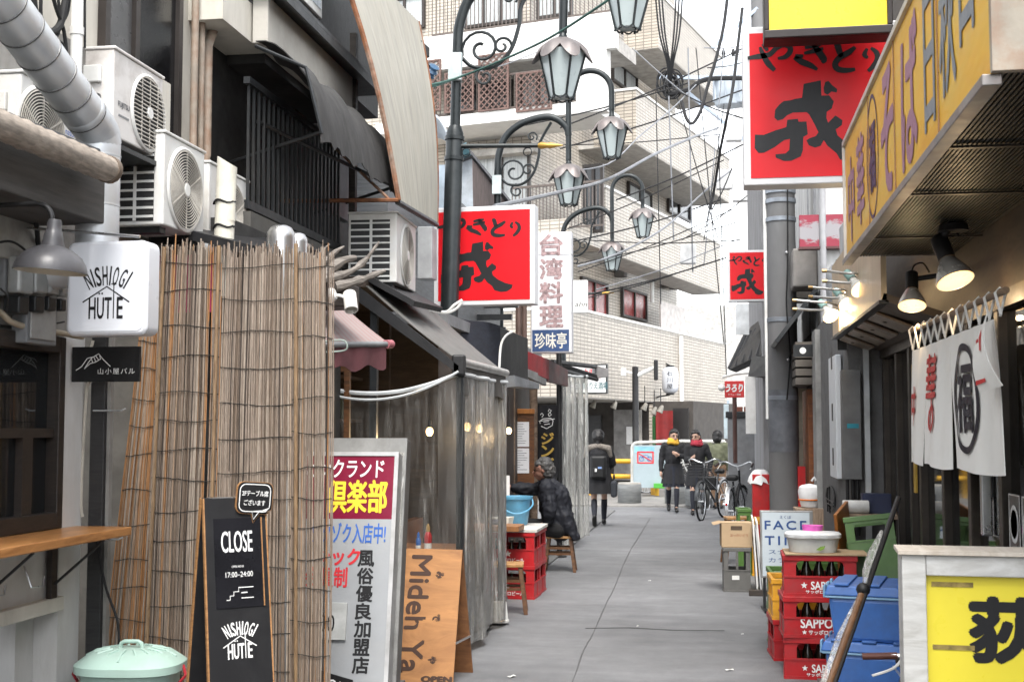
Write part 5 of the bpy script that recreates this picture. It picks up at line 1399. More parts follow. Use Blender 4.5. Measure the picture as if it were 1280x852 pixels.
# clutter behind: grey clad house, AC, pipes
t = thing('grey_clad_house', 'grey clad low house behind the red lightbox sign', 'building', (0, 0, 0))
mb = MB(); mb.box(-4.6, -2.95, 11.3, 17.5, 2.3, 4.15); mb.build('wall', M('grey_siding', (.2,.21,.22), .6, stretch=(1,1,14), var=.25, dirt=.4), t)
mb = MB(); mb.box(-4.6, -2.9, 11.25, 17.6, 4.15, 4.22); mb.build('roof', GREYP, t)
for x, Y in ((648, 17), (655, 17.2)):
 q = PY(x, 400, Y); mb = MB(); mb.cyl((q.x, Y, 2.2), (q.x, Y, 4.3), .04, n=8); mb.build('pipe', M('brown_pipe', (.16,.1,.08), .5), t, True)
for k in range(3):
 mb = MB(); mb.box(-2.94, -2.5, 15.2 + k*.5, 15.28 + k*.5, 2.75 + .2*k, 2.82 + .2*k); mb.build('bracket', DARKMETAL, t)
ac_unit('pale outdoor unit with side louvres on the stall roof beside the red sign', PY(498, 300, 9.0).x, 8.95, 9.65, PY(470, 342, 9.0).z - .1, PY(470, 266, 9.0).z, depth=.36, louvre=True, fan=.4, fc=.5, rz=R(2))
p = PY(532, 320, 11.2); t = thing('meter_cabinet', 'grey metal cabinet left of the red lightbox sign', 'cabinet', (p.x, 11.2, 0))
mb = MB(); mb.box(-.075, .06, 0, .2, PY(532, 348, 11.2).z, PY(532, 283, 11.2).z); mb.build('case', M('cab_grey', (.36,.37,.38), .5), t, bev=.006)
mb = MB(); mb.box(-.19, -.075, .0, .05, PY(532, 288, 11.2).z - .02, PY(532, 288, 11.2).z); mb.box(-.19, -.075, .0, .05, PY(532, 346, 11.2).z, PY(532, 346, 11.2).z + .02); mb.build('bracket', GREYP, t)
# gabled little house above
hy = 17.5
t = thing('gabled_house', 'small weathered gabled house with blue ridge under the scroll lamp', 'building', (0, 0, 0))
A, B, Cc, D = PY(566, 195, hy), PY(590, 190, hy), PY(592, 290, hy), PY(560, 290, hy)
mb = MB(); mb.slab([D, Cc, B, A], .3); mb.build('gable_wall', M('weathered_blue', (.3,.33,.36), .8, dirt=.7, dcol=(.12,.12,.12), dsc=2), t)
A2, B2 = PY(637, 252, hy + 1.8), PY(637, 290, hy + 1.8)
mb = MB(); mb.slab([PY(592, 290, hy), B2, A2, PY(591, 200, hy)], .2); mb.build('side_wall', M('pinkish_boards', (.22,.17,.16), .8, stretch=(1,5,1), dirt=.5), t)
mb = MB(); mb.slab([PY(560, 197, hy - .1), PY(588, 187, hy - .1), PY(640, 252, hy + 1.8), PY(612, 258, hy + 1.8)], .08); mb.build('roof', M('slate', (.1,.1,.11), .6), t)
mb = MB(); mb.tube([PY(562, 196, hy - .12), PY(586, 186, hy - .12)], .1, 8); mb.build('ridge_tile', M('blue_ridge', (.06,.15,.18), .5), t, True)
t = thing('awning_hood', 'pale bluish awning hood just left of the lamp post', 'awning', (0, 0, 0))
hc = PY(533, 190, 13.0)
g = [[V(hc.x + .27*math.sin(a*math.pi/16), 13.0 + .5*(j/4), hc.z - .2 + .62*math.cos(a*math.pi/16)**.8 - .15*j/4) for j in range(5)] for a in range(0, 8)]
mb = MB(); mb.sheet(g, .02); mb.build('hood', M('bluish_hood', (.42,.46,.5), .6), t, True)
mb = MB(); mb.box(hc.x - .1, hc.x + .24, 13.2, 13.25, hc.z - .9, hc.z - .1); mb.build('panel', M('bluish_panel', (.3,.36,.42), .6), t)
# crate table outside with bucket, stools
# ================================================================== right: noodle shop front
RXW = 1.25
BRN = M('bronze_metal', (.06,.05,.042), .4, .5, var=.2, dirt=.3, dcol=(.12,.1,.08))
shopr = thing('noodle_shop', 'dark noodle shop front with brown framed sliding doors at right', 'building', (0, 0, 0))
mb = MB(); mb.box(RXW + .6, RXW + .7, 2.0, 10.0, 0, 2.6); mb.build('back_wall', DKIN, shopr)
mb = MB(); mb.box(RXW, RXW + .2, 2.0, 10.0, 2.2, 4.6); mb.build('upper_wall', DKIN, shopr)
mb = MB(); mb.box(RXW - .02, RXW + .1, 2.0, 10.0, 2.12, 2.195); mb.build('lintel', BRN, shopr)
mb = MB(); mb.box(RXW + .1, 5, -26, 1.99, 0, 2.8); mb.build('unseen_light_block', GREYW, shopr)  # unseen block on the right, added to keep light from behind off the alley
mb = MB(); mb.box(RXW, RXW + .12, 2.0, 10.0, 0, .1); mb.build('threshold', GREYP, shopr)
ys = [2.6, 3.3, 3.95, 4.6, 5.25, 5.95, 6.65, 7.4, 8.2, 8.6, 9.2, 9.9]
for i, y in enumerate(ys):
 mb = MB(); mb.box(RXW - .015, RXW + .07, y - .04, y + .04, .1, 2.12); mb.build('door_stile', BRN, shopr, bev=.004)
for i, (a, b) in enumerate(zip(ys, ys[1:])):
 mb = MB(); mb.box(RXW + .01, RXW + .05, a + .04, b - .04, .1, .55); kp = mb.build('kick_panel', m_wood('tan_panel', (.22,.17,.11), (.33,.26,.18), 4, (1,1,4), .5), shopr)
 mb = MB(); mb.box(RXW + .025, RXW + .03, a + .04, b - .04, .6, 2.12); mb.build('pane', m_glass('shop_glass', (.5,.5,.5), .04, .6), shopr)
 mb = MB(); mb.box(RXW + .005, RXW + .055, a + .04, b - .04, .55, .6); mb.build('door_rail', BRN, shopr)
mb = MB(); mb.box(RXW - .03, RXW - .018, 8.28, 8.36, 1.2, 2.0); mb.build('yellow_strip', M('mustard_strip', (.4,.25,.03), .6), shopr)
mb = MB(); mb.box(RXW - .03, RXW + .02, 6.28, 6.32, 1.1, 1.5); mb.build('door_pull', STEEL, shopr, bev=.008)
# menu photographs on the glass
FOOD = [(.45,.3,.15), (.5,.42,.3), (.4,.33,.22), (.42,.25,.12)]
for i, (y, z) in enumerate(((5.66, 1.2), (5.42, 1.2), (5.66, .93), (5.42, .93))):
 t = thing('menu_photo', ['upper left menu photo of a bowl behind the curtain', 'upper right menu photo of a bowl behind the curtain', 'lower left menu photo of a bowl behind the curtain', 'lower right menu photo of a bowl behind the curtain'][i], 'menu photo', (RXW - .02, y, z), 0, 'menu photos on the shop door')
 mb = MB(); mb.box(0, .006, -.1, .1, -.125, .125); mb.build('card', M('menu_black', (.03,.03,.032), .3), t)
 mb = MB(); mb.box(-.001, 0, -.098, .098, -.123, -.118); mb.box(-.001, 0, -.098, .098, .118, .123); mb.box(-.001, 0, -.098, -.093, -.118, .118); mb.box(-.001, 0, .093, .098, -.118, .118); mb.build('white_border', INK_W, t)
 Q = T(-.001, 0, 0) @ FNX
 mb = MB(); mb.lathe([(.001,0),(.075,0),(.08,.001)], 24, Q); mb.build('bowl', M('bowl_white', (.6,.62,.62), .3), t)
 mb = MB(); mb.lathe([(.001,.002),(.06,.002)], 24, Q); mb.build('soup', M('soup%d' % i, FOOD[i], .4, var=.5, sc=40), t)
# ---- yellow lightbox canopy
cx = .70
cf = PX(1058, 322, cx); cn = PX(1237, 68, cx)
zb, zt = cf.z - .01, PX(1058, 178, cx).z
Y0, Y1 = cn.y, cf.y
t = thing('yellow_canopy', 'long yellow lightbox canopy with purple lettering above the shop doors', 'canopy', (0, 0, 0))
def m_yellowface():
 m, nt, bs = base_nodes('yellow_film')
 v = coords(nt, (1,.6,1.5), False)
 n1 = noise(nt, v, 2.2, 4); n2 = noise(nt, coords(nt, (1,.4,4), False), 3.0, 5)
 c = ramp(nt, n1, [(.3, (.62,.27,.012)), (.5, (.7,.38,.015)), (.7, (.66,.42,.04))])
 c = mix(nt, ramp(nt, n2, [(.5, (0,0,0)), (.7, (.4,)*3)]), c, (.6,.46,.16))
 nt.links.new(c, bs.inputs['Base Color']); bs.inputs['Roughness'].default_value = .45
 bump(nt, bs, noise(nt, v, 3, 3), .25, .03)
 return m
mb = MB(); mb.box(cx + .003, cx + .02, Y0, Y1, zb, zt); mb.build('face', m_yellowface(), t)
mb = MB(); mb.box(cx + .02, RXW, Y0 + .01, Y1 - .01, zb + .12, zt); mb.build('body', BRN, t)
mb = MB(); mb.box(cx - .02, cx + .03, Y0, Y1 + .015, zb - .03, zb + .0); mb.build('lower_trim', M('steel_trim', (.32,.31,.3), .4, .5, dirt=.4, dcol=(.25,.13,.08)), t, bev=.003)
mb = MB(); mb.box(cx - .012, cx + .03, Y0, Y1 + .015, zt, zt + .025); mb.box(cx - .012, cx + .002, Y1, Y1 + .015, zb, zt); mb.build('upper_trim', M('pale_trim', (.5,.48,.45), .4, .4), t)
for y in (4.12, 5.1, 5.95):
 mb = MB(); mb.box(cx - .002, cx + .002, y - .004, y + .004, zb, zt); mb.build('panel_joint', M('joint_orange', (.35,.18,.08), .5), t)
mb = MB(); mb.box(cx, RXW, Y0 - .03, Y0 - .001, zb, zt); mb.build('rusty_end', M('rusty_end', (.38,.34,.28), .7, dirt=.9, dcol=(.25,.09,.03), dsc=4), t)
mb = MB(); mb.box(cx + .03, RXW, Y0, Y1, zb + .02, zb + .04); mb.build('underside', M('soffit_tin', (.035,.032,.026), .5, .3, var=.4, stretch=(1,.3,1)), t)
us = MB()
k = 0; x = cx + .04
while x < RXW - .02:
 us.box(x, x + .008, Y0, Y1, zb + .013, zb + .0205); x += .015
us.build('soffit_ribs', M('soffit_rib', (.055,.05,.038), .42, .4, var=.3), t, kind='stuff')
for y in (Y0 + .9, Y0 + 1.75, Y1 - .75):
 mb = MB(); mb.box(cx + .03, RXW, y - .012, y + .012, zb + .0, zb + .0075); mb.build('cross_bar', BRN, t)
PURP = ink('purple', (.38,.19,.27)); SLATE = ink('slate', (.27,.29,.32))
Qc = lambda y, z: T(cx + .0005, y, z) @ FNX
zc_ = (zb + zt) / 2
text('中', PURP, t, Qc(6.72, zc_ - .03), .28, .42, .03); text('華', PURP, t, Qc(6.3, zc_ - .01), .3, .42, .03)
text('福', ink('plum', (.12,.05,.14)), t, Qc(5.82, zc_), .22, .3, .04)
mb = MB(); mb.brush([(.2*math.cos(i*math.pi/20), .27*math.sin(i*math.pi/20)) for i in range(41)], .018, Qc(5.82, zc_)); mb.build('ring', ink('plum', (.1,.05,.14)), t)
text('そ', PURP, t, Qc(5.32, zc_), .36, .5, .03); text('ば', PURP, t, Qc(4.72, zc_), .38, .5, .03)
text('日', SLATE, t, Qc(4.28, zc_), .2, .45, .02); text('秋', SLATE, t, Qc(3.95, zc_ + .03), .26, .45, .02); text('口', SLATE, t, Qc(3.65, zc_ + .08), .2, .4, .02)
# ---- noren
NX = 1.05
n0, n1 = PX(1140, 413, NX), PX(1250, 366, NX)
zr_ = (n0.z + n1.z) / 2; ny0, ny1 = n1.y, n0.y
t = thing('noren_curtain', 'white split shop curtain with red characters and a ringed navy 福', 'curtain', (0, 0, 0))
mb = MB(); mb.tube([V(NX, ny1 + .06, n0.z), V(NX, ny0 - .1, n1.z)], .014, 10); mb.build('rod', m_wood('rod_wood', '#5d4a38', '#8a7258', 6, (6,1,6), .6), t, True)
CLOTH = M('noren_cloth', (.8,.79,.75), .85, var=.04, sc=3, bmp=.1, bsc=250, dirt=.2, dcol=(.42,.39,.33))
zt_n = zr_ - .1; zb_n = PX(1140, 577, NX).z
edges = [ny1, ny1 - (ny1-ny0)*.21, ny1 - (ny1-ny0)*.53, ny0 + .12]
flap0 = len(edges)
def surf(y, z):
 s = (ny1 - y); q = (zt_n - z) / (zt_n - zb_n)
 return V(NX - .03*q*math.sin(s*2.2 + .4) - .009*q*math.sin(s*9.5) - .004*math.sin(s*23 + q*3), y + .0*q, z)
for i, (a, b) in enumerate(zip(edges, edges[1:])):
 gap = .012; g = []
 nU = 18
 for u in range(nU + 1):
  s = u / nU; row = []
  for v in range(17):
   q = v / 16; sp = .035 * max(0, q - .35)
   aa = a - gap*q - (sp if i > 0 else -.05*q); bb = b + gap*q + (sp if i < 2 else -.06*q)
   y = aa + (bb - aa) * s
   z = zt_n + (zb_n - zt_n) * q + .008*math.sin(s*5 + i)*q
   row.append(surf(y, z))
  g.append(row)
 mb = MB(); mb.sheet(g, .003); mb.build('cloth_panel', CLOTH, t, True)
# folded-back near flap
g = []
for u in range(9):
 s = u / 8; row = []
 for v in range(11):
  q = v / 10
  y = ny0 + .12 - .25*s*(.55 + .45*q) ; z = zt_n - .28*q + (.02*s)
  row.append(V(NX - .03 - .05*math.sin(q*2.6) - .02*s + .05*s*q, y, z))
 g.append(row)
mb = MB(); mb.sheet(g, .003); fl = mb.build('turned_flap', CLOTH, t, True)
for k in range(12):
 y = ny1 - .02 - (ny1 - ny0 - .02) * k / 11
 zz = n0.z + (n1.z - n0.z) * (ny1 - y) / (ny1 - ny0)
 mb = MB(); mb.tube([V(NX - .004, y - .025, zt_n + .003), V(NX - .02, y - .008, zz), V(NX, y, zz + .02), V(NX + .02, y + .002, zz), V(NX + .004, y + .025, zt_n + .003)], .006, 4); mb.build('loop', CLOTH, t, True)
REDT = ink('noren_red', (.5,.03,.03)); NAVYT = ink('noren_navy', (.015,.015,.035))
def ntext(s, yc, zc2, w, h, ik, bold, off=.008):
 def fn(p):
  q = surf(yc - p.x, zc2 + p.y); return q + V(-off - p.z, 0, 0)
 text(s, ik, t, None, w, h, bold, fn=fn)
zmid = (zt_n + zb_n) / 2
W_ = ny1 - ny0
ntext('中', ny1 - W_*.06, zmid + .0, .13, .2, REDT, .03); ntext('華', ny1 - W_*.32, zmid + .12, .3, .24, REDT, .022); ntext('の', ny1 - W_*.33, zmid - .07, .2, .13, REDT, .04)
ntext('福', ny1 - W_*.67, zmid + .015, .3, .29, NAVYT, .022)
mb = MB(); n_ = 48
ro = [surf(ny1 - W_*.67 - .25*math.cos(2*math.pi*i/n_), zmid + .01 + .235*math.sin(2*math.pi*i/n_)) + V(-.008, 0, 0) for i in range(n_)]
ri = [surf(ny1 - W_*.67 - .215*math.cos(2*math.pi*i/n_), zmid + .01 + .205*math.sin(2*math.pi*i/n_)) + V(-.008, 0, 0) for i in range(n_)]
mb.add(ro + ri, [(i, (i+1) % n_, n_ + (i+1) % n_, n_ + i) for i in range(n_)]); mb.build('ring', NAVYT, t)
mb = MB()
for a, b in (((.1, .95), (.3, .15)), ((.32, .95), (.5, .62))):
 pts = []
 for k in range(6):
  s = a[0] + (b[0] - a[0])*k/5; q = 1 - (a[1] + (b[1] - a[1])*k/5)
 def fp_(s, q): return g[min(8, int(s*8))][min(10, int(q*10))] + V(-.006, -.003, 0)
mb.add([fp_(.2, .3), fp_(.45, .3), fp_(.62, .98), fp_(.05, .98)], [(0, 1, 2, 3)]); mb.add([fp_(.55, .3), fp_(.7, .25), fp_(.8, .5), fp_(.65, .55)], [(0, 1, 2, 3)])
mb.build('red_mark', REDT, fl)
# ---- two reflector lamps under the canopy
def reflector(label, px_, py_, Y, k, ry, hang):
 p = PY(px_, py_, Y)
 t = thing('reflector_lamp', label, 'lamp', p, 0, 'lit reflector lamps under the canopy')
 Q = Matrix.Rotation(R(ry), 4, 'Y') @ Matrix.Rotation(R(-24), 4, 'X') @ Matrix.Scale(k, 4)
 mb = MB(); mb.lathe([(.045,-.02),(.062,-.035),(.06,-.02),(.052,.0),(.034,.035),(.026,.05)], 28, Q, cap=False); mb.build('reflector', M('chrome_refl', (.6,.58,.54), .25, .35), t, True)
 mb = MB(); mb.lathe([(.001,-.032),(.03,-.036),(.058,-.034)], 28, Q, cap=False); mb.build('lit_face', M('lit_face', (.5,.33,.14), .3, emit=(1,.58,.24), es=.55, bmp=0), t, True)
 mb = MB(); mb.lathe([(.028,.051),(.029,.06),(.029,.135),(.024,.14),(.001,.14)], 20, Q); mb.build('socket', BLACK, t, True)
 mb = MB(); top = Q @ V(0, 0, .14); mb.tube(smoothpath([top, top + V(.015, 0, .04), top + V(.06, 0, .05), top + V(.09, 0, .0)], 5), .005, 6); mb.build('flex', BLACK, t, True)
 mb = MB()
 if hang: mb.cyl(Q @ V(0, 0, .13), V(.01, 0, zb - p.z + .01), .013*k, n=10); mb.lathe([(.05*k, 0), (.045*k, .03), (.001, .03)], 16, T(.01, 0, zb - p.z - .025))
 else: mb.tube([Q @ V(.02, 0, .11), V(.12, .0, .105*k), V(RXW - p.x, .05, .105*k)], .012*k, 8)
 mb.build('arm', BLACK, t, True)
 lamp('lamp_light', t, Q @ V(0, 0, -.12), .55)
 return t
reflector('lit reflector lamp hanging from a stem under the yellow canopy', 1190, 340, 5.9, 1.35, -14, True)
reflector('lit reflector lamp on a side arm left of the hanging one', 1140, 374, 6.9, 1.15, 4, False)
# ---- tan canopy with spot lamps
tx = .9
zb2 = 2.30; y0_, y1_ = 7.2, PX(1041, 415, tx).y
t = thing('tan_canopy', 'tan metal canopy lit by warm spot lamps past the yellow one', 'canopy', (0, 0, 0))
TAN = M('tan_tin', (.5,.4,.27), .38, .3, var=.12, stretch=(1,6,.5), dirt=.3, dcol=(.25,.17,.1))
mb = MB(); mb.box(tx, tx + .03, y0_, y1_, zb2, zb2 + .55); mb.build('face', TAN, t)
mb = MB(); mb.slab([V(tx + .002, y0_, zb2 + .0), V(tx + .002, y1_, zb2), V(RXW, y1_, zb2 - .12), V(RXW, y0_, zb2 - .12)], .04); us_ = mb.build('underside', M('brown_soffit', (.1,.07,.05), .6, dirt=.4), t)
for i in range(4):
 y = y1_ - .35 - .62 * i
 mb = MB(); mb.slab([V(tx + .04, y - .2, zb2 - .012), V(tx + .04, y + .2, zb2 - .012), V(RXW - .1, y + .2, zb2 - .1), V(RXW - .1, y - .2, zb2 - .1)][::-1], .02); pn = mb.build('pressed_panel', M('pressed_tin', (.28,.21,.15), .4, .5, var=.3), us_, bev=.008)
 for dx in (.13, .22):
  mb = MB(); mb.lathe([(.001,0),(.028,0),(.036,.006)], 16, T(tx + dx, y, zb2 - .045 - dx*.18)); mb.build('hole', DKIN, pn)
mb = MB(); mb.box(tx - .012, tx + .04, y0_, y1_ + .02, zb2 - .02, zb2 - .001); mb.build('edge_trim', DARKMETAL, t)
mb = MB(); mb.box(tx + .03, RXW, y1_ - .04, y1_, zb2 - .1, zb2 + .6); mb.build('end_panel', DARKMETAL, t)
TEAL = M('teal_socket', (.25,.42,.38), .5)
for i, (bx, by, Y, k) in enumerate(((1072, 357, 8.3, 1.15), (1055, 376, 9.0, 1.0), (1036, 391, 9.6, 1.1))):
 p = PY(bx, by, Y)
 t2 = thing('spot_lamp', ['nearest lit spot lamp on the tan canopy', 'middle lit spot lamp on the tan canopy', 'farthest lit spot lamp on the tan canopy'][i], 'lamp', p, 0, 'lit spot lamps on the tan canopy')
 ax = V(.35, -.6, -.6).normalized(); Q = ax.to_track_quat('Z', 'Y').to_matrix().to_4x4() @ Matrix.Scale(k, 4)
 mb = MB(); mb.lathe([(.02,-.06),(.024,-.03),(.05,.02),(.055,.035)], 24, Q, cap=False); mb.build('shell', M('spot_white', (.6,.58,.52), .3), t2, True)
 mb = MB(); mb.lathe([(.001,.04),(.035,.038),(.0545,.034)], 24, Q, cap=False); mb.build('lit_face', BULB, t2, True)
 mb = MB(); mb.lathe([(.022,-.13),(.024,-.12),(.024,-.06),(.001,-.06)], 16, Q); mb.build('socket', TEAL, t2, True)
 lamp('spot_light', t2, Q @ V(0, 0, .09), 1.3)
 for s_ in (0, 1):
  a = Q @ V(0, 0, -.06); dx = -.14 - .02*s_; mb = MB()
  mb.tube(smoothpath([V(tx - p.x + .02, .12 + .1*s_, .03 + .04*s_), V(.0, .03, .03 + .05*s_), V(-.07, .0, .02 + .06*s_), V(-.19 - .02*i, -.02, .03 + .065*s_)], 5), .009, 8); cj = mb.build('conduit_arm', STEEL, t2, True)
  mb = MB(); e = V(-.19 - .02*i, -.02, .03 + .065*s_); mb.cyl(e, e + V(-.03, 0, .001), .012, n=8); mb.build('brass_tip', M('brass', (.4,.27,.12), .35, .8), cj, True)
# ================================================================== right: grey concrete wall with box and long sign
gw = thing('concrete_pier', 'rough grey concrete wall beyond the sliding doors', 'wall', (0, 0, 0))
mb = MB(); mb.box(1.0, 1.5, 10.02, 13.0, 0, 2.6); mb.build('wall', M('rough_concrete', (.2,.2,.2), .85, var=.2, sc=9, bmp=.9, bsc=45, dirt=.4), gw)
mb = MB(); mb.box(1.0 - .004, 1.3, 10.0, 10.5, 2.6, 3.2); mb.build('white_panel', M('pale_clad', (.45,.46,.47), .6, dirt=.4), gw)
mb = MB(); mb.box(.95, 1.0, 12.6, 13.02, 0, 2.55); mb.build('pale_column', M('pale_column', (.32,.32,.31), .7, dirt=.4), gw)
p = PY(1045, 525, 10.6)
t = thing('long_white_sign', 'long narrow white sign board hung on the concrete wall', 'sign', (.96, 10.75, 0))
mb = MB(); mb.box(-.02, .03, -.3, .3, PY(1045, 597, 10.7).z, PY(1045, 445, 10.7).z); mb.build('case', M('white_tube', (.6,.63,.66), .4, var=.03), t, bev=.01)
for z in (2.08, 1.66, 1.3):
 mb = MB(); mb.box(-.022, -.0205, -.06, .05, z, z + .14); mb.build('dark_slot', BLACK, t)
p = PY(1064, 535, 9.9)
t = thing('electric_cabinet', 'slim grey electric cabinet with teal sticker beside the doors', 'cabinet', (p.x, 9.9, 0))
mb = MB(); mb.box(-.065, .075, 0, .11, PY(1064, 599, 9.9).z, PY(1064, 462, 9.9).z); mb.build('case', M('cab_grey2', (.2,.205,.21), .5, dirt=.4), t, bev=.006)
mb = MB(); mb.box(-.03, .055, -.003, -.0005, 1.6, 1.635); mb.build('teal_sticker', M('teal', (.02,.26,.34), .5), t)
for dx in (-.03, .01, .045):
 mb = MB(); mb.cyl((dx, .05, .8), (dx, .05, PY(1064, 599, 9.9).z), .014, n=8); mb.build('conduit', BLACK, t)
mb = MB(); mb.box(.1, .14, .02, .06, 0, 2.3); mb.build('pale_jamb', M('pale_jamb', (.42,.44,.45), .5), t)
# wire basket/grill hung on the concrete wall
p = PX(1040, 622, .985); t = thing('wire_rack', 'black round wire rack leaning on the concrete wall', 'rack', (.975, p.y, p.z))
mb = MB(); mb.tube([V(0, .42*math.cos(i*math.pi/16), .1*math.sin(i*math.pi/16)) for i in range(32)], .009, 5, closed=True); mb.build('hoop', BLACK, t, True)
for q in (((-.4, -.02), (.4, -.02)), ((0, -.13), (0, .1)), ((-.36, -.05), (.36, -.06)), ((.2, -.13), (.2, .08))):
 mb = MB(); mb.tube([V(-.01, q[0][0], q[0][1]), V(-.01, q[1][0], q[1][1])], .007, 5); mb.build('bar', BLACK, t)
# ================================================================== right: buildings beyond the pole
pb = thing('pale_building', 'pale building with pipes and cables rising behind the concrete pole', 'building', (0, 0, 0))
mb = MB(); mb.box(1.05, 3, 13.05, 19, 2.6, 9); mb.build('wall', M('pale_wall', (.5,.5,.49), .7, dirt=.35, stretch=(1,1,.3)), pb)
mb = MB(); mb.box(1.0, 3, 13.03, 19, 0, 2.6); mb.build('shop_wall', M('dim_wall', (.14,.12,.1), .7, dirt=.4), pb)
for x, Y in ((1028, 13.0), (1021, 13.6), (1013, 14.6)):
 q = PY(x, 300, Y); mb = MB(); mb.cyl((q.x, Y - .05, 2.4), (q.x, Y - .05, 7), .035, n=10); mb.build('pipe', M('pipe_grey', (.33,.33,.34), .5), pb, True)
for i, (y, z) in enumerate(((13.4, 3.05), (14.2, 3.0), (15.0, 3.1))):
 mb = MB(); mb.box(.8, 1.05, y, y + .5, z, z + .4); mb.build('vent_box', M('vent_grey', (.3,.28,.26), .6, dirt=.5), pb, bev=.02)
mb = MB(); mb.slab([V(.62, 13.05, 2.45), V(.62, 16, 2.45), V(1.04, 16, 3.0), V(1.04, 13.05, 3.0)], .04); mb.build('lean_roof', DARKMETAL, pb)
for i in range(5):
 mb = MB(); mb.box(.8, .99, 13.2, 15.8, 2.4 - i*.09, 2.47 - i*.09); mb.build('shutter_slat', M('brown_shutter', (.16,.14,.12), .6), pb)
mb = MB(); mb.box(.94, 1.0, 13.5, 14.4, 0, 2.0); mb.build('wood_door', m_wood('rust_wood', '#5f3419', '#8d5227', 4, (1,1,4), .6), pb)
mb = MB(); mb.box(.9, 1.0, 14.6, 14.75, 0, 2.1); mb.build('pale_jamb', M('cream_jamb', (.5,.47,.38), .6), pb)
p = PY(1010, 438, 12.9); t = thing('speaker_bracket', 'dark bracket plate with round hole on the pale panel', 'bracket', (p.x, 12.9, p.z))
mb = MB(); mb.box(-.14, .06, 0, .03, -.06, .06); mb.box(.06, .1, 0, .03, -.13, .13); mb.build('plate', DARKMETAL, t)
mb = MB(); mb.lathe([(.001,0),(.028,0),(.032,.004)], 16, T(-.05, -.001, 0) @ Matrix.Rotation(R(90), 4, 'X')); mb.build('white_disc', WHITEP, t)
t = thing('roof_tank', 'grey domed rooftop hood above the tan canopy', 'hood', tuple(PY(1056, 350, 12.4)))
mb = MB(); mb.lathe([(.17,-.2),(.18,0),(.17,.08),(.12,.15),(.05,.18),(.001,.18)], 24); mb.build('shell', GREYP, t, True)
# old red and white sign behind the pole
p = PY(1029, 288, 12.95); t = thing('peeling_sign', 'peeling red and white sign board right of the concrete pole', 'sign', (p.x, 12.95, p.z))
def m_peel():
 m, nt, bs = base_nodes('peeling_paint')
 tc = node(nt, 'ShaderNodeTexCoord'); sp = node(nt, 'ShaderNodeSeparateXYZ'); nt.links.new(tc.outputs['Object'], sp.inputs[0])
 v = coords(nt, (1.2,1,3), False); n = noise(nt, v, 4, 8, .7)
 ab = node(nt, 'ShaderNodeMath', operation='ABSOLUTE'); nt.links.new(sp.outputs[2], ab.inputs[0])
 ad = node(nt, 'ShaderNodeMath', operation='MULTIPLY_ADD'); ad.inputs[1].default_value = -2.6; nt.links.new(ab.outputs[0], ad.inputs[0]); nt.links.new(n, ad.inputs[2])
 f = ramp(nt, ad.outputs[0], [(.26, (0,0,0)), (.34, (1,1,1))])
 c = mix(nt, f, (.2,.012,.03), (.22,.21,.22)); nt.links.new(c, bs.inputs['Base Color']); bs.inputs['Roughness'].default_value = .6
 return m
mb = MB(); mb.box(-.23, .25, 0, .1, -.16, .16); mb.build('board', m_peel(), t)
mb = MB(); mb.box(-.24, .26, -.02, .1, -.185, -.161); mb.build('lower_frame', M('maroon', (.12,.04,.04), .6), t)
# dark eaved shop past the pole with grey cabinet and little red sign
ev = thing('eaved_shop', 'dark tiled eave of the shop behind the concrete pole', 'building', (0, 0, 0))
mb = MB(); mb.box(.62, 2.5, 17.2, 24, 0, 6.2); mb.build('wall', M('far_grey_wall', (.3,.3,.31), .7, dirt=.4, stretch=(1,1,.3)), ev)
e0_, e1_, e2_, e3_ = PY(911, 462, 19.5), PY(966, 436, 17.0), PY(966, 408, 17.0), PY(926, 425, 19.5)
mb = MB(); mb.slab([e0_, e1_, e2_ + V(.1, 0, .3), e3_ + V(.15, 0, .2)], .12); mb.build('eave', BLACK, ev)
mb = MB(); mb.slab([PY(935, 470, 17.5), PY(966, 470, 16.8), PY(966, 445, 16.8), PY(940, 445, 17.5)], .25); mb.build('awning', BLACK, ev)
for i in range(7):
 a = e0_.lerp(e1_, i/6) + V(.02, -.03, 0); b = e3_.lerp(e2_, i/6) + V(.1, -.03, .1); mb = MB(); mb.tube([a, b], .05, 8); mb.build('roof_tile', M('black_tile', (.03,.03,.033), .4), ev, True)
mb = MB(); mb.box(-.09, .09, 0, .05, PY(930, 418, 18).z, PY(930, 380, 18).z, T(PY(928, 400, 18).x, 18, 0)); mb.build('white_nameplate', M('white_plate', (.6,.62,.63), .5), ev)
mb = MB(); mb.box(-.07, .07, 0, .05, PY(936, 497, 18.2).z - .5, PY(936, 470, 18.2).z, T(PY(938, 480, 18.2).x, 18.2, 0)); mb.build('white_post', WHITEP, ev)
p = PY(927, 560, 21.4); t = thing('grey_cabinet', 'tall grey metal cabinet beside the parked bicycles', 'cabinet', (p.x, 21.4, 0))
mb = MB(); mb.box(-.22, .22, 0, .5, 0, PY(927, 522, 21.4).z); mb.build('body', M('cab_grey3', (.23,.235,.245), .5, .1, dirt=.4), t, bev=.01)
mb = MB(); mb.box(-.25, .25, -.03, .53, PY(927, 522, 21.4).z, PY(927, 514, 21.4).z); mb.build('top', DARKMETAL, t, bev=.01)
mb = MB(); mb.box(.1, .15, -.006, -.0005, PY(927, 535, 21.4).z, PY(927, 528, 21.4).z); mb.build('sticker', INK_W, t)
for i, dx in enumerate((-.02, .1)):
 o = MB().box(-.05, .05, -.04, .04, 0, .08).build('flower_pot', M('terracotta', (.25,.08,.05), .8), bev=.01); o.location = (p.x + dx, 21.6, PY(927, 514, 21.4).z); tag(o, ['left terracotta pot on top of the grey cabinet', 'right terracotta pot on top of the grey cabinet'][i], 'pot')
p = PY(918, 486, 17.6); t = thing('red_shop_sign', 'small bright red shop sign with white brush lettering past the pole', 'sign', p)
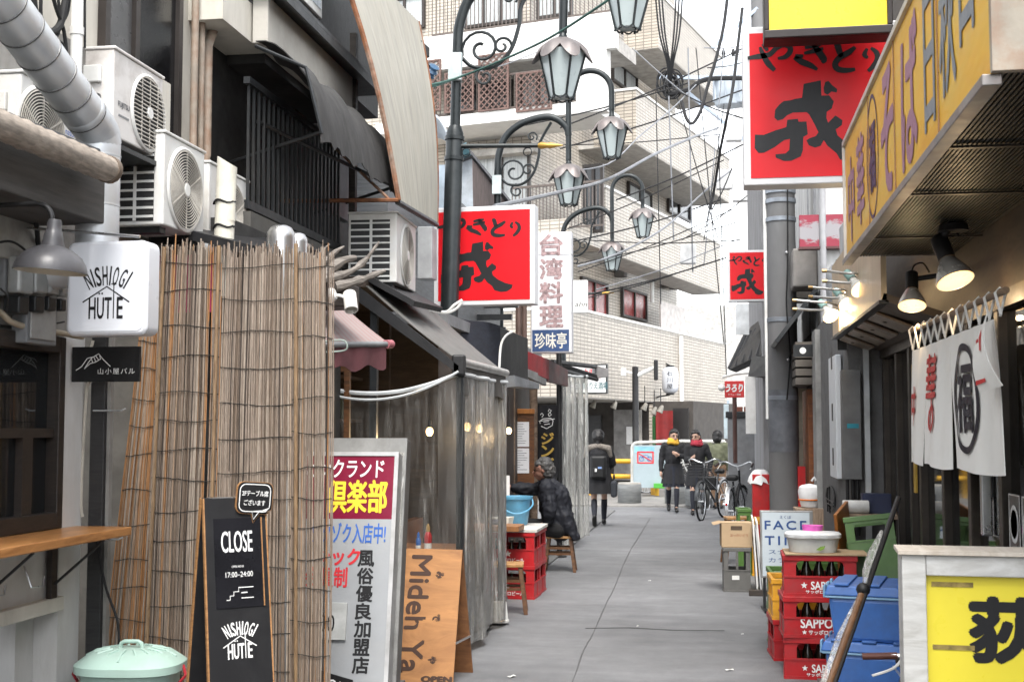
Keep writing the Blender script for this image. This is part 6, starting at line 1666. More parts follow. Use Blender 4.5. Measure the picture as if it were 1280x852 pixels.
mb = MB(); mb.box(-.13, .13, 0, .06, -.115, .11); mb.build('case', M('bright_red', (.55,.03,.03), .4), t, bev=.006)
text('うろり', INK_W, t, T(0, -.002, 0) @ FY @ T(0, .015, 0), .22, .1, .06, 1, .2); text('おでん・酒場', INK_W, t, T(0, -.002, 0) @ FY @ T(0, -.075, 0), .17, .025)
mb = MB(); mb.tube([(-.16, .02, .16), (.0, .02, .2), (.2, .02, .22)], .018, 6); mb.build('lamp_arm', WHITEP, t, True)
mb = MB(); mb.sphere((-.17, 0, .02), .05); mb.build('round_lamp', WHITEP, t, True)
mb = MB(); mb.cyl((.0, .03, -1.0), (.0, .03, -.115), .03, n=8); mb.build('post', M('reddish_post', (.12,.06,.05), .6), t, True)

# ================================================================== right: concrete utility pole
p = PY(981, 640, 14.0)
pole = thing('utility_pole', 'grey concrete utility pole banded with steel straps', 'utility pole', (p.x, 14.0, 0))
mb = MB(); mb.tube([V(0, 0, 0), V(.0, 0, 2.2), V(.005, 0, 9)], [.155, .158, .135], 28); mb.build('shaft', M('pole_concrete', (.21,.21,.212), .75, var=.12, dirt=.4, dcol=(.13,.12,.12), dsc=2, stretch=(1,1,.4)), pole, True)
for y in (275, 400, 497, 240, 252):
 z = PY(981, y, 14).z; mb = MB(); mb.lathe([(.156,-.025),(.164,-.022),(.164,.022),(.156,.025)], 28, T(0, 0, z), cap=False); mb.build('steel_band', M('band_steel', (.3,.33,.37), .5, .5, dirt=.3), pole, True)
for y in (450, 318):
 z = PY(981, y, 14).z; mb = MB(); mb.sphere((.05, -.155, z), .018); mb.build('bolt', STEEL, pole, True)
mb = MB(); mb.tube(smoothpath([V(.07, -.15, 4.3), V(.06, -.158, 3.4), V(.04, -.16, 2.9), V(.07, -.16, 2.4), V(.03, -.162, 1.9)], 6), .008, 6); mb.build('earth_wire', RUBBER, pole, True)
mb = MB(); mb.tube([V(-.165, -.0, 1.7), V(-.165, 0, 4.2)], .02, 8); mb.build('white_conduit', WHITEP, pole, True)
mb = MB(); mb.lathe([(.159,1.35),(.160,1.36),(.160,2.0),(.159,2.01)], 28, None, cap=False); mb.build('anti_poster_sleeve', M('sleeve', (.17,.18,.2), .55, dirt=.5, dcol=(.24,.25,.28)), pole, True)

# ================================================================== red yakitori lightbox signs, yellow hanging sign
ZK = [[(240,325),(316,310),(318,388),(352,388),(372,420),(362,455),(340,470),(338,500),(345,525),(378,490),(408,515),(405,540),(378,560),(385,590),(420,625),(470,655),(522,672),(515,700),(480,725),(440,728),(395,712),(380,680),(340,640),(325,612),(310,640),(285,648),(258,635),(248,610),(262,600),(290,590),(302,572),(285,530),(262,480),(250,468),(190,468),(165,480),(145,500),(122,505),(108,490),(112,450),(130,425),(150,408),(180,405),(205,398),(232,395)],
  [(335,320),(350,315),(368,340),(388,358),(385,375),(362,370),(345,385),(330,375),(328,350)],
  [(165,503),(212,500),(215,515),(250,515),(255,580),(235,592),(232,660),(222,690),(180,710),(148,710),(112,692),(110,675),(155,672),(172,655),(175,600),(150,605),(105,640),(60,665),(35,665),(18,640),(20,572),(60,575),(110,555),(160,540)]]
ST = [([(-8,182),(40,176),(90,168),(118,140),(150,122),(178,132),(182,158),(160,184),(126,190)], [10,17,16,15,16,17,17,15,8]), ([(60,112),(72,128),(80,150)], [10,16,8]), ([(48,128),(62,170),(84,215),(112,250)], [8,16,18,12]),
  ([(248,142),(285,134),(322,128)], [10,15,8]), ([(244,170),(290,160),(330,150)], [8,15,8]), ([(282,122),(305,160),(330,205),(322,222)], [8,20,22,8]), ([(200,188),(232,212),(270,232),(302,256)], [12,20,18,8]), ([(205,185),(240,184)], [16,10]),
  ([(378,132),(392,140),(402,176),(410,196)], [8,20,18,10]), ([(470,150),(440,176),(400,200),(380,232),(392,258),(430,266),(468,262)], [10,18,18,18,18,16,10]),
  ([(522,160),(510,190),(524,208)], [8,15,8]), ([(538,158),(562,182),(566,216),(548,250),(524,274)], [8,15,17,16,10])]
def red_sign(label, px0, px1, py0, py1, Y, rz, depth=.18, border=.045, post=False):
 a = PY(px0, py1, Y); b = PY(px1, py0, Y); w = b.x - a.x; h = b.z - a.z
 t = thing('yakitori_sign', label, 'sign', ((a.x + b.x)/2, Y, (a.z + b.z)/2), rz, 'red yakitori lightbox signs')
 mb = MB(); mb.box(-w/2, w/2, 0, depth, -h/2, h/2); mb.build('case', M('sign_white', (.62,.62,.63), .4, var=.03, dirt=.2, dcol=(.4,.38,.36)), t, bev=.008)
 bd = border * w
 mb = MB(); mb.box(-w/2 + bd, w/2 - bd, -.004, -.0005, -h/2 + bd, h/2 - bd); fc = mb.build('red_face', M('red_acrylic', (.62,.008,.014), .4, var=.1, sc=1.5, bmp=0, spec=.3, dirt=.25, dcol=(.4,.02,.025), dsc=2), t)
 # zoomed trace spans x 8..640, y 55..790
 s = (w - 2*bd) / 640; sy_ = (h - 2*bd) / 735; ox, oy = -w/2 + bd, h/2 - bd
 Q = T(0, -.0055, 0) @ FY
 f = lambda x, y: (ox + (x + 0) * s, oy - (y - 57) * sy_)
 mb = MB()
 for poly in ZK: mb.flat([f(x, y) for x, y in poly][::-1], Q)
 mb.build('character', INK_K, fc)
 mb = MB()
 for pts, ws in ST:
  P_ = [f(x, y) for x, y in pts]; SP = smoothpath([V(x, y, 0) for x, y in P_], 4); n = len(SP)
  W = [ws[min(int(i/4), len(ws)-1)] * (1 - (i % 4)/4) + ws[min(int(i/4) + 1, len(ws)-1)] * ((i % 4)/4) for i in range(n)]
  mb.brush([(q.x, q.y) for q in SP], [x * s * 1.5 for x in W], Q, .0004)
 mb.build('lettering', INK_K, fc)
 return t
red_sign('large dark red lightbox sign reading やきとり戎 over the right canopy', 930, 1126, 25, 232, 8.0, 0)
red_sign('bright red lightbox sign reading やきとり戎 on the left lamp post', 541, 669, 256, 382, 12.2, R(-4))
red_sign('smallest red lightbox sign reading やきとり戎 beside the utility pole', 910, 966, 312, 377, 16.2, 0, .12, .05)
a = PY(955, 50, 7.5); b = PY(1116, 50, 7.5)
t = thing('yellow_hanging_sign', 'plain yellow sign in a dark brown frame at the top right', 'sign', ((a.x + b.x)/2, 7.5, a.z))
w = b.x - a.x; FR_ = M('brown_frame', (.04,.032,.03), .5, .2); fw_ = .05
mb = MB(); mb.box(-w/2, w/2, 0, .16, 0, .9); mb.build('case', FR_, t)
mb = MB(); mb.box(-w/2, w/2, -.03, -.0005, 0, fw_); mb.box(-w/2, -w/2 + fw_*.6, -.03, -.0005, fw_, .9); mb.box(w/2 - fw_*.6, w/2, -.03, -.0005, fw_, .9); mb.build('frame', FR_, t, bev=.006)
mb = MB(); mb.box(-w/2 + fw_*.6, w/2 - fw_*.6, -.01, -.0007, fw_, .9); mb.build('yellow_face', M('yellow_acrylic', (.75,.55,.02), .3, var=.03, bmp=0), t)
mb = MB(); mb.box(w/2, RXW - (a.x + b.x)/2, .04, .1, .3, .36); mb.build('arm', FR_, t)

# ================================================================== right foreground: whitewashed yellow sign
FYY = 4.35
a = PY(1127, 692, FYY)
t = thing('floor_sign', 'whitewashed wooden floor sign with yellow face and black 荻 at the lower right', 'sign', (a.x, FYY, 0), R(-4))
WW = m_wood('whitewash', (.42,.41,.38), (.66,.66,.64), 3, (1,1,5), .7, .4, .25)
zt_ = a.z; sw2 = .62; fr = .075
mb = MB(); mb.box(0, fr, 0, .2, .03, zt_); mb.build('left_stile', WW, t, bev=.004)
mb = MB(); mb.box(sw2 - fr, sw2, 0, .2, .03, zt_); mb.build('right_stile', WW, t, bev=.004)
mb = MB(); mb.box(fr + .001, sw2 - fr - .001, 0.002, .2, zt_ - fr*.9, zt_ - .002); mb.build('top_rail', WW, t, bev=.004)
mb = MB(); mb.box(fr + .001, sw2 - fr - .001, 0.002, .2, .03, .03 + fr); mb.build('bottom_rail', WW, t, bev=.004)
mb = MB(); mb.box(-.012, sw2 + .012, -.012, .21, zt_, zt_ + .012); mb.build('cap_board', m_wood('capwood', (.5,.43,.35), (.66,.6,.52), 3, (5,1,1), .7), t)
mb = MB(); mb.box(fr + .001, sw2 - fr - .001, .03, .17, .03 + fr, zt_ - fr*.9); fc = mb.build('yellow_face', M('lemon_acrylic', (.78,.66,.05), .3, var=.03, bmp=0), t)
def flx(px_): return PY(px_, 780, FYY).x - a.x
def flz(py_): return PY(1200, py_, FYY).z
text('荻', INK_K, fc, T(0, .0285, 0) @ FY @ T((flx(1214) + .115), (flz(748) + flz(825))/2, 0), .23, flz(748) - flz(825), .045)
for y in (731, 810):
 mb = MB(); mb.box(flx(1166), flx(1218), .027, .0295, flz(y + 3), flz(y - 3)); mb.build('faded_line', M('ink_faint', (.35,.26,.08), .7, var=.5, sc=40, bmp=0), fc)
for x in (.05, sw2 - .05):
 mb = MB(); mb.box(x - .03, x + .03, .02, .18, 0, .03); mb.build('foot', DARKW, t)

# ---- crates
def m_plastic(name, c): return M('plastic_' + name, c, .42, var=.14, sc=9, dirt=.55, dsc=7, dcol=tuple(x*.45 + .04 for x in c), bmp=.08)
CR_RED, CR_GRN, CR_YEL, CR_GRY = m_plastic('red', (.42,.012,.016)), m_plastic('green', (.11,.24,.05)), m_plastic('yellow', (.62,.3,.02)), m_plastic('grey', (.17,.165,.155))
def crate(label, w, d, h, mat, loc, rz, group, words=None, rot=None, win=(.5, .86), arch=True):
 t = thing('beer_crate' if words else 'bottle_crate', label, 'crate', loc, rz, group, rot)
 th = .014; pw = w*.17; pd = d*.14
 mb = MB()
 z0, z1 = h*win[0], h*win[1]
 mb.box(-w/2, w/2, -d/2, d/2, 0, .014)
 for sx in (-1, 1):
  for sy in (-1, 1):
   mb.box(sx*w/2, sx*(w/2 - pw), sy*d/2, sy*(d/2 - th), .014, h - .035)
   mb.box(sx*w/2, sx*(w/2 - th), sy*(d/2 - th), sy*(d/2 - pd), .014, h - .035)
 for sy in (-1, 1):
  mb.box(-w/2 + pw, w/2 - pw, sy*d/2, sy*(d/2 - th), .014, z0); mb.box(-w/2 + pw, w/2 - pw, sy*d/2, sy*(d/2 - th), z1, h - .035)
 for sx in (-1, 1):
  mb.box(sx*w/2, sx*(w/2 - th), -d/2 + pd, d/2 - pd, .014, z0); mb.box(sx*w/2, sx*(w/2 - th), -d/2 + pd, d/2 - pd, z1, h - .035)
 body = mb.build('body', mat, t)
 mb = MB()
 e = .009
 for sy in (-1, 1): mb.box(-w/2 - e, w/2 + e, sy*(d/2 + e), sy*(d/2 - th), h - .036, h)
 for sx in (-1, 1): mb.box(sx*(w/2 + e), sx*(w/2 - th), -d/2 + th, d/2 - th, h - .036, h)
 mb.build('top_rim', mat, t, bev=.004)
 mb = MB()
 for sy in (-1, 1): mb.box(-w/2 - e*.7, w/2 + e*.7, sy*(d/2 + e*.7), sy*d/2, .0, .02); mb.box(-w/2, w/2, sy*(d/2 + .005), sy*d/2, z0 - .012, z0)
 for sx in (-1, 1): mb.box(sx*(w/2 + e*.7), sx*w/2, -d/2, d/2, .0, .02); mb.box(sx*(w/2 + .005), sx*w/2, -d/2, d/2, z0 - .012, z0); mb.box(sx*(w/2 + .004), sx*w/2, -.006, .006, .02, h - .036)
 mb.build('ribs', mat, t)
 if arch:
  for sx in (-1, 1):
   mb = MB(); r_ = .03; xx = sx*(w/2 - pw)
   mb.prism([(0, 0), (-sx*r_, 0), (-sx*r_*.3, -r_*.3), (0, -r_)] if sx > 0 else [(0, 0), (0, -r_), (r_*.3, -r_*.3), (r_, 0)], 0, th, T(xx, -d/2 + th, z1) @ FY); mb.build('window_corner', mat, body)
 if words:
  for (s, x, z, ww, hh) in words:
   Q = T(0, -d/2 - .0015, 0) @ FY @ T(x*w, z*h, 0)
   if s == '*':
    mb = MB(); mb.flat([(hh/2*(1 if i % 2 == 0 else .42)*math.sin(i*math.pi/5), hh/2*(1 if i % 2 == 0 else .42)*math.cos(i*math.pi/5)) for i in range(10)][::-1], Q); mb.build('star', INK_W, t)
   else: text(s, INK_W, t, Q, ww, hh, .025)
 return t
def bottles(where, group, loc, w, d, h, n=5, rows=2, rz=0):
 for r_ in range(rows):
  for i in range(n):
   mb = None
   x = -w/2 + w*(i + .5)/n; y = -d/2 + .045 + r_*.08
   c_, s_ = math.cos(rz), math.sin(rz)
   if 'bottle' not in _m:
    m0 = MB(); m0.lathe([(.032,0),(.033,.01),(.033,.12),(.028,.15),(.014,.19),(.012,.225),(.0,.225)], 12); _m['bottle'] = m0.build('beer_bottle', M('brown_glass', (.012,.007,.004), .08), None, True)
    m1 = MB(); m1.lathe([(.015,.0),(.016,.012),(.0,.014)], 10, T(0, 0, .22)); cp_ = m1.build('bottle_cap', M('cap_silver', (.55,.54,.5), .35, .7), _m['bottle'], True)
    o = _m['bottle']
   else:
    o = dup(_m['bottle'], (0, 0, 0))
   o.location = (loc[0] + x*c_ - y*s_, loc[1] + x*s_ + y*c_, loc[2] + .016)
   tag(o, 'dark beer bottle standing in ' + where, 'bottle', group)
b0 = PZ(981, 850, 0); cw, cd, chh = .455, .36, .262
wx = [[('*', -.22, .27, 0, .04), ('SAPPORO', .14, .27, .24, .05), ('サッポロビール', .02, .12, .2, .022)], [('SAPPORO', .06, .36, .3, .06), ('*', -.22, .14, 0, .034), ('サッポロビール', .08, .14, .22, .03)], [('*', -.22, .27, 0, .045), ('SAPPORO', .14, .27, .24, .05), ('サッポロビール', .02, .12, .2, .022)]]
cxr, cyr = b0.x + cw/2 + .005, 8.5 + cd/2
for i in range(3):
 nm_ = ['bottom', 'middle', 'top'][i]
 crate('red SAPPORO beer crate, %s of the right-hand stack' % nm_, cw, cd, chh, CR_RED, (cxr + (.006, -.008, .004)[i], cyr, i*chh), R((-2.5, 2, -1)[i]), 'red beer crates', wx[i])
 bottles('the %s red crate of the right-hand stack' % nm_, 'bottles in the right %s crate' % nm_, (cxr, cyr, i*chh), cw - .06, cd, chh, 5, 2)
zt3 = 3*chh
t = thing('cardboard_sheet', 'flat tan cardboard sheet on top of the red crates', 'cardboard', (cxr + .02, cyr, zt3 + .002)); mb = MB(); mb.box(-cw/2 - .01, cw/2 + .06, -cd/2 - .02, cd/2, 0, .008); mb.build('sheet', M('cardboard', (.42,.3,.18), .8, var=.1), t)
t = thing('food_container', 'translucent white plastic food tub on the cardboard sheet', 'container', (cxr - .03, cyr - .02, zt3 + .012))
mb = MB(); loft(mb, [oval(.15, .11, 0, 32), oval(.17, .125, .1, 32), oval(.175, .13, .102, 32)]); mb.build('tub', M('milky_plastic', (.6,.62,.6), .35, trans=.3), t, True)
mb = MB(); loft(mb, [oval(.178, .133, .09, 32), oval(.182, .137, .095, 32), oval(.182, .137, .115, 32), oval(.17, .125, .125, 32)]); mb.build('lid', M('milky_lid', (.66,.67,.67), .4), t, True)
mb = MB(); mb.prism([(-.03, -.01), (.0, .012), (.03, .016), (.02, -.004), (0, -.014)], 0, .002, T(.04, -.127, .03) @ FY); mb.build('leaf_print', M('leaf_print', (.2,.35,.05), .5), t)
o = MB().lathe([(.045,-.1),(.055,-.02),(.07,.07),(.06,.06),(.001,-.08)], 20).build('pink_bowl', M('pink_plastic', (.6,.1,.4), .4), None, True); o.location = (cxr - .02, cyr + .12, zt3 + .1); tag(o, 'bright pink plastic bowl behind the white tub', 'bowl')
# second stack to the left behind
l0 = PZ(966, 820, 0)
yy = 9.35
crate('red crate under the orange crate behind the SAPPORO stack', .3, .4, .28, CR_RED, (cxr - .13, yy, 0), R(4), 'crates behind the stack')
crate('orange crate on a red one behind the SAPPORO stack', .3, .4, .28, CR_YEL, (cxr - .13, yy, .28), R(2), 'crates behind the stack')
crate('green crate farthest behind the orange crate', .3, .4, .28, CR_GRN, (cxr - .12, yy + .45, .0), R(2), 'crates behind the stack')
crate('second green crate on the farthest green one', .3, .4, .28, CR_GRN, (cxr - .12, yy + .45, .28), R(2), 'crates behind the stack')
crate('tilted green bottle crate leaning by the doors', .31, .27, .44, CR_GRN, PY(1097, 728, 8.9), 0, 'green crates by the doors', None, (R(-8), R(-7), R(-6)), (.64, .88))
crate('green crate under a red tray behind the white tub', .42, .35, .28, CR_GRN, (cxr + .1, yy + .1, .52), R(-3), 'green crates by the doors')
t = thing('wooden_box', 'brown wooden box carrying the tilted green crate', 'box', (PY(1100, 760, 8.9).x, 8.95, 0)); mb = MB(); mb.box(-.2, .22, -.2, .2, 0, PY(1094, 735, 8.9).z); mb.build('box', m_wood('redwood', '#5a2416', '#7d3a22', 4, (4,1,1), .6), t, bev=.005)
o = MB().box(-.16, .16, -.012, .012, 0, .62).build('wood_plank', m_wood('rail_wood', '#7a4a1e', '#a86c33'), None, bev=.003); p = PY(1060, 720, 9.3); o.location = (p.x, 9.32, .45); o.rotation_euler = (0, R(-14), R(70)); tag(o, 'orange brown plank leaning beside the green crate', 'plank')
# small table with goods
p = PY(1085, 634, 9.55); t = thing('side_table', 'worn wooden side table behind the green crates', 'table', (p.x, 9.55, 0)); zt4 = PY(1085, 642, 9.4).z
mb = MB(); mb.box(-.2, .22, -.2, .2, zt4 - .035, zt4); mb.build('table_top', m_wood('worn_top', '#6d5a49', '#a08b76', 4, (4,1,1), .7), t, bev=.004)
for x in (-.17, .19):
 for y in (-.17, .17): mb = MB(); mb.box(x - .02, x + .02, y - .02, y + .02, 0, zt4 - .035); mb.build('leg', DARKW, t)
o = MB().box(-.11, .09, -.06, .06, 0, .14).build('navy_box', M('navy_box', (.03,.04,.1), .5), bev=.004); o.location = (p.x + .06, 9.5, zt4); tag(o, 'navy blue box on the side table', 'box')
o = MB().lathe([(.045,-.09),(.047,-.085),(.047,.085),(.045,.09)], 20, Matrix.Rotation(R(90), 4, 'Y')).build('paper_roll', WHITEP, None, True); o.location = (p.x - .1, 9.42, zt4 + .048); tag(o, 'white paper roll lying on the side table', 'roll')
# ---- blue tubs
BLUE = m_plastic('blue', (.05,.15,.44)); PBL = m_plastic('paleblue', (.2,.36,.52))
def tub(label, loc, w, d, h, rz):
 t = thing('lidded_tub', label, 'tub', loc, rz, 'stacked blue tubs')
 mb = MB(); mb.hexa([V(-w*.43, -d*.43, 0), V(w*.43, -d*.43, 0), V(w*.43, d*.43, 0), V(-w*.43, d*.43, 0)], [V(-w*.47, -d*.47, h - .06), V(w*.47, -d*.47, h - .06), V(w*.47, d*.47, h - .06), V(-w*.47, d*.47, h - .06)]); mb.build('body', BLUE, t, bev=.02)
 mb = MB(); mb.box(-w*.49, w*.49, -d*.49, d*.49, h - .062, h - .05); mb.build('rim', PBL, t, bev=.004)
 mb = MB(); mb.hexa([V(-w/2, -d/2, h - .049), V(w/2, -d/2, h - .049), V(w/2, d/2, h - .049), V(-w/2, d/2, h - .049)], [V(-w*.47, -d*.47, h), V(w*.47, -d*.47, h), V(w*.47, d*.47, h), V(-w*.47, d*.47, h)]); lid = mb.build('lid', BLUE, t, bev=.008)
 for i in range(4):
  x = -w*.36 + w*.24*i; mb = MB(); mb.box(x - .035, x + .035, -d*.49, d*.42, h, h + .012); mb.build('lid_rib', BLUE, lid, bev=.004)
 for i in range(3):
  y = -d*.3 + d*.3*i; mb = MB(); mb.box(-w/2 - .012, -w/2, y - .03, y + .03, h - .07, h - .005); mb.build('clip', PBL, t, bev=.006)
 return t
bx_, by_ = .87, 6.75
q = PY(1100, 735, 6.5); zt5 = q.z
hq = (zt5) / 3
for i in range(3):
 tub(['blue lidded tub at the bottom of the stack', 'blue lidded tub in the middle of the stack', 'blue lidded tub on top of the stack'][i], (bx_ - .015*(2 - i), by_, i * hq), .62, .46, hq + .0, R(-16 + 2*i))
# leaning black pole wrapped in torn plastic
a, b = PY(1120, 622, 6.2), PZ(1020, 905, 0.0)
b = PY(1034, 862, 5.2);
t = thing('leaning_pole', 'black and brown pole wrapped in torn plastic leaning on the blue tubs', 'pole', (0, 0, 0))
d_ = (b - a); e_ = a + d_ * 1.35
mb = MB(); mb.tube([a + V(.012, .01, 0), e_ + V(.02, .01, 0)], .0125, 8); mb.build('black_shaft', BLACK, t, True)
mb = MB(); mb.tube([a + d_*.55, e_], .015, 10); mb.build('wooden_shaft', m_wood('shaft_wood', '#4b3323', '#7b5a3f', 4, (1,1,1), .4), t, True)
mb = MB(); mb.tube([a + d_*.2 + V(-.012, -.01, 0), a + d_*.32 + V(-.02, -.012, 0), a + d_*.42 + V(-.018, -.012, 0), a + d_*.5], [.008, .02, .016, .008], 7); mb.tube([a + d_*.58 + V(-.015, -.012, 0), a + d_*.75 + V(-.03, -.01, 0), e_ + V(-.02, -.01, 0)], [.006, .012, .016], 7); mb.build('torn_plastic', m_vinyl('torn_wrap', .75), t, True)
mb = MB(); mb.sphere(a + d_*.52, .03, 10, 6); mb.build('clamp', BLACK, t, True)

# ---- FACE TIME sign
p = PY(983, 638, 11.6); fw2 = 63 * 11.6 / FPX; fz = p.z; fzb = PY(983, 722, 11.6).z
t = thing('face_time_sign', 'small standing sign lettered FACE TIME in blue at the pole foot', 'sign', (p.x, 11.6, 0), R(3))
mb = MB(); mb.box(-fw2/2, fw2/2, 0, .06, fzb, fz); mb.build('case', ALU, t, bev=.004)
mb = MB(); mb.box(-fw2/2 + .015, fw2/2 - .03, -.004, -.0005, fzb + .015, fz - .015); fc = mb.build('face', M('pale_blue_face', (.5,.56,.6), .4, var=.05), t)
IB = ink('deepblue', (.04,.1,.3)); Q = lambda z: T(0, -.0055, 0) @ FY @ T(-.01, z, 0)
text('えくぼ', IB, fc, Q(fz - .055), .1, .03); text('FACE', IB, fc, Q(fz - .125), .36, .075, .02, 1.3); text('TIME', IB, fc, Q(fz - .26), .36, .075, .02, 1.3)
text('スナック', IB, fc, Q(fz - .36), .3, .04); text('カラオケ', IB, fc, Q(fz - .43), .3, .04); text('セット', IB, fc, Q(fz - .5), .26, .04)
for x in (-fw2/2 + .03, fw2/2 - .03):
 mb = MB(); mb.box(x - .012, x + .012, .01, .035, 0, fzb); mb.build('leg', DARKMETAL, t); mb = MB(); mb.box(x - .015, x + .015, -.15, .2, 0, .02); mb.build('foot', DARKMETAL, t)
# grey crate, cardboard box, white boards, wooden stools stack
q = PZ(921, 740, 0); t = crate('grey plastic crate standing on end under the cardboard box', .26, .36, .43, CR_GRY, (q.x, 13.05, 0), R(2), 'crate by the pole', None, None, (.5, .95), False)
mb = MB(); mb.box(-.012, .012, -.185, -.18, .22, .4); mb.build('divider', CR_GRY, t); mb = MB(); mb.box(-.05, .02, -.187, -.181, .12, .16); mb.build('paper_tag', WHITEP, t)
t = thing('cardboard_box', 'brown cardboard box on the grey crate', 'box', (q.x - .0, 13.05, .432), R(3)); CB = M('cardboard', (.42,.3,.18))
mb = MB(); mb.box(-.15, .15, -.17, .17, 0, .235); mb.build('box', CB, t, bev=.004)
mb = MB(); mb.slab([V(-.15, -.17, .237), V(-.23, -.17, .215), V(-.23, .17, .215), V(-.15, .17, .237)], .005); mb.slab([V(-.15, -.17, .24), V(.15, -.17, .24), V(.15, -.1, .25), V(-.15, -.1, .25)], .004); mb.build('flap', CB, t)
text('ほっかいどう', M('ink_rust', (.3,.07,.03), .7, bmp=0), t, T(0, -.1715, 0) @ FY @ T(.02, .12, 0), .17, .03)
mb = MB(); mb.box(-.06, .05, -.172, -.1705, .17, .21); mb.build('dark_print', M('ink_tan', (.12,.08,.05), .8, bmp=0), t)
for i, (dx, hz_, c_) in enumerate(((.2, .72, WHITEP), (.235, .62, M('pale_grey_sheet', (.5,.51,.52), .5)), (.26, .7, WHITEP))):
 o = MB().box(-.008, .008, -.25, .25, .02, hz_).build('white_board', c_, bev=.002); o.location = (q.x + dx, 13.05, 0); o.rotation_euler = (R(2), R(-3 - i), 0); tag(o, ['white panel leaning next to the cardboard box', 'pale grey middle panel leaning behind the white one', 'white panel farthest right of the leaning panels'][i], 'panel', 'leaning panels')
o = MB().box(-.12, .14, -.05, .05, 0, .055).build('timber_block', DARKW, bev=.004); p_ = PZ(952, 744, 0); o.location = (p_.x, p_.y, 0); tag(o, 'dark timber block on the ground by the FACE TIME sign', 'block')
# red banner, orange crate, green crate stack left of the pole; white bags right of it
q = PY(952, 660, 14.6)
t = thing('red_bin', 'bright red tall bin with white bag beside the pole', 'bin', (q.x, 14.9, 0))
mb = MB(); mb.box(-.09, .1, -.1, .12, .0, PY(952, 592, 14.9).z); mb.build('body', m_plastic('flag', (.5,.01,.012)), t, bev=.01)
zq = PY(952, 590, 14.9).z; mb = MB(); g = [[V(.13*math.cos(i*.393)*(.25 + .75*j/5) + .02*math.sin(i*2.3), .13*math.sin(i*.393)*(.25 + .75*j/5), zq + .03 - .005*j*j - (.05*abs(math.sin(i*1.2)) if j == 5 else 0)) for j in range(6)] for i in range(17)]; mb.sheet(g, .006); mb.build('white_bag', M('white_bag', (.7,.7,.7), .5, bmp=.6, bsc=20), t, True)
crate('orange crate standing on end beside the red bin', .2, .3, .62, CR_YEL, (q.x - .02, 14.45, .0), R(3), 'crates beside the pole', None, None, (.55, .9), False)
crate('green crate standing on end left of the orange one', .14, .3, .72, CR_GRN, (q.x - .2, 14.5, .0), R(3), 'crates beside the pole', None, None, (.55, .9), False)
q = PY(1013, 622, 12.6)
t = thing('white_bag', 'white plastic bag and tub with orange rim right of the pole', 'bag', (q.x, 12.7, 0))
mb = MB(); mb.lathe([(.08,PY(1013, 633, 12.7).z),(.1,PY(1013, 624, 12.7).z),(.11,PY(1013, 614, 12.7).z),(.1,PY(1013, 608, 12.7).z),(.075,PY(1013, 606, 12.7).z),(.001,PY(1013, 604, 12.7).z)], 18); mb.build('bag', M('white_bag', (.7,.7,.7)), t, True); mb = MB(); [mb.tube([V(.02*s_, 0, PY(1013, 601, 12.7).z), V(.05*s_, 0, PY(1013, 596, 12.7).z), V(.06*s_, .0, PY(1013, 600, 12.7).z)], .012, 6) for s_ in (1,)]; mb.build('bag_ear', M('white_bag', (.7,.7,.7)), t, True)
mb = MB(); mb.tube([V(.103*math.cos(i*.393), .103*math.sin(i*.393), PY(1013, 624, 12.7).z) for i in range(16)], .008, 5, closed=True); mb.build('orange_rim', M('orange', (.6,.15,.01), .5), t, True)
mb = MB(); mb.box(-.15, .15, -.15, .15, 0, PY(1013, 634, 12.7).z); mb.build('box_below', m_wood('worn_top', '#6d5a49', '#a08b76'), t, bev=.005)
o = MB().box(-.04, .04, -.03, .03, .4, 1.2).build('red_sheet', m_plastic('flag', (.5,.01,.012)), bev=.004); o.location = (PY(1002, 600, 13.9).x, 13.9, 0.0); tag(o, 'narrow red panel showing right behind the pole', 'panel')
MB().box(-.03, .03, -.02, .02, 0, .4).build('stand', DARKW).parent = o
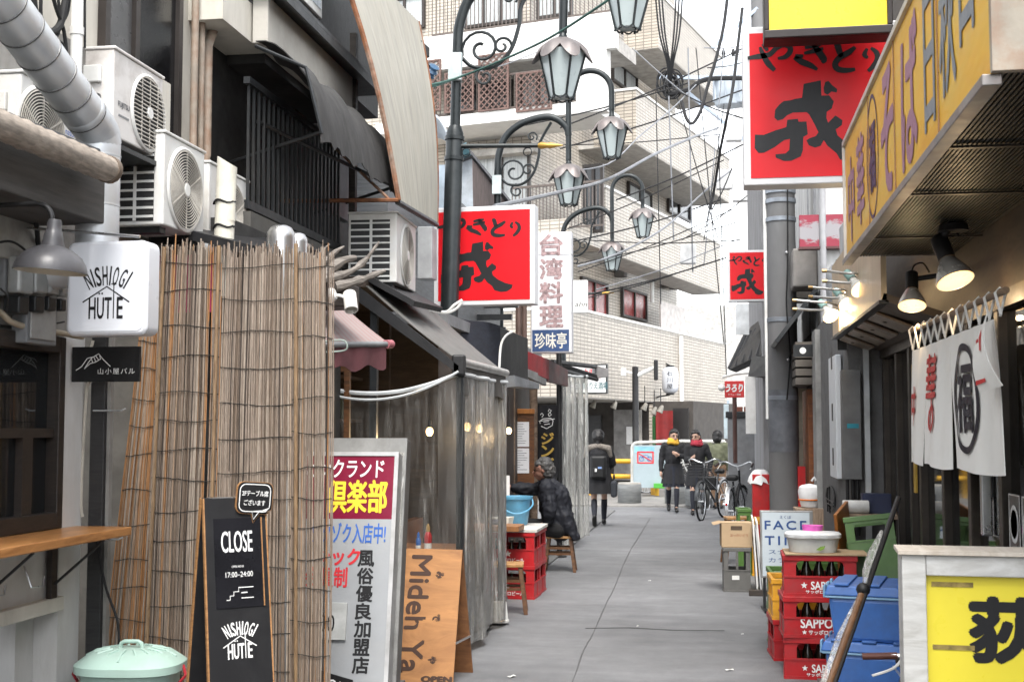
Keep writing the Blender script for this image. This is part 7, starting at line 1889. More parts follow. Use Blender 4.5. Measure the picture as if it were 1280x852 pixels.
# ================================================================== street lamps along the left
POLE = M('pole_green_black', (.022,.028,.03), .4, .35, var=.2, dirt=.25, dcol=(.07,.075,.075))
PETAL = M('lamp_cap', (.22,.195,.19), .45, .2, var=.25, dirt=.3, dcol=(.3,.22,.2))
LGLASS = M('frosted_glass', (.38,.43,.43), .3, var=.06, bmp=.05)
def lantern(parent, loc):
 n = 6; mb = MB(); na, nr = 48, 7; g = []
 for i in range(na + 1):
  a = 2*math.pi*i/na; p = abs(math.cos(3*a))**1.2; row = []
  for j in range(nr + 1):
   q = j/nr; r_ = .03 + (.165 + .075*p - .03)*q**.8; z = .0 - .14*q**1.5 + (1 - p)*.055*q**2 - p*.06*max(0, q - .7)/.3
   row.append(V(r_*math.cos(a), r_*math.sin(a), z))
  g.append(row)
 mb.sheet(g, .008); cap = mb.build('lantern', PETAL, parent, True); cap.location = loc; cap.scale = (1.22,)*3
 mb = MB(); mb.lathe([(.03,.0),(.036,-.01),(.036,.02),(.03,.03),(.026,.12),(.03,.13)], 14); mb.build('collar', POLE, cap, True)
 rt, rb, zt, zb = .185, .09, -.11, -.47
 mb = MB(); loft(mb, [[V(rt*.99*math.cos(R(60*i)), rt*.99*math.sin(R(60*i)), zt) for i in range(6)], [V(rb*math.cos(R(60*i)), rb*math.sin(R(60*i)), zb) for i in range(6)]]); mb.build('glass_body', LGLASS, cap)
 for i in range(6):
  c, s = math.cos(R(60*i)), math.sin(R(60*i)); mb = MB(); mb.tube([V(rt*1.02*c, rt*1.02*s, zt + .02), V(rb*1.06*c, rb*1.06*s, zb), V(rb*1.12*c, rb*1.12*s, zb - .02)], .0105, 5); mb.build('rib', POLE, cap)
  a0, a1 = R(60*i), R(60*(i+1)); mb = MB(); pts = []
  for k in range(9):
   t_ = k/8; a = a0 + (a1 - a0)*t_; rr = rb*1.05*(math.cos(R(30))/math.cos(a - (a0 + a1)/2)); pts.append(V(rr*math.cos(a), rr*math.sin(a), zb + .012 - .03*math.sin(t_*math.pi)))
  mb.tube(pts, .008, 4); mb.build('bottom_scallop', POLE, cap)
 return cap
def spiral(c, r0, turns, a0, sgn=1, n=22):
 out = []
 for i in range(n + 1):
  q = i/n; a = R(a0) + sgn*turns*2*math.pi*q; r_ = r0*(1 - .8*q); out.append(V(c[0] + r_*math.cos(a), 0, c[1] + r_*math.sin(a)))
 return out
def street_lamp(label, loc, lean=0.0, dup_of=None):
 if dup_of is not None:
  return dup(dup_of, loc, 0, label)
 t = thing('street_lamp', label, 'street lamp', loc, 0, 'scrolled lantern street lamps')
 mb = MB(); mb.tube([(0, 0, 0), (0, 0, 4.45), (0, 0, 4.52)], [.09, .085, .06], 18); mb.build('lower_pole', POLE, t, True)
 mb = MB(); mb.lathe([(.13,0),(.13,.06),(.1,.1),(.092,.3)], 18); mb.build('base', POLE, t, True)
 arm = [V(0, 0, 4.5), V(0, 0, 5.3), V(.02, 0, 5.55), V(.12, 0, 5.8), V(.35, 0, 5.98), V(.66, 0, 6.06), V(.85, 0, 6.03), V(1.0, 0, 5.9), V(1.03, 0, 5.78)]
 mb = MB(); mb.tube(smoothpath(arm, 4), .05, 12); mb.build('arm', POLE, t, True)
 hook = [V(1.03, 0, 5.42), V(1.03, 0, 6.35)] + arc((1.34, 0, 6.4), .31, 180, 0, 14) + [V(1.65, 0, 6.12)]
 mb = MB(); mb.tube(hook, .042, 12); mb.build('crook', POLE, t, True)
 mb = MB(); mb.tube(spiral((.24, 5.28), .2, 1.35, 200, -1), .016, 6); mb.build('scroll', POLE, t, True)
 mb = MB(); mb.tube(smoothpath([V(.04, 0, 5.2), V(.16, 0, 5.1), V(.36, 0, 5.1), V(.52, 0, 5.25), V(.6, 0, 5.5), V(.62, 0, 5.7), V(.78, 0, 5.98)], 5), .02, 6); mb.build('bracket_curve', POLE, t, True)
 mb = MB(); mb.tube(spiral((.44, 5.3), .1, 1.3, -30, 1), .014, 6); mb.build('scroll', POLE, t, True)
 mb = MB(); mb.tube(spiral((.28, 5.0), .1, 1.2, 90, 1), .014, 6); mb.build('scroll', POLE, t, True)
 mb = MB(); mb.tube(spiral((.5, 5.78), .08, 1.3, -40, 1), .012, 6); mb.build('scroll', POLE, t, True)
 lantern(t, (1.03, 0, 5.36)); lantern(t, (1.65, 0, 6.02))
 bz = MB(); bz.box(-.065, .065, -.1, -.052, 4.95, 5.22); bz.build('control_box', M('pale_box', (.42,.48,.48), .5), t, bev=.006)
 mb = MB(); mb.tube([V(.0, -.02, 4.32), V(.82, -.02, 4.32)], .022, 8); ba = mb.build('banner_arm', POLE, t, True)
 mb = MB(); mb.lathe([(.02,0),(.035,.03),(.025,.09),(.03,.12),(.004,.24)], 10, T(.82, -.02, 4.32) @ Matrix.Rotation(R(90), 4, 'Y')); mb.build('gold_finial', M('gold_paint', (.45,.27,.06), .4, .5), ba, True)
 for x in (.12, .72): mb = MB(); mb.tube([V(x + .04*math.cos(i*.52), -.02, 4.26 + .04*math.sin(i*.52)) for i in range(12)], .006, 4, closed=True); mb.build('ring', POLE, ba)
 for z in (4.4, 4.2): mb = MB(); mb.lathe([(.088,-.02),(.096,-.018),(.096,.018),(.088,.02)], 18, T(0, 0, z), cap=False); mb.build('band', POLE, t, True)
 return t
l1 = PY(552, 400, 12.0); sl1 = street_lamp('nearest scrolled lantern street lamp carrying the red sign', (l1.x, 12.0, 0))
sl1.rotation_euler = (0, R(1.6), 0)
l2 = PY(622, 300, 18.0); street_lamp('second scrolled lantern street lamp with two lanterns over the alley', (l2.x, 18.0, 0), 0, sl1)
l3 = PY(702, 300, 25.7); street_lamp('farthest scrolled lantern street lamp near the tiled building', (l3.x, 25.7, 0), 0, sl1)
# ================================================================== far utility pole with transformer
fy = 26.5
fp0 = PY(948, 100, fy)
t = thing('transformer_pole', 'far utility pole with pale transformer and crossarms behind the large red sign', 'utility pole', (fp0.x, fy, 0))
BLUEST = M('pale_blue_steel', (.36,.42,.5), .45, .3, var=.1)
mb = MB(); mb.cyl((0, 0, 0), (0, 0, 12), .16, .13, 18); mb.build('shaft', M('pole_concrete', (.2,.2,.2)), t, True)
def L(px_, py_): q = PY(px_, py_, fy); return V(q.x - fp0.x, 0, q.z)
mb = MB(); mb.tube([L(822, 97), L(952, 98)], .05, 4); mb.build('crossarm', BLUEST, t)
mb = MB(); mb.tube([L(857, 113), L(950, 192)], .05, 4); mb.build('brace', BLUEST, t)
mb = MB(); mb.tube([V(0, -.1, L(0, 60).z), L(890, 60)], .05, 4); mb.build('crossarm', BLUEST, t)
TR = M('transformer_paint', (.48,.53,.58), .5, var=.06)
for px_, py0, py1 in ((911, 72, 130), (928, 70, 128)):
 a, b = L(px_, py1), L(px_, py0); c = (a + b)/2
 mb = MB(); mb.lathe([(.27,a.z),(.29,a.z + .03),(.29,b.z - .05),(.25,b.z),(.001,b.z + .04)], 24, T(c.x, .2, 0)); tr = mb.build('transformer', TR, t, True)
 for k in range(14):
  an = 2*math.pi*k/14; mb = MB(); mb.box(.29, .33, -.006, .006, a.z + .1, b.z - .25, T(c.x, .2, 0) @ Matrix.Rotation(an, 4, 'Z')); mb.build('fin', TR, tr)
 for dx in (-.1, .1): mb = MB(); mb.lathe([(.04,0),(.05,.06),(.03,.1),(.05,.14),(.02,.24)], 10, T(c.x + dx, .2, b.z)); mb.build('insulator', BLACK, tr, True)
for px_, py_ in ((917, 165), (905, 225), (925, 240), (860, 318)):
 q = L(px_, py_); mb = MB(); mb.box(-.16, .16, -.1, .1, -.2, .2, T(*q)); mb.build('junction_box', M('junc', (.5,.5,.5), .5), t, bev=.02)
# ================================================================== cables
CBL = M('cable_black', (.016,.016,.018), .6); CBG = M('cable_grey', (.25,.26,.28), .5); CGR = M('cable_green', (.05,.13,.11), .5)
def cable(label, pts, r_, mat=CBL, group=None, k=6):
 mb = MB(); mb.tube(smoothpath([PY(*p) for p in pts], k), r_, 6); o = mb.build('overhead_cable', mat, None, True); return tag(o, label, 'cable', group or 'overhead cables')
cable('teal green cable crossing in front of the nearest lantern', [(240,88,9.5),(330,108,9.8),(440,114,10.2),(520,109,10.8),(570,98,11.3),(640,70,11.0),(700,40,10.5),(790,-20,10)], .011, CGR)
cable('second strand of the teal cable sagging across the black awning', [(240,84,9.5),(330,106,9.9),(420,115,10.3),(520,112,10.8),(562,102,11.4)], .008, CGR)
cable('thick pale grey cable running from the red sign up to the pole', [(618,258,13),(700,240,16),(760,224,18.5),(820,192,21),(870,170,24),(898,160,26)], .024, CBG)
cable('grey cable rising beside the hooked lantern', [(700,215,20),(760,205,21),(800,170,23),(840,136,25),(870,106,26)], .013, CBG)
cable('grey cable crossing below the farthest lantern', [(722,333,24),(770,318,24),(830,285,25),(880,240,26),(915,212,26.3)], .02, CBG)
for i in range(6): cable('thin black cable hanging into the coil from above', [(818 + i*4 + (i > 2)*16, -20, 25.6), (824 + i*3.5 + (i > 2)*8, 40, 25.8), (834 + i*1.5, 80, 26), (836 + i*.5, 108, 26.2)], .018, CBL, 'cables hanging into the coil')
t = thing('cable_coil', 'tangled black coil of cables on the crossarm end', 'cable coil', (0, 0, 0))
cc = PY(838, 104, 26.2)
for i in range(9):
 r_ = random.uniform(.17, .3); dx, dz = random.uniform(-.09, .09), random.uniform(-.1, .1); tl = random.uniform(-.5, .5)
 mb = MB(); mb.tube([cc + V(dx + r_*.75*math.cos(q*.314), tl*r_*math.cos(q*.314), dz + r_*math.sin(q*.314)) for q in range(20)], .018, 5, closed=True); mb.build('loop', CBL, t, True)
cable('thick black cable looping down from the coil', [(835,118,26.2),(860,112,26.2),(885,99,26.2),(945,98,26.3)], .05)
cable('heavy black cable swooping down before the transformer', [(911,-20,22),(905,30,22),(896,70,22),(884,110,22),(876,138,22),(866,154,22),(858,148,22),(852,126,22)], .03)
cable('black bundle dropping beside the large red sign', [(928,10,24),(922,60,24),(916,110,24),(908,150,24),(900,190,25),(893,235,26),(888,262,26)], .03)
for i, (a, b, s) in enumerate(((((640,160),(860,104)),None,0), (((572,95),(680,62)),None,0), (((700,290),(905,200)),None,0), (((716,302),(900,250)),None,0), (((720,330),(920,278)),None,0), (((745,362),(920,300)),None,0), (((716,372),(908,322)),None,0), (((716,376),(880,330)),None,0), (((820,118),(826,380)),None,0), (((836,120),(842,300)),None,0), (((870,60),(905,430)),None,0), (((898,170),(908,470)),None,0), (((890,262),(915,210)),None,0), (((880,60),(946,52)),None,0), (((660,182),(900,168)),None,0), (((700,186),(935,110)),None,0), (((722,340),(915,262)),None,0), (((790,60),(900,150)),None,0), (((840,110),(935,150)),None,0), (((846,120),(898,300)),None,0), (((852,300),(940,240)),None,0), (((860,60),(866,340)),None,0), (((880,300),(905,130)),None,0), (((730,300),(925,300)),None,0), (((770,250),(930,180)),None,0), (((905,60),(880,330)),None,0), (((884,85),(950,70)),None,0), (((700,160),(930,60)),None,0))):
 cable('thin dark wire strung before the tiled building', [(a[0][0], a[0][1], 25.5), ((a[0][0]+a[1][0])/2, (a[0][1]+a[1][1])/2 + 4, 25.6), (a[1][0], a[1][1], 25.8)], .011 if i % 3 else .015, CBG if i % 4 == 1 else CBL, 'thin wires before the tiled building')
cable('wire stay with blue insulator above the corrugated awning', [(476,-30,14),(505,20,14.5),(520,60,15),(538,86,15.4)], .02)
o = MB().lathe([(.02,-.09),(.07,-.07),(.05,-.03),(.08,0),(.05,.03),(.07,.07),(.02,.09)], 16).build('insulator', M('blue_ceramic', (.05,.12,.22), .2), None, True); o.location = PY(540, 89, 15.4); o.rotation_euler = (R(30), R(40), 0); tag(o, 'blue ceramic insulator on the wire stay', 'insulator')
# white cable tails near the awning
for i, pts in enumerate(([(525,380,10.4),(555,390,10.4),(568,381,10.4),(578,375,10.4)], [(533,386,10.4),(556,391,10.4),(570,386,10.4),(577,378,10.4)], [(624,460,12),(626,432,12),(632,420,12),(641,414,12)])):
 mb = MB(); mb.tube(smoothpath([PY(*p) for p in pts], 6), .012, 6)
 tag(mb.build('white_cable', WHITEP, None, True), ['upper white cable tail bent round the lamp post', 'lower white cable tail bent round the lamp post', 'white cord dangling before the grey tin fascia'][i], 'cable')
# ================================================================== things of the little square
def bollard(label, px_, py_, k=1):
 p = PZ(px_, py_, .05)
 t = thing('stone_bollard', label, 'bollard', (p.x, p.y, .05), 0, 'round stone bollards on the square'); t.scale = (1, 1, .75)
 mb = MB(); mb.lathe([(.34*k,0),(.36*k,.02),(.36*k,.28),(.37*k,.3),(.37*k,.5),(.35*k,.52),(.001,.52)], 28); mb.build('drum', M('bollard_stone', (.24,.25,.25), .7, stretch=(1,1,9), var=.25, dirt=.4), t, True)
 mb = MB(); mb.lathe([(.36*k,.521),(.34*k,.56),(.001,.565)], 28); mb.build('top', M('bollard_top', (.36,.34,.31), .75, dirt=.4), t, True)
bollard('round stone bollard standing alone left of the schoolgirls', 787, 628, .68)
bollard('round stone bollard just left of the schoolgirl in the yellow scarf', 846, 629, .68)
bollard('round stone bollard behind the legs of the two schoolgirls', 872, 632, .68)
# barrier with bicycle notice
by = 29.5
p0 = PY(801, 605, by); p1 = PY(902, 605, by)
t = thing('notice_barrier', 'white tubular barrier with a no bicycles notice', 'barrier', (p0.x, by, .05))
W = 1.9; zt_ = PY(801, 552, by).z - .05
def bl(px_, py_): q = PY(px_, py_, by); return V(q.x - p0.x, 0, q.z - .05)
mb = MB(); mb.tube([bl(790, 628)*1, bl(790, 562)] + arc(bl(797, 560), .13, 180, 90, 6) + [bl(836, 551), V(W, 0, bl(836, 551).z)], .035, 8); mb.build('tube', M('barrier_tube', (.55,.54,.5), .4), t, True)
a, b = bl(792, 609), bl(834, 556); mb = MB(); mb.box(a.x, b.x, -.05, -.03, a.z, b.z); pn = mb.build('notice', M('notice_pale', (.34,.41,.44), .5, var=.05), t)
a2, b2 = bl(793, 559), bl(812, 571); mb = MB(); mb.box(a.x + .03, bl(814, 0).x, -.053, -.0505, bl(0, 563).z, bl(0, 556).z); mb.build('blue_band', M('notice_blue', (.2,.42,.5), .5), pn)
mb = MB(); c0, c1 = bl(792.5, 577 - 15), bl(813.5, 576); x0_, x1_, z0_, z1_ = bl(792.8, 0).x, bl(813, 0).x, bl(0, 575.5).z, bl(0, 561.5).z
for q in ((x0_, x1_, z1_ - .03, z1_), (x0_, x1_, z0_, z0_ + .03)): mb.box(q[0], q[1], -.056, -.0535, q[2], q[3])
for q in ((x0_, x0_ + .03), (x1_ - .03, x1_)): mb.box(q[0], q[1], -.056, -.0535, z0_ + .03, z1_ - .03)
mb.build('red_border', INK_R, pn)
mb = MB(); Qn = T(0, -.057, 0) @ FY @ T((x0_ + x1_)/2, (z0_ + z1_)/2, 0)
for cx_ in (-.09, .09): mb.brush([(cx_ + .05*math.cos(i*.4), -.03 + .05*math.sin(i*.4)) for i in range(17)], .012, Qn)
mb.brush([(-.09, -.03), (-.04, .05), (.05, .05), (.09, -.03)], .012, Qn); mb.build('bicycle_symbol', INK_B, pn)
mb = MB(); mb.brush([(-.15, .09), (.15, -.09)], .022, Qn @ T(0, 0, .001)); mb.build('red_slash', INK_R, pn)
vtext('駐輪禁止', INK_K, pn, T(0, -.0545, 0) @ FY @ T(bl(823, 0).x, bl(0, 572).z, 0), .12, .55, .1)
mb = MB(); mb.tube([V(W, 0, 0), V(W, 0, bl(836, 551).z)], .035, 8); mb.build('post', M('barrier_tube', (.55,.54,.5)), t, True)
YEL = M('safety_yellow', (.62,.34,.02), .45, var=.1, dirt=.25)
p0 = PY(764, 600, 29.8)
t = thing('yellow_guard_rail', 'orange yellow double tube guard rail left of the barrier', 'guard rail', (p0.x, 29.8, .05))
for y in (576, 595):
 z = PY(764, y, 29.8).z - .05; mb = MB(); mb.tube([V(-.5, 0, z), V(1.05, 0, z)], .055, 10); mb.build('rail', YEL, t, True)
for x in (-.5, 1.05): mb = MB(); mb.tube([V(x, 0.06, 0), V(x, 0.06, PY(764, 572, 29.8).z)], .05, 10); mb.build('post', YEL, t, True)
p0 = PY(818, 600, 30.2); t = thing('yellow_bollard', 'orange yellow post behind the notice barrier', 'bollard', (p0.x, 30.2, .05)); mb = MB(); mb.lathe([(.09,0),(.09,.75),(.07,.8),(.001,.82)], 16); mb.build('post', YEL, t, True); mb = MB(); mb.lathe([(.092,.5),(.094,.52),(.094,.6),(.092,.62)], 16, None, cap=False); mb.build('band', WHITEP, t, True)
# black lamp post with two white arms
p0 = PY(795, 605, 30.5); t = thing('black_lamp_post', 'slim black lamp post with two white lamp arms on the square', 'lamp post', (p0.x, 30.5, .05))
zt_ = PY(795, 461, 30.5).z
mb = MB(); mb.lathe([(.12,0),(.12,.1),(.08,.15),(.075,zt_),(.001,zt_ + .02)], 16); mb.build('post', BLACK, t, True)
mb = MB(); mb.tube([V(.05, 0, zt_ - .2), V(.45, 0, zt_ - .02)], .05, 8); mb.build('lamp_arm', WHITEP, t, True)
mb = MB(); mb.box(.44, .54, -.08, .08, -.24, .24, T(0, 0, zt_ - .08)); mb.build('lamp_head', BLACK, t, bev=.02)
mb = MB(); mb.box(-.34, -.22, -.08, .08, zt_ - .22, zt_ - .02); mb.tube([V(-.22, 0, zt_ - .12), V(-.05, 0, zt_ - .16)], .03, 6); mb.build('lamp_head', WHITEP, t, bev=.02)
# paper lantern sign on the tiled wall
q = BS(833, 475, -.35); wp = bld.matrix_basis @ q if False else None
Mw = Matrix.Translation(A0) @ Matrix.Rotation(R(75), 4, 'Z')
wq = Mw @ V(q.x, -.45, q.z)
t = thing('lantern_sign', 'white oval lantern sign lettered 石川屋 on the tiled wall', 'sign', wq)
hh = 32 * wq.y / FPX / 2; rr = 20.5 * wq.y / FPX / 2
mb = MB(); mb.lathe([(rr*.55,-hh),(rr*.85,-hh*.88),(rr,-hh*.6),(rr,hh*.6),(rr*.85,hh*.88),(rr*.55,hh),(.001,hh)], 28); mb.build('lantern', M('lantern_white', (.5,.52,.56), .35, var=.02), t, True)
for s in (-1, 1): mb = MB(); mb.lathe([(rr*.5,0),(rr*.5,hh*.12),(.001,hh*.12)], 16, T(0, 0, s*hh*1.02 - (hh*.12 if s < 0 else 0))); mb.build('cap', BLACK, t, True)
vtext('石川屋', INK_K, t, T(0, -rr - .01, 0) @ FY, rr*.7, hh*1.35, .35, .01)
mb = MB(); mb.tube([V(0, 0, hh*1.12), V(-.1, .1, hh*1.3), V(-.1, .5, hh*1.3)], .02, 6); mb.tube([V(0, 0, -hh*1.12), V(-.35, .1, -hh*1.3), V(-.35, .5, -hh*1.3)], .02, 6); mb.build('bracket', BLACK, t)
# white restaurant billboard
q = Mw @ V(BS(740, 474, 0).x, -.25, 0)
bp = PY(739, 475, 26.5)
t = thing('billboard', 'white billboard with red and blue lettering on the tiled wall past the awnings', 'sign', (bp.x, 26.5, 0), R(-8))
def bb(px_, py_): q = PY(px_, py_, 26.5); return q.x - bp.x, q.z
x0_, z1_ = bb(712, 455); x1_, z0_ = bb(759.5, 492)
mb = MB(); mb.box(x0_, x1_, 0, .1, z0_, z1_); mb.build('frame', BLACK, t)
mb = MB(); mb.box(x0_ + .03, x1_ - .03, -.01, -.0005, z0_ + .03, z1_ - .03); f_ = mb.build('face', M('billboard_white', (.62,.62,.6), .5, var=.04), t)
Q = T(0, -.012, 0) @ FY
text('ホルモン', INK_R, f_, Q @ T(.05, z1_ - .2, 0), .45, .2, .05, 1, .2); text('三田はりえ酒場', ink('teal', (.08,.2,.22)), f_, Q @ T(.0, z0_ + .17, 0), .7, .15, .02)
# red hanging curtain, green crate and goods of the far shop
def far(name, label, cat_, px0, py0, px1, py1, Y, mat, th=.05, bev=.01):
 a, b = PY(px0, py1, Y), PY(px1, py0, Y); t = thing(name, label, cat_, ((a.x + b.x)/2, Y, a.z)); mb = MB(); w, h = b.x - a.x, b.z - a.z
 if th < .02:
  g = [[V(-w/2 + w*i/8, .02*math.sin(i*1.4), h*j/4) for j in range(5)] for i in range(9)]; mb.sheet(g, th); mb.build('cloth', mat, t, True)
 else: mb.box(-w/2, w/2, 0, th, 0, h); mb.build('panel', mat, t, bev=bev)
 return t
far('red_banner', 'red cloth banner hanging in the far shop doorway', 'banner', 820, 513, 841, 560, 33, M('far_red', (.24,.012,.012), .7), .01)
far('green_banner', 'narrow green cloth strip beside the red banner', 'banner', 816, 520, 820, 560, 33.1, M('far_green', (.05,.2,.06), .7), .01)
far('navy_banner', 'dark navy cloth hanging left of the far street opening', 'banner', 868, 525, 888, 570, 38, M('far_navy', (.02,.03,.12), .7), .01)
t = far('green_box', 'bright green crate on the square below the barrier', 'crate', 817, 604, 832, 610, 29.3, m_plastic('lime', (.08,.4,.05)), .3)
# shop lamps under the overhang
for i, (x, y) in enumerate(((742, 505), (768, 506), (806, 508), (818, 513), (826, 511))):
 p = PY(x, y, 31); t = thing('clip_lamp', 'small spot lamp under the overhang of the tiled building', 'lamp', p, 0, 'spot lamps under the overhang')
 mb = MB(); mb.lathe([(.02,.1),(.04,.08),(.08,-.08),(.07,-.09),(.001,-.05)], 12, Matrix.Rotation(R(25), 4, 'Y')); mb.build('shade', M('lamp_pale', (.3,.28,.24), .5), t, True)
 mb = MB(); mb.cyl((0, 0, .08), (0, 0, .5), .012, n=6); mb.build('stem', BLACK, t)
# far end of the side street
far('distant_house', 'pale distant house at the end of the street', 'building', 858, 380, 1010, 566, 78, M('distant_wall', (.42,.41,.39), .8), 2)
far('distant_awning_sign', 'white and red shop fascia in the distance', 'sign', 878, 519, 905, 523, 60, INK_W, .1)
far('distant_awning_end', 'red end panel of the distant shop fascia', 'sign', 899.5, 518.6, 904.5, 523.4, 59.8, INK_R, .1)
far('distant_blue_wall', 'blue grey wall panel in the distance behind the walkers', 'wall', 898, 500, 912, 565, 50, M('distant_blue', (.3,.36,.42), .7), .5)
far('distant_pale_board', 'pale yellow board in the distance behind the walkers', 'sign', 886, 533, 896, 548, 48, M('distant_board', (.5,.5,.36), .7), .1)
far('distant_tower', 'pale tall building far beyond the right-hand roofs', 'building', 925, 60, 1090, 560, 95, M('distant_tower', (.5,.5,.5), .8, stretch=(1,1,8), var=.1), 4)
# small white board sign of the far corner (blue-white)
far('blue_nameplate', 'narrow pale blue nameplate on the far corner', 'sign', 905, 505, 911, 548, 24.2, M('nameplate_blue', (.45,.53,.56), .5), .06)
# ================================================================== people
SKIN = M('skin', (.42,.26,.19), .55, var=.06, bmp=0); HAIRK = M('black_hair', (.012,.01,.01), .5, var=.3, stretch=(14,14,1.5), sc=8); HAIRG = M('greying_hair', (.1,.097,.095), .55, var=.5, stretch=(14,14,2), sc=8)
_dt = {}
def blob(name, mat, parent, caps, vox=.012, sm=4, label=None, disp=0, dsz=.1):
 "one continuous skin grown over a list of tapered capsules / ellipsoids"
 mb = MB()
 for c in caps:
  if c[0] == 's': mb.sphere(c[1], c[2], 14, 10, c[3] if len(c) > 3 else (1,1,1))
  else:
   _, p0, r0, p1, r1 = c[:5]; p0, p1 = Vector(p0), Vector(p1)
   n = 10; k = 5; d = (p1 - p0); L_ = d.length
   if L_ < 1e-6: continue
   d.normalize(); pts = []; rs = []
   for i in range(k): a = R(90 - 90*i/k*1.0); pts.append(p0 - d*r0*math.sin(a)); rs.append(max(1e-4, r0*math.cos(a)))
   pts += [p0, p1]; rs += [r0, r1]
   for i in range(k): a = R(90*(i+1)/k); pts.append(p1 + d*r1*math.sin(a)); rs.append(max(1e-4, r1*math.cos(a)))
   mb.tube(pts, rs, n)
 o = mb.build(name, mat, parent, True)
 m = o.modifiers.new('remesh', 'REMESH'); m.mode = 'VOXEL'; m.voxel_size = vox; m.use_smooth_shade = True
 s = o.modifiers.new('smooth', 'SMOOTH'); s.iterations = sm; s.factor = .5
 if disp:
  if dsz not in _dt: _dt[dsz] = bpy.data.textures.new('folds', 'CLOUDS'); _dt[dsz].noise_scale = dsz; _dt[dsz].noise_depth = 2
  q = o.modifiers.new('folds', 'DISPLACE'); q.texture = _dt[dsz]; q.strength = disp; q.mid_level = .5; q.texture_coords = 'LOCAL'
 return o
def hand_caps(w, d, side, curl=.6):
 "palm and five fingers; w wrist, d direction of the hand, side the direction the palm is wide"
 w, d, s = Vector(w), Vector(d).normalized(), Vector(side).normalized(); nrm = d.cross(s)
 caps = [('c', w, .024, w + d*.075, .03), ('c', w + d*.03 - s*.012, .022, w + d*.075 - s*.018, .02), ('c', w + d*.03 + s*.012, .022, w + d*.075 + s*.018, .02)]
 for i, ln in enumerate((.068, .078, .074, .058)):
  b = w + d*.078 + s*(-.03 + .02*i); m_ = b + d*ln*.5 + nrm*ln*.2*curl; e = m_ + d*ln*.38 + nrm*ln*.5*curl
  caps += [('c', b, .0095, m_, .009), ('c', m_, .009, e, .0075)]
 b = w + d*.025 - s*.03; caps += [('c', b, .012, b + d*.035 - s*.022, .0105), ('c', b + d*.035 - s*.022, .0105, b + d*.065 - s*.018, .0085)]
 return caps
def head_caps(c, f):
 c, f = Vector(c), Vector(f).normalized(); s = f.cross(V(0,0,1)).normalized()
 caps = [('s', c + V(0,0,.03), .092, (.88,1,1)), ('s', c + f*.012 - V(0,0,.03), .07), ('c', c + f*.03 - V(0,0,.085), .034, c + f*.045 - V(0,0,.08), .03), ('s', c - f*.025 + V(0,0,.02), .088),
   ('c', c + f*.088 + V(0,0,.005), .008, c + f*.104 - V(0,0,.028), .013), ('c', c + f*.07 - V(0,0,.055), .02, c + f*.075 - V(0,0,.058), .018)]
 for k in (-1, 1): caps += [('s', c + s*k*.083 - f*.008 - V(0,0,.008), .018, (.6,1,1.6)), ('c', c + s*k*.03 + f*.078 + V(0,0,.028), .012, c + s*k*.05 + f*.068 + V(0,0,.026), .01)]
 return caps
def face_bits(parent, c, f):
 c, f = Vector(c), Vector(f).normalized(); s = f.cross(V(0,0,1)).normalized()
 for k in (-1, 1):
  mb = MB(); mb.sphere(c + f*.086 + s*k*.032 + V(0,0,.006), .0105, 8, 6); mb.build('eye', M('eye_dark', (.02,.015,.012), .2), parent, True)
  mb = MB(); mb.tube([c + f*.092 + s*k*.016 + V(0,0,.027), c + f*.089 + s*k*.034 + V(0,0,.032), c + f*.078 + s*k*.05 + V(0,0,.027)], .0045, 5); mb.build('eyebrow', HAIRK, parent)
 mb = MB(); mb.tube([c + f*.082 + s*.024 - V(0,0,.052), c + f*.095 - V(0,0,.054), c + f*.082 - s*.024 - V(0,0,.052)], .006, 6); mb.build('mouth', M('lips', (.3,.1,.08), .5), parent)
def stand(label, loc, rz, Hs, J, skin_extra=()):
 "figure in local metres, facing -Y"
 t = thing('person', label, 'person', loc, rz); t.scale = (Hs/1.62,)*3
 caps = head_caps(J['head'], J['face']) + [('c', J['neck'], .05, Vector(J['head']) - V(0,0,.06), .045), ('c', J['pelvis'], .13, J['chest'], .13), ('c', J['chest'], .12, J['neck'], .06)]
 for k in ('l', 'r'):
  sh, el, wr = J['sh'+k], J['el'+k], J['wr'+k]; hp, kn, an, toe = J['hip'+k], J['kn'+k], J['an'+k], J['toe'+k]
  caps += [('c', J['chest'], .1, sh, .055), ('c', sh, .048, el, .037), ('c', el, .036, wr, .025), ('c', J['pelvis'], .12, hp, .085), ('c', hp, .08, kn, .05), ('c', kn, .05, Vector(kn).lerp(Vector(an), .35), .052), ('c', Vector(kn).lerp(Vector(an), .35), .05, an, .033), ('c', an, .034, toe, .028)]
  caps += hand_caps(wr, J['hd'+k], J['hs'+k])
 b = blob('body', SKIN, t, caps, .009, 3)
 face_bits(t, J['head'], J['face'])
 return t
def base_joints(dx=0):
 return dict(head=(0,-.01,1.5), face=(0,-1,0), neck=(0,0,1.36), chest=(0,0,1.18), pelvis=(0,0,.9), shl=(-.17,0,1.3), shr=(.17,0,1.3), ell=(-.23,.02,1.04), elr=(.23,.02,1.04), wrl=(-.22,-.05,.82), wrr=(.22,-.05,.82),
    hdl=(0,-.1,-1), hdr=(0,-.1,-1), hsl=(0,1,0), hsr=(0,1,0), hipl=(-.085,0,.86), hipr=(.085,0,.86), knl=(-.09,-.02,.47), knr=(.09,-.02,.47), anl=(-.09,.02,.09), anr=(.09,.02,.09), toel=(-.1,-.1,.04), toer=(.1,-.1,.04))
def shoes(t, J, mat):
 for k in ('l', 'r'):
  an, toe = Vector(J['an'+k]), Vector(J['toe'+k]); blob('shoe', mat, t, [('c', an - V(0,0,.02), .045, toe - V(0,0,.0), .042), ('c', an + (an - toe)*.35 - V(0,0,.03), .04, toe, .04)], .012)
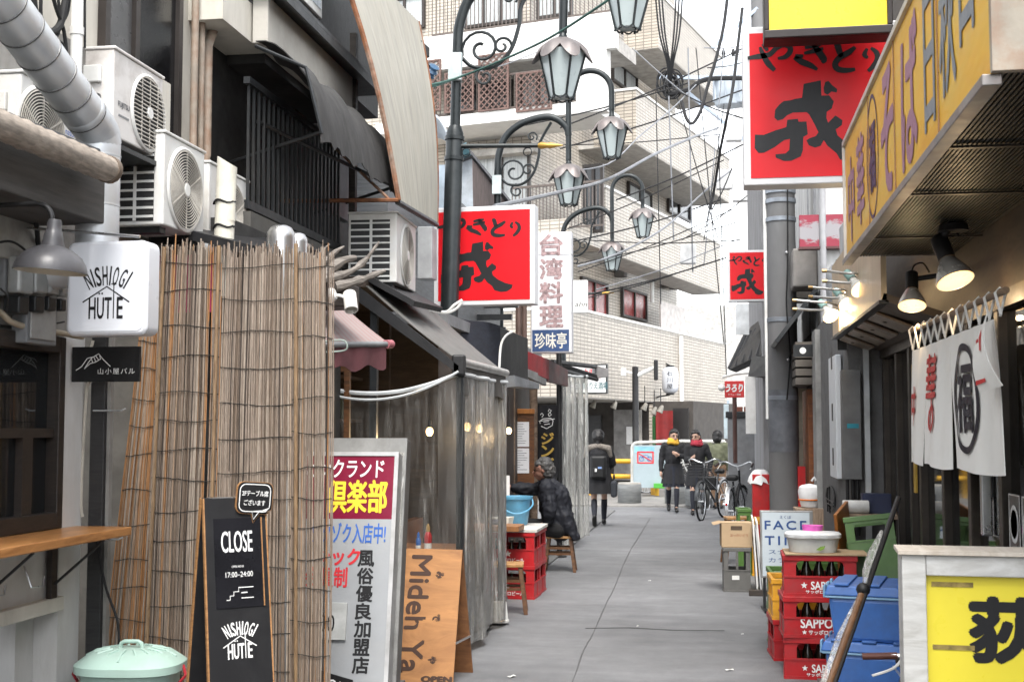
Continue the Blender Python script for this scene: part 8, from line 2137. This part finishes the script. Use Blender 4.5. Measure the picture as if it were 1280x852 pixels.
def socks(t, J, mat, frac=.1):
 for k in ('l', 'r'):
  kn, an = Vector(J['kn'+k]), Vector(J['an'+k]); a = kn.lerp(an, frac); blob('sock', mat, t, [('c', a, .055, kn.lerp(an, .4), .056), ('c', kn.lerp(an, .4), .055, an, .04)], .012)
def skirt(t, mat, z1, z0, r1, r0, cy=0, n=48, pleat=.012, name='skirt', ell=.78, cx=0):
 mb = MB(); g = []
 for i in range(n + 1):
  a = 2*math.pi*i/n; row = []
  for j in range(7):
   q = j/6; r_ = r1 + (r0 - r1)*q + pleat*q*math.cos(i*math.pi/2); row.append(V(cx + r_*math.cos(a), cy + r_*math.sin(a)*ell, z1 + (z0 - z1)*q))
  g.append(row)
 mb.sheet(g, .008); return mb.build(name, mat, t, True)
def scarf(t, mat, c, r_=.085, th=.042):
 c = Vector(c); pts = []
 caps = []
 for lv, (zz, rr) in enumerate(((0, r_), (.045, r_*.88))):
  P_ = [c + V(rr*math.cos(a*.628), rr*.95*math.sin(a*.628) - .01, zz + .012*math.sin(a*1.2 + lv)) for a in range(11)]
  caps += [('c', P_[i], th, P_[i+1], th) for i in range(10)]
 return blob('scarf', mat, t, caps, .012, 3)
BLK = M('black_wool', (.014,.014,.017), .85, var=.3); NAVW = M('navy_wool', (.014,.017,.03), .85, var=.3); SOCK = M('navy_sock', (.012,.014,.024), .8); SHOE = M('black_leather', (.012,.011,.011), .35)
def coat_caps(J, r_=.155, hem=.7, arms=True, rs=.07):
 caps = [('c', J['chest'], r_, (Vector(J['chest'])*.4 + Vector(J['pelvis'])*.6), r_*.98), ('c', J['chest'], r_*.9, Vector(J['neck']) - V(0,0,.06), .085)]
 for k in ('l', 'r'):
  sh, el, wr = J['sh'+k], J['el'+k], J['wr'+k]
  caps += [('c', J['chest'], .12, sh, rs), ('c', sh, rs, el, rs*.82), ('c', el, rs*.82, Vector(el).lerp(Vector(wr), .88), rs*.66)]
 return caps
# --- schoolgirl with yellow scarf
def girl(label, px_, py_, Y, rz, J, Hs, scarf_mat, hem):
 g0 = PZ(px_, py_, .0)
 t = stand(label, (PY(px_, py_, Y).x, Y, 0), rz, Hs, J)
 blob('coat', BLK, t, coat_caps(J, .16), .014, 3, disp=.035, dsz=.12)
 skirt(t, BLK, .95, hem + .06, .165, .235, 0, 40, .006, 'coat_skirt')
 skirt(t, NAVW, .9, hem, .14, .2, -.03, 48, .016)
 socks(t, J, SOCK); shoes(t, J, SHOE)
 h = Vector(J['head'])
 blob('hair', HAIRK, t, [('s', h + V(0,.018,.05), .1, (.95,1,1)), ('s', h + V(0,.045,-.02), .09, (1,.8,1.2)), ('c', h + V(-.075,.0,.03), .03, h + V(-.085,.0,-.1), .022), ('c', h + V(.075,.0,.03), .03, h + V(.085,.0,-.1), .022), ('c', h + V(-.05,-.06,.085), .03, h + V(.05,-.06,.085), .03)], .01, 2, disp=.02, dsz=.03)
 scarf(t, scarf_mat, Vector(J['neck']) + V(0, -.015, .0))
 return t
J = base_joints(); J.update(elr=(.25,-.03,1.06), wrr=(.1,-.22,1.12), hdr=(-.6,-.4,.3), hsr=(0,0,1), wrl=(-.24,-.04,.8), knl=(-.09,-.0,.48), knr=(.06,-.13,.49), anr=(.05,-.2,.1), toer=(.05,-.33,.05), anl=(-.09,.2,.15), toel=(-.09,.12,.05), head=(.02,-.04,1.485), face=(.25,-1,-.1))
girl('schoolgirl in black coat and yellow scarf walking up the alley', 842, 640, 24.8, R(4), J, 1.58, M('mustard_scarf', (.5,.28,.03), .9, bmp=.6, bsc=60), .5)
J = base_joints(); J.update(ell=(-.2,-.06,1.06), wrl=(-.1,-.22,1.08), hdl=(.5,-.4,.3), hsl=(0,0,1), elr=(.26,.0,1.06), wrr=(.24,-.12,.86), anl=(-.07,-.2,.1), toel=(-.07,-.33,.05), knl=(-.08,-.14,.49), anr=(.09,.2,.16), toer=(.09,.12,.05), face=(-.35,-1,-.1), head=(-.02,-.03,1.495), knr=(.09,.0,.48))
gt = girl('schoolgirl in navy coat and red scarf beside the bicycle', 872, 643, 24.1, R(-3), J, 1.56, M('red_scarf', (.36,.03,.05), .9, bmp=.6, bsc=60), .5)
sb = thing('school_bag', 'black school bag carried by the schoolgirl in the red scarf', 'bag', (PY(885, 600, 24.0).x, 23.95, PY(885, 612, 24.0).z)); mb = MB(); mb.box(-.16, .16, -.06, .06, 0, .26); mb.build('bag_body', M('black_plastic', (.012,.012,.013)), sb, bev=.03); mb = MB(); mb.tube(arc((0, 0, .25), .1, 0, 180, 10), .012, 6); mb.build('handle', SHOE, sb, True)
# --- woman seen from behind
J = base_joints(); J.update(ell=(-.24,-.06,1.08), wrl=(-.16,-.2,.98), hdl=(.2,-1,.1), elr=(.24,-.06,1.08), wrr=(.17,-.2,.98), hdr=(-.2,-1,.1), knl=(-.1,-.16,.49), anl=(-.09,-.2,.1), toel=(-.09,-.33,.05), knr=(.07,.04,.47), anr=(.06,.26,.17), toer=(.06,.2,.05))
wl = PY(748, 655, 21.0)
t = stand('woman in black hooded coat seen from behind with dark backpack', (wl.x, 21.0, 0), R(184), 1.56, J)
blob('coat', BLK, t, coat_caps(J, .19, rs=.085), .014, 3, disp=.04, dsz=.12); skirt(t, BLK, 1.0, .56, .19, .27, 0, 40, .012, 'coat_skirt', .8)
socks(t, J, SOCK, .12); shoes(t, J, SHOE); h = Vector(J['head'])
blob('hair', HAIRK, t, [('s', h + V(0,.01,.045), .108), ('s', h + V(0,.05,.0), .1), ('c', h + V(0,.09,-.06), .05, h + V(0,.13,-.25), .03)], .01, 2, disp=.02, dsz=.03)
blob('fur_hood', M('fur_trim', (.26,.23,.2), .95, var=.6, sc=40, bmp=1.0, bsc=120), t, [('c', V(.02,.1,1.36), .05, V(.17,.06,1.32), .06), ('c', V(.17,.06,1.32), .06, V(.21,.03,1.2), .04), ('c', V(-.02,.1,1.36), .05, V(-.17,.06,1.32), .06), ('c', V(-.17,.06,1.32), .06, V(-.21,.03,1.2), .04)], .012, 1)
bk = thing('backpack', 'small black backpack worn by the woman seen from behind', 'backpack', (wl.x + .02, 20.83, .78))
mb = MB(); mb.box(-.13, .13, -.06, .06, 0, .38); mb.build('pack', M('black_nylon', (.012,.012,.013), .5), bk, bev=.04); mb = MB(); mb.box(-.09, .09, -.085, -.06, .03, .18); mb.build('pocket', M('black_nylon', (.012,.012,.013)), bk, bev=.02)
mb = MB(); mb.box(-.05, -.02, -.09, -.086, .12, .17); mb.build('white_charm', INK_W, bk); mb = MB(); mb.box(.0, .06, -.09, -.086, .17, .2); mb.build('blue_tag', M('blue_tag', (.2,.3,.55), .5), bk)
hb = thing('tote_bag', 'dark grey tote bag at the right side of the woman', 'bag', (wl.x + .26, 20.98, .45)); mb = MB(); mb.box(-.05, .05, -.12, .12, 0.03, .3); mb.build('bag_body', M('dark_grey_cloth', (.04,.045,.055), .8), hb, bev=.04); mb = MB(); mb.tube(arc((0, 0, .32), .08, 0, 180, 10, 'yz'), .012, 6); mb.build('handle', SHOE, hb, True)
# --- walkers further back
J = base_joints(); J.update(elr=(.25,-.05,1.06), wrr=(.2,-.22,.95), anl=(-.09,.15,.12), toel=(-.09,.06,.05), knl=(-.09,.0,.48))
OLV = M('olive_jacket', (.2,.21,.13), .85); BRT = m_wood('brown_trousers', (.13,.075,.045), (.2,.12,.07), 6, (1,1,1), .9)
w2 = PY(898, 628, 25.9)
t = stand('walker in olive jacket and brown trousers behind the schoolgirls', (w2.x, 25.9, 0), R(160), 1.55, J)
blob('jacket', OLV, t, coat_caps(J, .19, rs=.085), .014, 3, disp=.05, dsz=.12); blob('trousers', BRT, t, [('c', J['pelvis'], .16, J['hip'+k], .11) for k in 'lr'] + [('c', J['hip'+k], .1, J['kn'+k], .08) for k in 'lr'] + [('c', J['kn'+k], .08, J['an'+k], .06) for k in 'lr'], .014, 3)
shoes(t, J, SHOE); h = Vector(J['head']); blob('hair', HAIRK, t, [('s', h + V(0,.01,.03), .115), ('s', h + V(0,.04,-.05), .1)], .012, 3)
for i, (px_, py_, Y, c_, lab) in enumerate(((905, 590, 44, (.05,.12,.28), 'distant walker in a blue jacket at the end of the street'), (913, 588, 40, (.45,.08,.3), 'distant walker in a pink jacket at the end of the street'))):
 J = base_joints(); pb_ = PY(px_, 0, Y); t = stand(lab, (pb_.x, Y, .05), R(180), 1.6, J); blob('jacket', M('far_jacket%d' % i, c_, .8), t, coat_caps(J, .19, rs=.085), .02, 2); blob('trousers', M('far_trousers', (.03,.03,.035), .9), t, [('c', J['hip'+k], .11, J['kn'+k], .08) for k in 'lr'] + [('c', J['kn'+k], .08, J['an'+k], .055) for k in 'lr'], .02, 2)
 h = Vector(J['head']); blob('hair', HAIRK, t, [('s', h + V(0,.01,.04), .108)], .016, 2); shoes(t, J, SHOE)
# --- seated man, leaning over the crate table
ml = PY(700, 670, 14.45)
t = thing('person', 'grey haired man in dark padded jacket sitting on a stool by the crates', 'person', (ml.x, 14.45, 0)); t['label'] = 'grey haired man in dark padded jacket sitting on a stool by the crates'
K = dict(head=(-.2,-.02,1.13), face=(-1,-.12,-.1), neck=(-.13,0,1.0), chest=(-.07,0,.83), pelvis=(0,0,.5), shl=(-.12,-.2,.93), shr=(-.12,.2,.93), ell=(-.08,-.28,.68), elr=(-.36,.16,.9), wrl=(-.12,-.22,.55), wrr=(-.56,.06,.93), hdl=(-.6,.1,-.25), hdr=(-1,-.1,.05), hsl=(0,-1,0), hsr=(0,0,1),
   hipl=(-.02,-.1,.47), hipr=(-.02,.1,.47), knl=(-.38,-.12,.5), knr=(-.4,.12,.5), anl=(-.22,-.12,.09), anr=(-.28,.12,.09), toel=(-.34,-.13,.04), toer=(-.4,.12,.04))
caps = head_caps(K['head'], K['face']) + [('c', K['neck'], .055, Vector(K['head']) - V(-.03,0,.05), .05), ('c', K['pelvis'], .15, K['chest'], .14), ('c', K['chest'], .13, K['neck'], .07)]
for k in 'lr':
 caps += [('c', K['chest'], .1, K['sh'+k], .06), ('c', K['sh'+k], .055, K['el'+k], .042), ('c', K['el'+k], .04, K['wr'+k], .028), ('c', K['pelvis'], .13, K['hip'+k], .1), ('c', K['hip'+k], .09, K['kn'+k], .06), ('c', K['kn'+k], .058, K['an'+k], .038), ('c', K['an'+k], .036, K['toe'+k], .03)] + hand_caps(K['wr'+k], K['hd'+k], K['hs'+k], .7)
SKINM = M('ruddy_skin', (.36,.19,.14), .5, var=.08, bmp=0)
blob('body', SKINM, t, caps, .009, 3); face_bits(t, K['head'], K['face'])
PAD = M('padded_nylon', (.026,.028,.037), .62, var=.12, sc=4, bmp=.5, bsc=22, spec=.3)
jc = [('c', K['pelvis'], .17, K['chest'], .185), ('c', K['chest'], .18, Vector(K['neck']) - V(0,0,.03), .11), ('c', V(.05,-.1,.6), .1, V(.17,-.12,.38), .035), ('c', V(.05,.1,.6), .1, V(.17,.12,.38), .035), ('c', V(.17,-.12,.38), .04, V(.17,.12,.38), .04), ('c', V(.05,0,.55), .13, V(.13,0,.42), .06)]
for k in 'lr': jc += [('c', K['chest'], .13, K['sh'+k], .095), ('c', K['sh'+k], .095, K['el'+k], .08), ('c', K['el'+k], .08, Vector(K['el'+k]).lerp(Vector(K['wr'+k]), .85), .058)]
blob('jacket', PAD, t, jc, .012, 2, disp=.06, dsz=.09)
TRM = M('black_trousers', (.014,.014,.016), .85)
blob('trousers', TRM, t, [('c', K['hip'+k], .105, K['kn'+k], .078) for k in 'lr'] + [('c', K['kn'+k], .078, Vector(K['an'+k]) + V(0,0,.03), .055) for k in 'lr'], .012, 3)
shoes(t, K, M('dusty_shoe', (.04,.042,.046), .5))
h = Vector(K['head']); blob('hair', HAIRG, t, [('s', h + V(.03,0,.05), .1), ('s', h + V(.07,0,-.01), .085, (1,1,1.2)), ('c', h + V(.06,0,-.08), .06, h + V(.09,.0,-.13), .04), ('c', h + V(-.04,-.06,.07), .035, h + V(-.04,.06,.07), .035)], .008, 1, disp=.035, dsz=.03)
# ================================================================== stools, crates, bucket on the left
SW = m_wood('stool_wood', '#3d2616', '#6a4728', 5, (1,1,4), .5)
def stool(label, loc, w, d, h, rz):
 t = thing('wooden_stool', label, 'stool', loc, rz, 'wooden stools')
 mb = MB(); mb.box(-w/2, w/2, -d/2, d/2, h - .03, h); mb.build('seat', m_wood('stool_seat', '#8a6238', '#b58a58', 5, (4,1,1), .5), t, bev=.006)
 for sx in (-1, 1):
  for sy in (-1, 1): mb = MB(); mb.hexa([V(sx*(w/2 + .02) - .018, sy*(d/2 + .01) - .018, 0), V(sx*(w/2 + .02) + .018, sy*(d/2 + .01) - .018, 0), V(sx*(w/2 + .02) + .018, sy*(d/2 + .01) + .018, 0), V(sx*(w/2 + .02) - .018, sy*(d/2 + .01) + .018, 0)], [V(sx*(w/2 - .03) - .018, sy*(d/2 - .03) - .018, h - .03), V(sx*(w/2 - .03) + .018, sy*(d/2 - .03) - .018, h - .03), V(sx*(w/2 - .03) + .018, sy*(d/2 - .03) + .018, h - .03), V(sx*(w/2 - .03) - .018, sy*(d/2 - .03) + .018, h - .03)]); mb.build('leg', SW, t, bev=.003)
 for sy in (-1, 1):
  for z in (h*.5, h*.66): mb = MB(); mb.box(-w/2 + .0, w/2 - .0, sy*(d/2 - .012) - .008, sy*(d/2 - .012) + .008, z - .012, z + .012); mb.build('stretcher', SW, t)
 for sx in (-1, 1): mb = MB(); mb.box(sx*(w/2 - .01) - .008, sx*(w/2 - .01) + .008, -d/2 + .02, d/2 - .02, h*.4 - .012, h*.4 + .012); mb.build('stretcher', SW, t)
 return t
stool('wooden stool under the seated man', (ml.x + .0, 14.45, 0), .3, .26, .40, R(4))
s2 = PZ(640, 772, 0)
stool('wooden stool in front of the left red crates', (s2.x - .08, 11.15, 0), .26, .26, .43, R(8))
lc = PZ(648, 748, 0)
lw, ld, lh = .455, .36, .31
wl_ = [('*', -.05, .36, 0, .07), ('サッポロビール', -.02, .17, .28, .04)]
cxl = PZ(668, 752, 0).x - lw/2 - .02
for i in range(2):
 for jj, yy_ in enumerate((12.2, 12.58)):
  nm = '%s red crate in the %s row of the crate table' % (('lower', 'upper')[i], ('near', 'far')[jj])
  crate(nm, lw, ld, lh, CR_RED, (cxl, yy_, i*lh), R(-2), 'crates of the crate table', wl_ if jj == 0 else None)
 bottles('the %s near crate of the crate table' % ('lower', 'upper')[i], 'bottles in the %s table crate' % ('lower', 'upper')[i], (cxl, 12.2, i*lh), lw - .06, ld, lh, 5, 1)
zt6 = 2*lh
o = MB().box(-.36, .25, -.2, .6, 0, .03).build('table_board', m_wood('board_white', (.4,.38,.35), (.6,.58,.55), 3, (1,1,1), .5), bev=.004); o.location = (cxl, 12.2, zt6 + .002); tag(o, 'pale board laid over the red crates as a table', 'table top')
o = MB().box(-.4, .15, -.24, .1, 0, .05).build('wooden_plank', m_wood('plank_mid', '#6a4326', '#96683f', 4, (4,1,1), .5), bev=.004); o.location = (cxl - .02, 11.9, zt6 + .035); tag(o, 'thick brown plank on the near side of the crate table', 'plank')
BKT = m_plastic('bucket', (.1,.3,.46))
bp_ = PY(645, 650, 12.55); t = thing('plastic_bucket', 'light blue plastic bucket with handle on the crate table', 'bucket', (bp_.x, 12.55, zt6 + .034)); bh = PY(645, 620, 12.5).z - zt6 - .034
mb = MB(); mb.lathe([(.105,0),(.115,.01),(.145,bh*.85),(.15,bh - .03),(.165,bh - .025),(.168,bh),(.155,bh),(.14,bh*.8),(.105,.02),(.001,.015)], 32, None, cap=False); mb.build('body', BKT, t, True)
mb = MB(); mb.tube(smoothpath([V(-.15, -.08, bh - .04), V(-.09, -.17, bh*.58), V(.02, -.19, bh*.42), V(.12, -.15, bh*.5), V(.172, -.05, bh*.7), V(.16, .0, bh - .03)], 5), .009, 8); mb.build('handle', BKT, t, True)
o = MB().hexa([V(-.1,-.06,0),V(.1,-.06,0),V(.1,.06,0),V(-.1,.06,0)],[V(-.11,-.07,.09),V(.12,-.07,.1),V(.12,.07,.1),V(-.11,.07,.09)]).build('paper_tray', M('cream_paper', (.55,.54,.48), .7), bev=.006); o.location = (bp_.x - .1, 12.2, zt6 + .036); o.rotation_euler = (0, 0, R(-12)); tag(o, 'cream paper tray in front of the blue bucket', 'tray')
o = MB().sphere((0,0,0), .07, 12, 8, (1,.7,.4)).build('navy_cloth', M('navy_rag', (.02,.025,.07), .9, bmp=.8, bsc=14), None, True); o.location = (cxl - .12, 11.85, zt6 + .11); tag(o, 'crumpled navy cloth on the brown plank', 'cloth')
o = MB().box(-.09, .09, -.03, .03, 0, .03).build('wooden_block', m_wood('redwood', '#5a2416', '#7d3a22'), bev=.008); o.location = (bp_.x + .0, 12.12, zt6 + .036); tag(o, 'small reddish wooden block on the crate table', 'block')
wc = PZ(624, 780, 0); t = thing('white_pot', 'upturned white pot on the ground by the stall corner', 'pot', (wc.x, wc.y, .02)); mb = MB(); mb.lathe([(.075,0),(.077,.01),(.06,.16),(.055,.165),(.001,.165)], 18); mb.build('pot', WHITEP, t, True); mb = MB(); mb.lathe([(.078,0),(.083,.004),(.083,.02),(.077,.024)], 18, None, cap=False); mb.build('rim', WHITEP, t, True)
mb = MB(); fo = PZ(603, 788, .02); mb.box(-.03, .03, -.3, .35, 0, .05); o = mb.build('stall_skid', DARKMETAL, None, bev=.004); o.location = (fo.x, 9.9, .02); tag(o, 'dark metal skid under the stall curtain', 'skid')
o = MB().box(-.1, .1, -.2, .2, 0, .1).build('lime_tray', M('lime_tray', (.4,.5,.04), .5), bev=.01); o.location = (-2.02, 9.95, .02); tag(o, 'yellow green tray on the floor inside the curtain', 'tray')
# ================================================================== bicycles
def bicycle(label, loc, rz, basket=True, grip=(.02,.02,.02), frame_c=(.12,.12,.13), steer=0, flat=False):
 t = thing('bicycle', label, 'bicycle', loc, rz, 'parked bicycles')
 FR = M('bike_paint%g' % frame_c[0], frame_c, .3, .4, bmp=0)
 Rw = .33; wb = 1.08; St = T(wb - .02, 0, Rw) @ Matrix.Rotation(steer, 4, 'Z') @ T(-(wb - .02), 0, -Rw)
 for i, x in enumerate((0, wb)):
  Mw_ = St if i else Matrix.Identity(4)
  f = lambda p: Mw_ @ p
  mb = MB(); mb.tube([f(V(x + Rw*math.cos(q*.1963), 0, Rw + Rw*math.sin(q*.1963))) for q in range(32)], .019, 8, closed=True); w_ = mb.build('wheel', RUBBER, t, True)
  mb = MB(); mb.tube([f(V(x + (Rw - .022)*math.cos(q*.1963), 0, Rw + (Rw - .022)*math.sin(q*.1963))) for q in range(32)], .01, 6, closed=True); mb.build('rim', STEEL, w_, True)
  for q in range(18):
   a = q*math.pi/9; mb = MB(); mb.tube([f(V(x + .02*math.cos(a + .5), .02*(-1)**q, Rw + .02*math.sin(a + .5))), f(V(x + (Rw - .03)*math.cos(a), 0, Rw + (Rw - .03)*math.sin(a)))], .0016, 3); mb.build('spoke', STEEL, w_)
  mb = MB(); mb.cyl(f(V(x, -.05, Rw)), f(V(x, .05, Rw)), .018, n=10); mb.build('hub', STEEL, w_, True)
  mb = MB(); a0, a1 = (20, 190) if i == 0 else (5, 140); g = [[f(V(x + (Rw + .035)*math.cos(R(a0 + (a1 - a0)*k/14)), yy, Rw + (Rw + .035 - abs(yy)*.3)*math.sin(R(a0 + (a1 - a0)*k/14)))) for yy in (-.025, 0, .025)] for k in range(15)]; mb.sheet(g, .003); mb.build('mudguard', FR if i else STEEL, t, True)
 bb_ = V(.43, 0, .29); seat = V(.27, 0, .78); head = V(.9, 0, .82); hd2 = V(.87, 0, .92)
 for a, b, r_ in ((V(0, .05, Rw), bb_, .01), (V(0, -.05, Rw), bb_, .01), (V(0, .05, Rw), V(.3, 0, .68), .009), (V(0, -.05, Rw), V(.3, 0, .68), .009), (bb_, seat, .016), (bb_, V(.93, 0, .68), .018), (V(.36, 0, .5), V(.92, 0, .74), .015)):
  mb = MB(); mb.cyl(a, b, r_, n=8); mb.build('frame_tube', FR, t, True)
 for s in (-1, 1): mb = MB(); mb.tube([St @ V(.95, s*.04, .64), St @ V(wb - .01, s*.05, .45), St @ V(wb, s*.05, Rw)], .011, 8); mb.build('fork_blade', FR, t, True)
 mb = MB(); mb.cyl(V(.955, 0, .62), V(.88, 0, .93), .018, n=10); mb.build('head_tube', FR, t, True)
 mb = MB(); bar = [St @ p for p in ((V(.89, -.3, 1.02), V(.9, -.15, 1.03), V(.9, 0, 1.0), V(.9, .15, 1.03), V(.89, .3, 1.02)) if flat else (V(.72, -.3, 1.0), V(.8, -.29, 1.03), V(.9, -.2, 1.06), V(.89, 0, .99), V(.9, .2, 1.06), V(.8, .29, 1.03), V(.72, .3, 1.0)))]; mb.tube(smoothpath(bar, 4), .012, 8); hb_ = mb.build('handlebar', STEEL, t, True)
 mb = MB(); mb.cyl(V(.885, 0, .9), St @ V(.885, 0, 1.0), .014, n=8); mb.build('stem', STEEL, t, True)
 for s in (-1, 1):
  mb = MB(); mb.cyl(St @ (V(.888, s*.31, 1.018) if flat else V(.7, s*.302, .993)), St @ (V(.893, s*.18, 1.028) if flat else V(.82, s*.288, 1.033)), .018, n=12); mb.build('grip', M('grip%g' % grip[0], grip, .6), hb_, True)
  mb = MB(); mb.tube(smoothpath([St @ V(.9, s*.16, 1.02), St @ V(.93, s*.2, .97), St @ V(.94, s*.28, .93)] if flat else [St @ V(.85, s*.26, 1.04), St @ V(.8, s*.27, .99), St @ V(.72, s*.27, .95)], 4), .007, 6); mb.build('brake_lever', M('lever_white', (.6,.6,.58), .4), hb_, True)
 blob('saddle', M('saddle_black', (.015,.014,.014), .5), t, [('c', V(.2, -.05, .83), .05, V(.2, .05, .83), .05), ('c', V(.22, 0, .83), .045, V(.4, 0, .82), .022)], .012)
 mb = MB(); mb.cyl(seat, V(.25, 0, .82), .013, n=8); mb.build('seat_post', STEEL, t, True)
 mb = MB(); mb.lathe([(.09,-.004),(.095,0),(.09,.004)], 24, T(*bb_) @ T(0, -.06, 0) @ Matrix.Rotation(R(90), 4, 'X')); mb.build('chainring', STEEL, t, True)
 mb = MB(); mb.tube([bb_ + V(0, -.08, 0), bb_ + V(.1, -.08, -.13), bb_ + V(.1, -.17, -.13)], .009, 6); mb.build('crank', STEEL, t, True); mb = MB(); mb.tube([bb_ + V(0, .08, 0), bb_ + V(-.1, .08, .13), bb_ + V(-.1, .17, .13)], .009, 6); mb.build('crank', STEEL, t, True)
 mb = MB(); mb.tube([V(.02, -.07, Rw), V(-.02, -.1, .02), V(-.02, .1, .02), V(.02, .07, Rw)], .009, 6); mb.build('stand', STEEL, t, True)
 for s in (-1, 1): mb = MB(); mb.tube([V(.24, s*.02, .7), V(.2, s*.06, .71), V(-.16, s*.06, .71)], .006, 6); mb.build('rear_rack', STEEL, t, True)
 if basket:
  mb = MB(); x0, x1, y0, y1, z0, z1 = .98, 1.24, -.17, .17, .76, 1.0
  for k in range(6):
   z = z0 + (z1 - z0)*k/5; e = .03*k/5; mb.tube([St @ V(x0, y0 - e, z), St @ V(x1 + e, y0 - e, z), St @ V(x1 + e, y1 + e, z), St @ V(x0, y1 + e, z)], .004, 4, closed=True)
  for k in range(8):
   y = y0 + (y1 - y0)*k/7; mb.tube([St @ V(x0, y, z1), St @ V(x0, y, z0), St @ V(x1, y, z0), St @ V(x1 + .03, y*1.15, z1)], .004, 4)
  mb.build('front_basket', BLACK, t)
 mb = MB(); mb.sphere(V(-.36, 0, .45), .02, 8, 6); mb.build('rear_reflector', M('refl_red', (.5,.01,.01), .2), t, True)
 return t
p = PZ(868, 650, 0)
bicycle('silver bicycle parked with its front wheel pointing up the alley', (p.x + .52, p.y + .95, 0), R(-112), True, (.03,.03,.03), (.08,.085,.09), R(8))
p = PZ(905, 664, 0)
bicycle('dark bicycle with child seat rack beside the grey cabinet', (p.x + .1, p.y - .2, 0), R(80), False, (.05,.03,.03), (.02,.02,.022), R(-10))
p = PY(1098, 820, 5.15)
bicycle('bicycle with brown grip and white lever behind the yellow floor sign', (p.x + .25, 6.04, 0), R(-90), False, (.13,.04,.025), (.3,.3,.29), 0, True).scale = (1, 1, p.z/1.02)
p = PZ(840, 600, .05)
bicycle('pale bicycle parked behind the notice barrier', (PY(808, 600, 31).x, 31, .05), R(20), False, (.04,.04,.04), (.45,.45,.43), 0)
# brown wooden stools beside the second bicycle
q = PZ(925, 660, 0); stool('upended dark stool frame beside the cardboard box', (PY(922, 640, 15.6).x, 15.6, 0), .3, .28, .55, R(10))
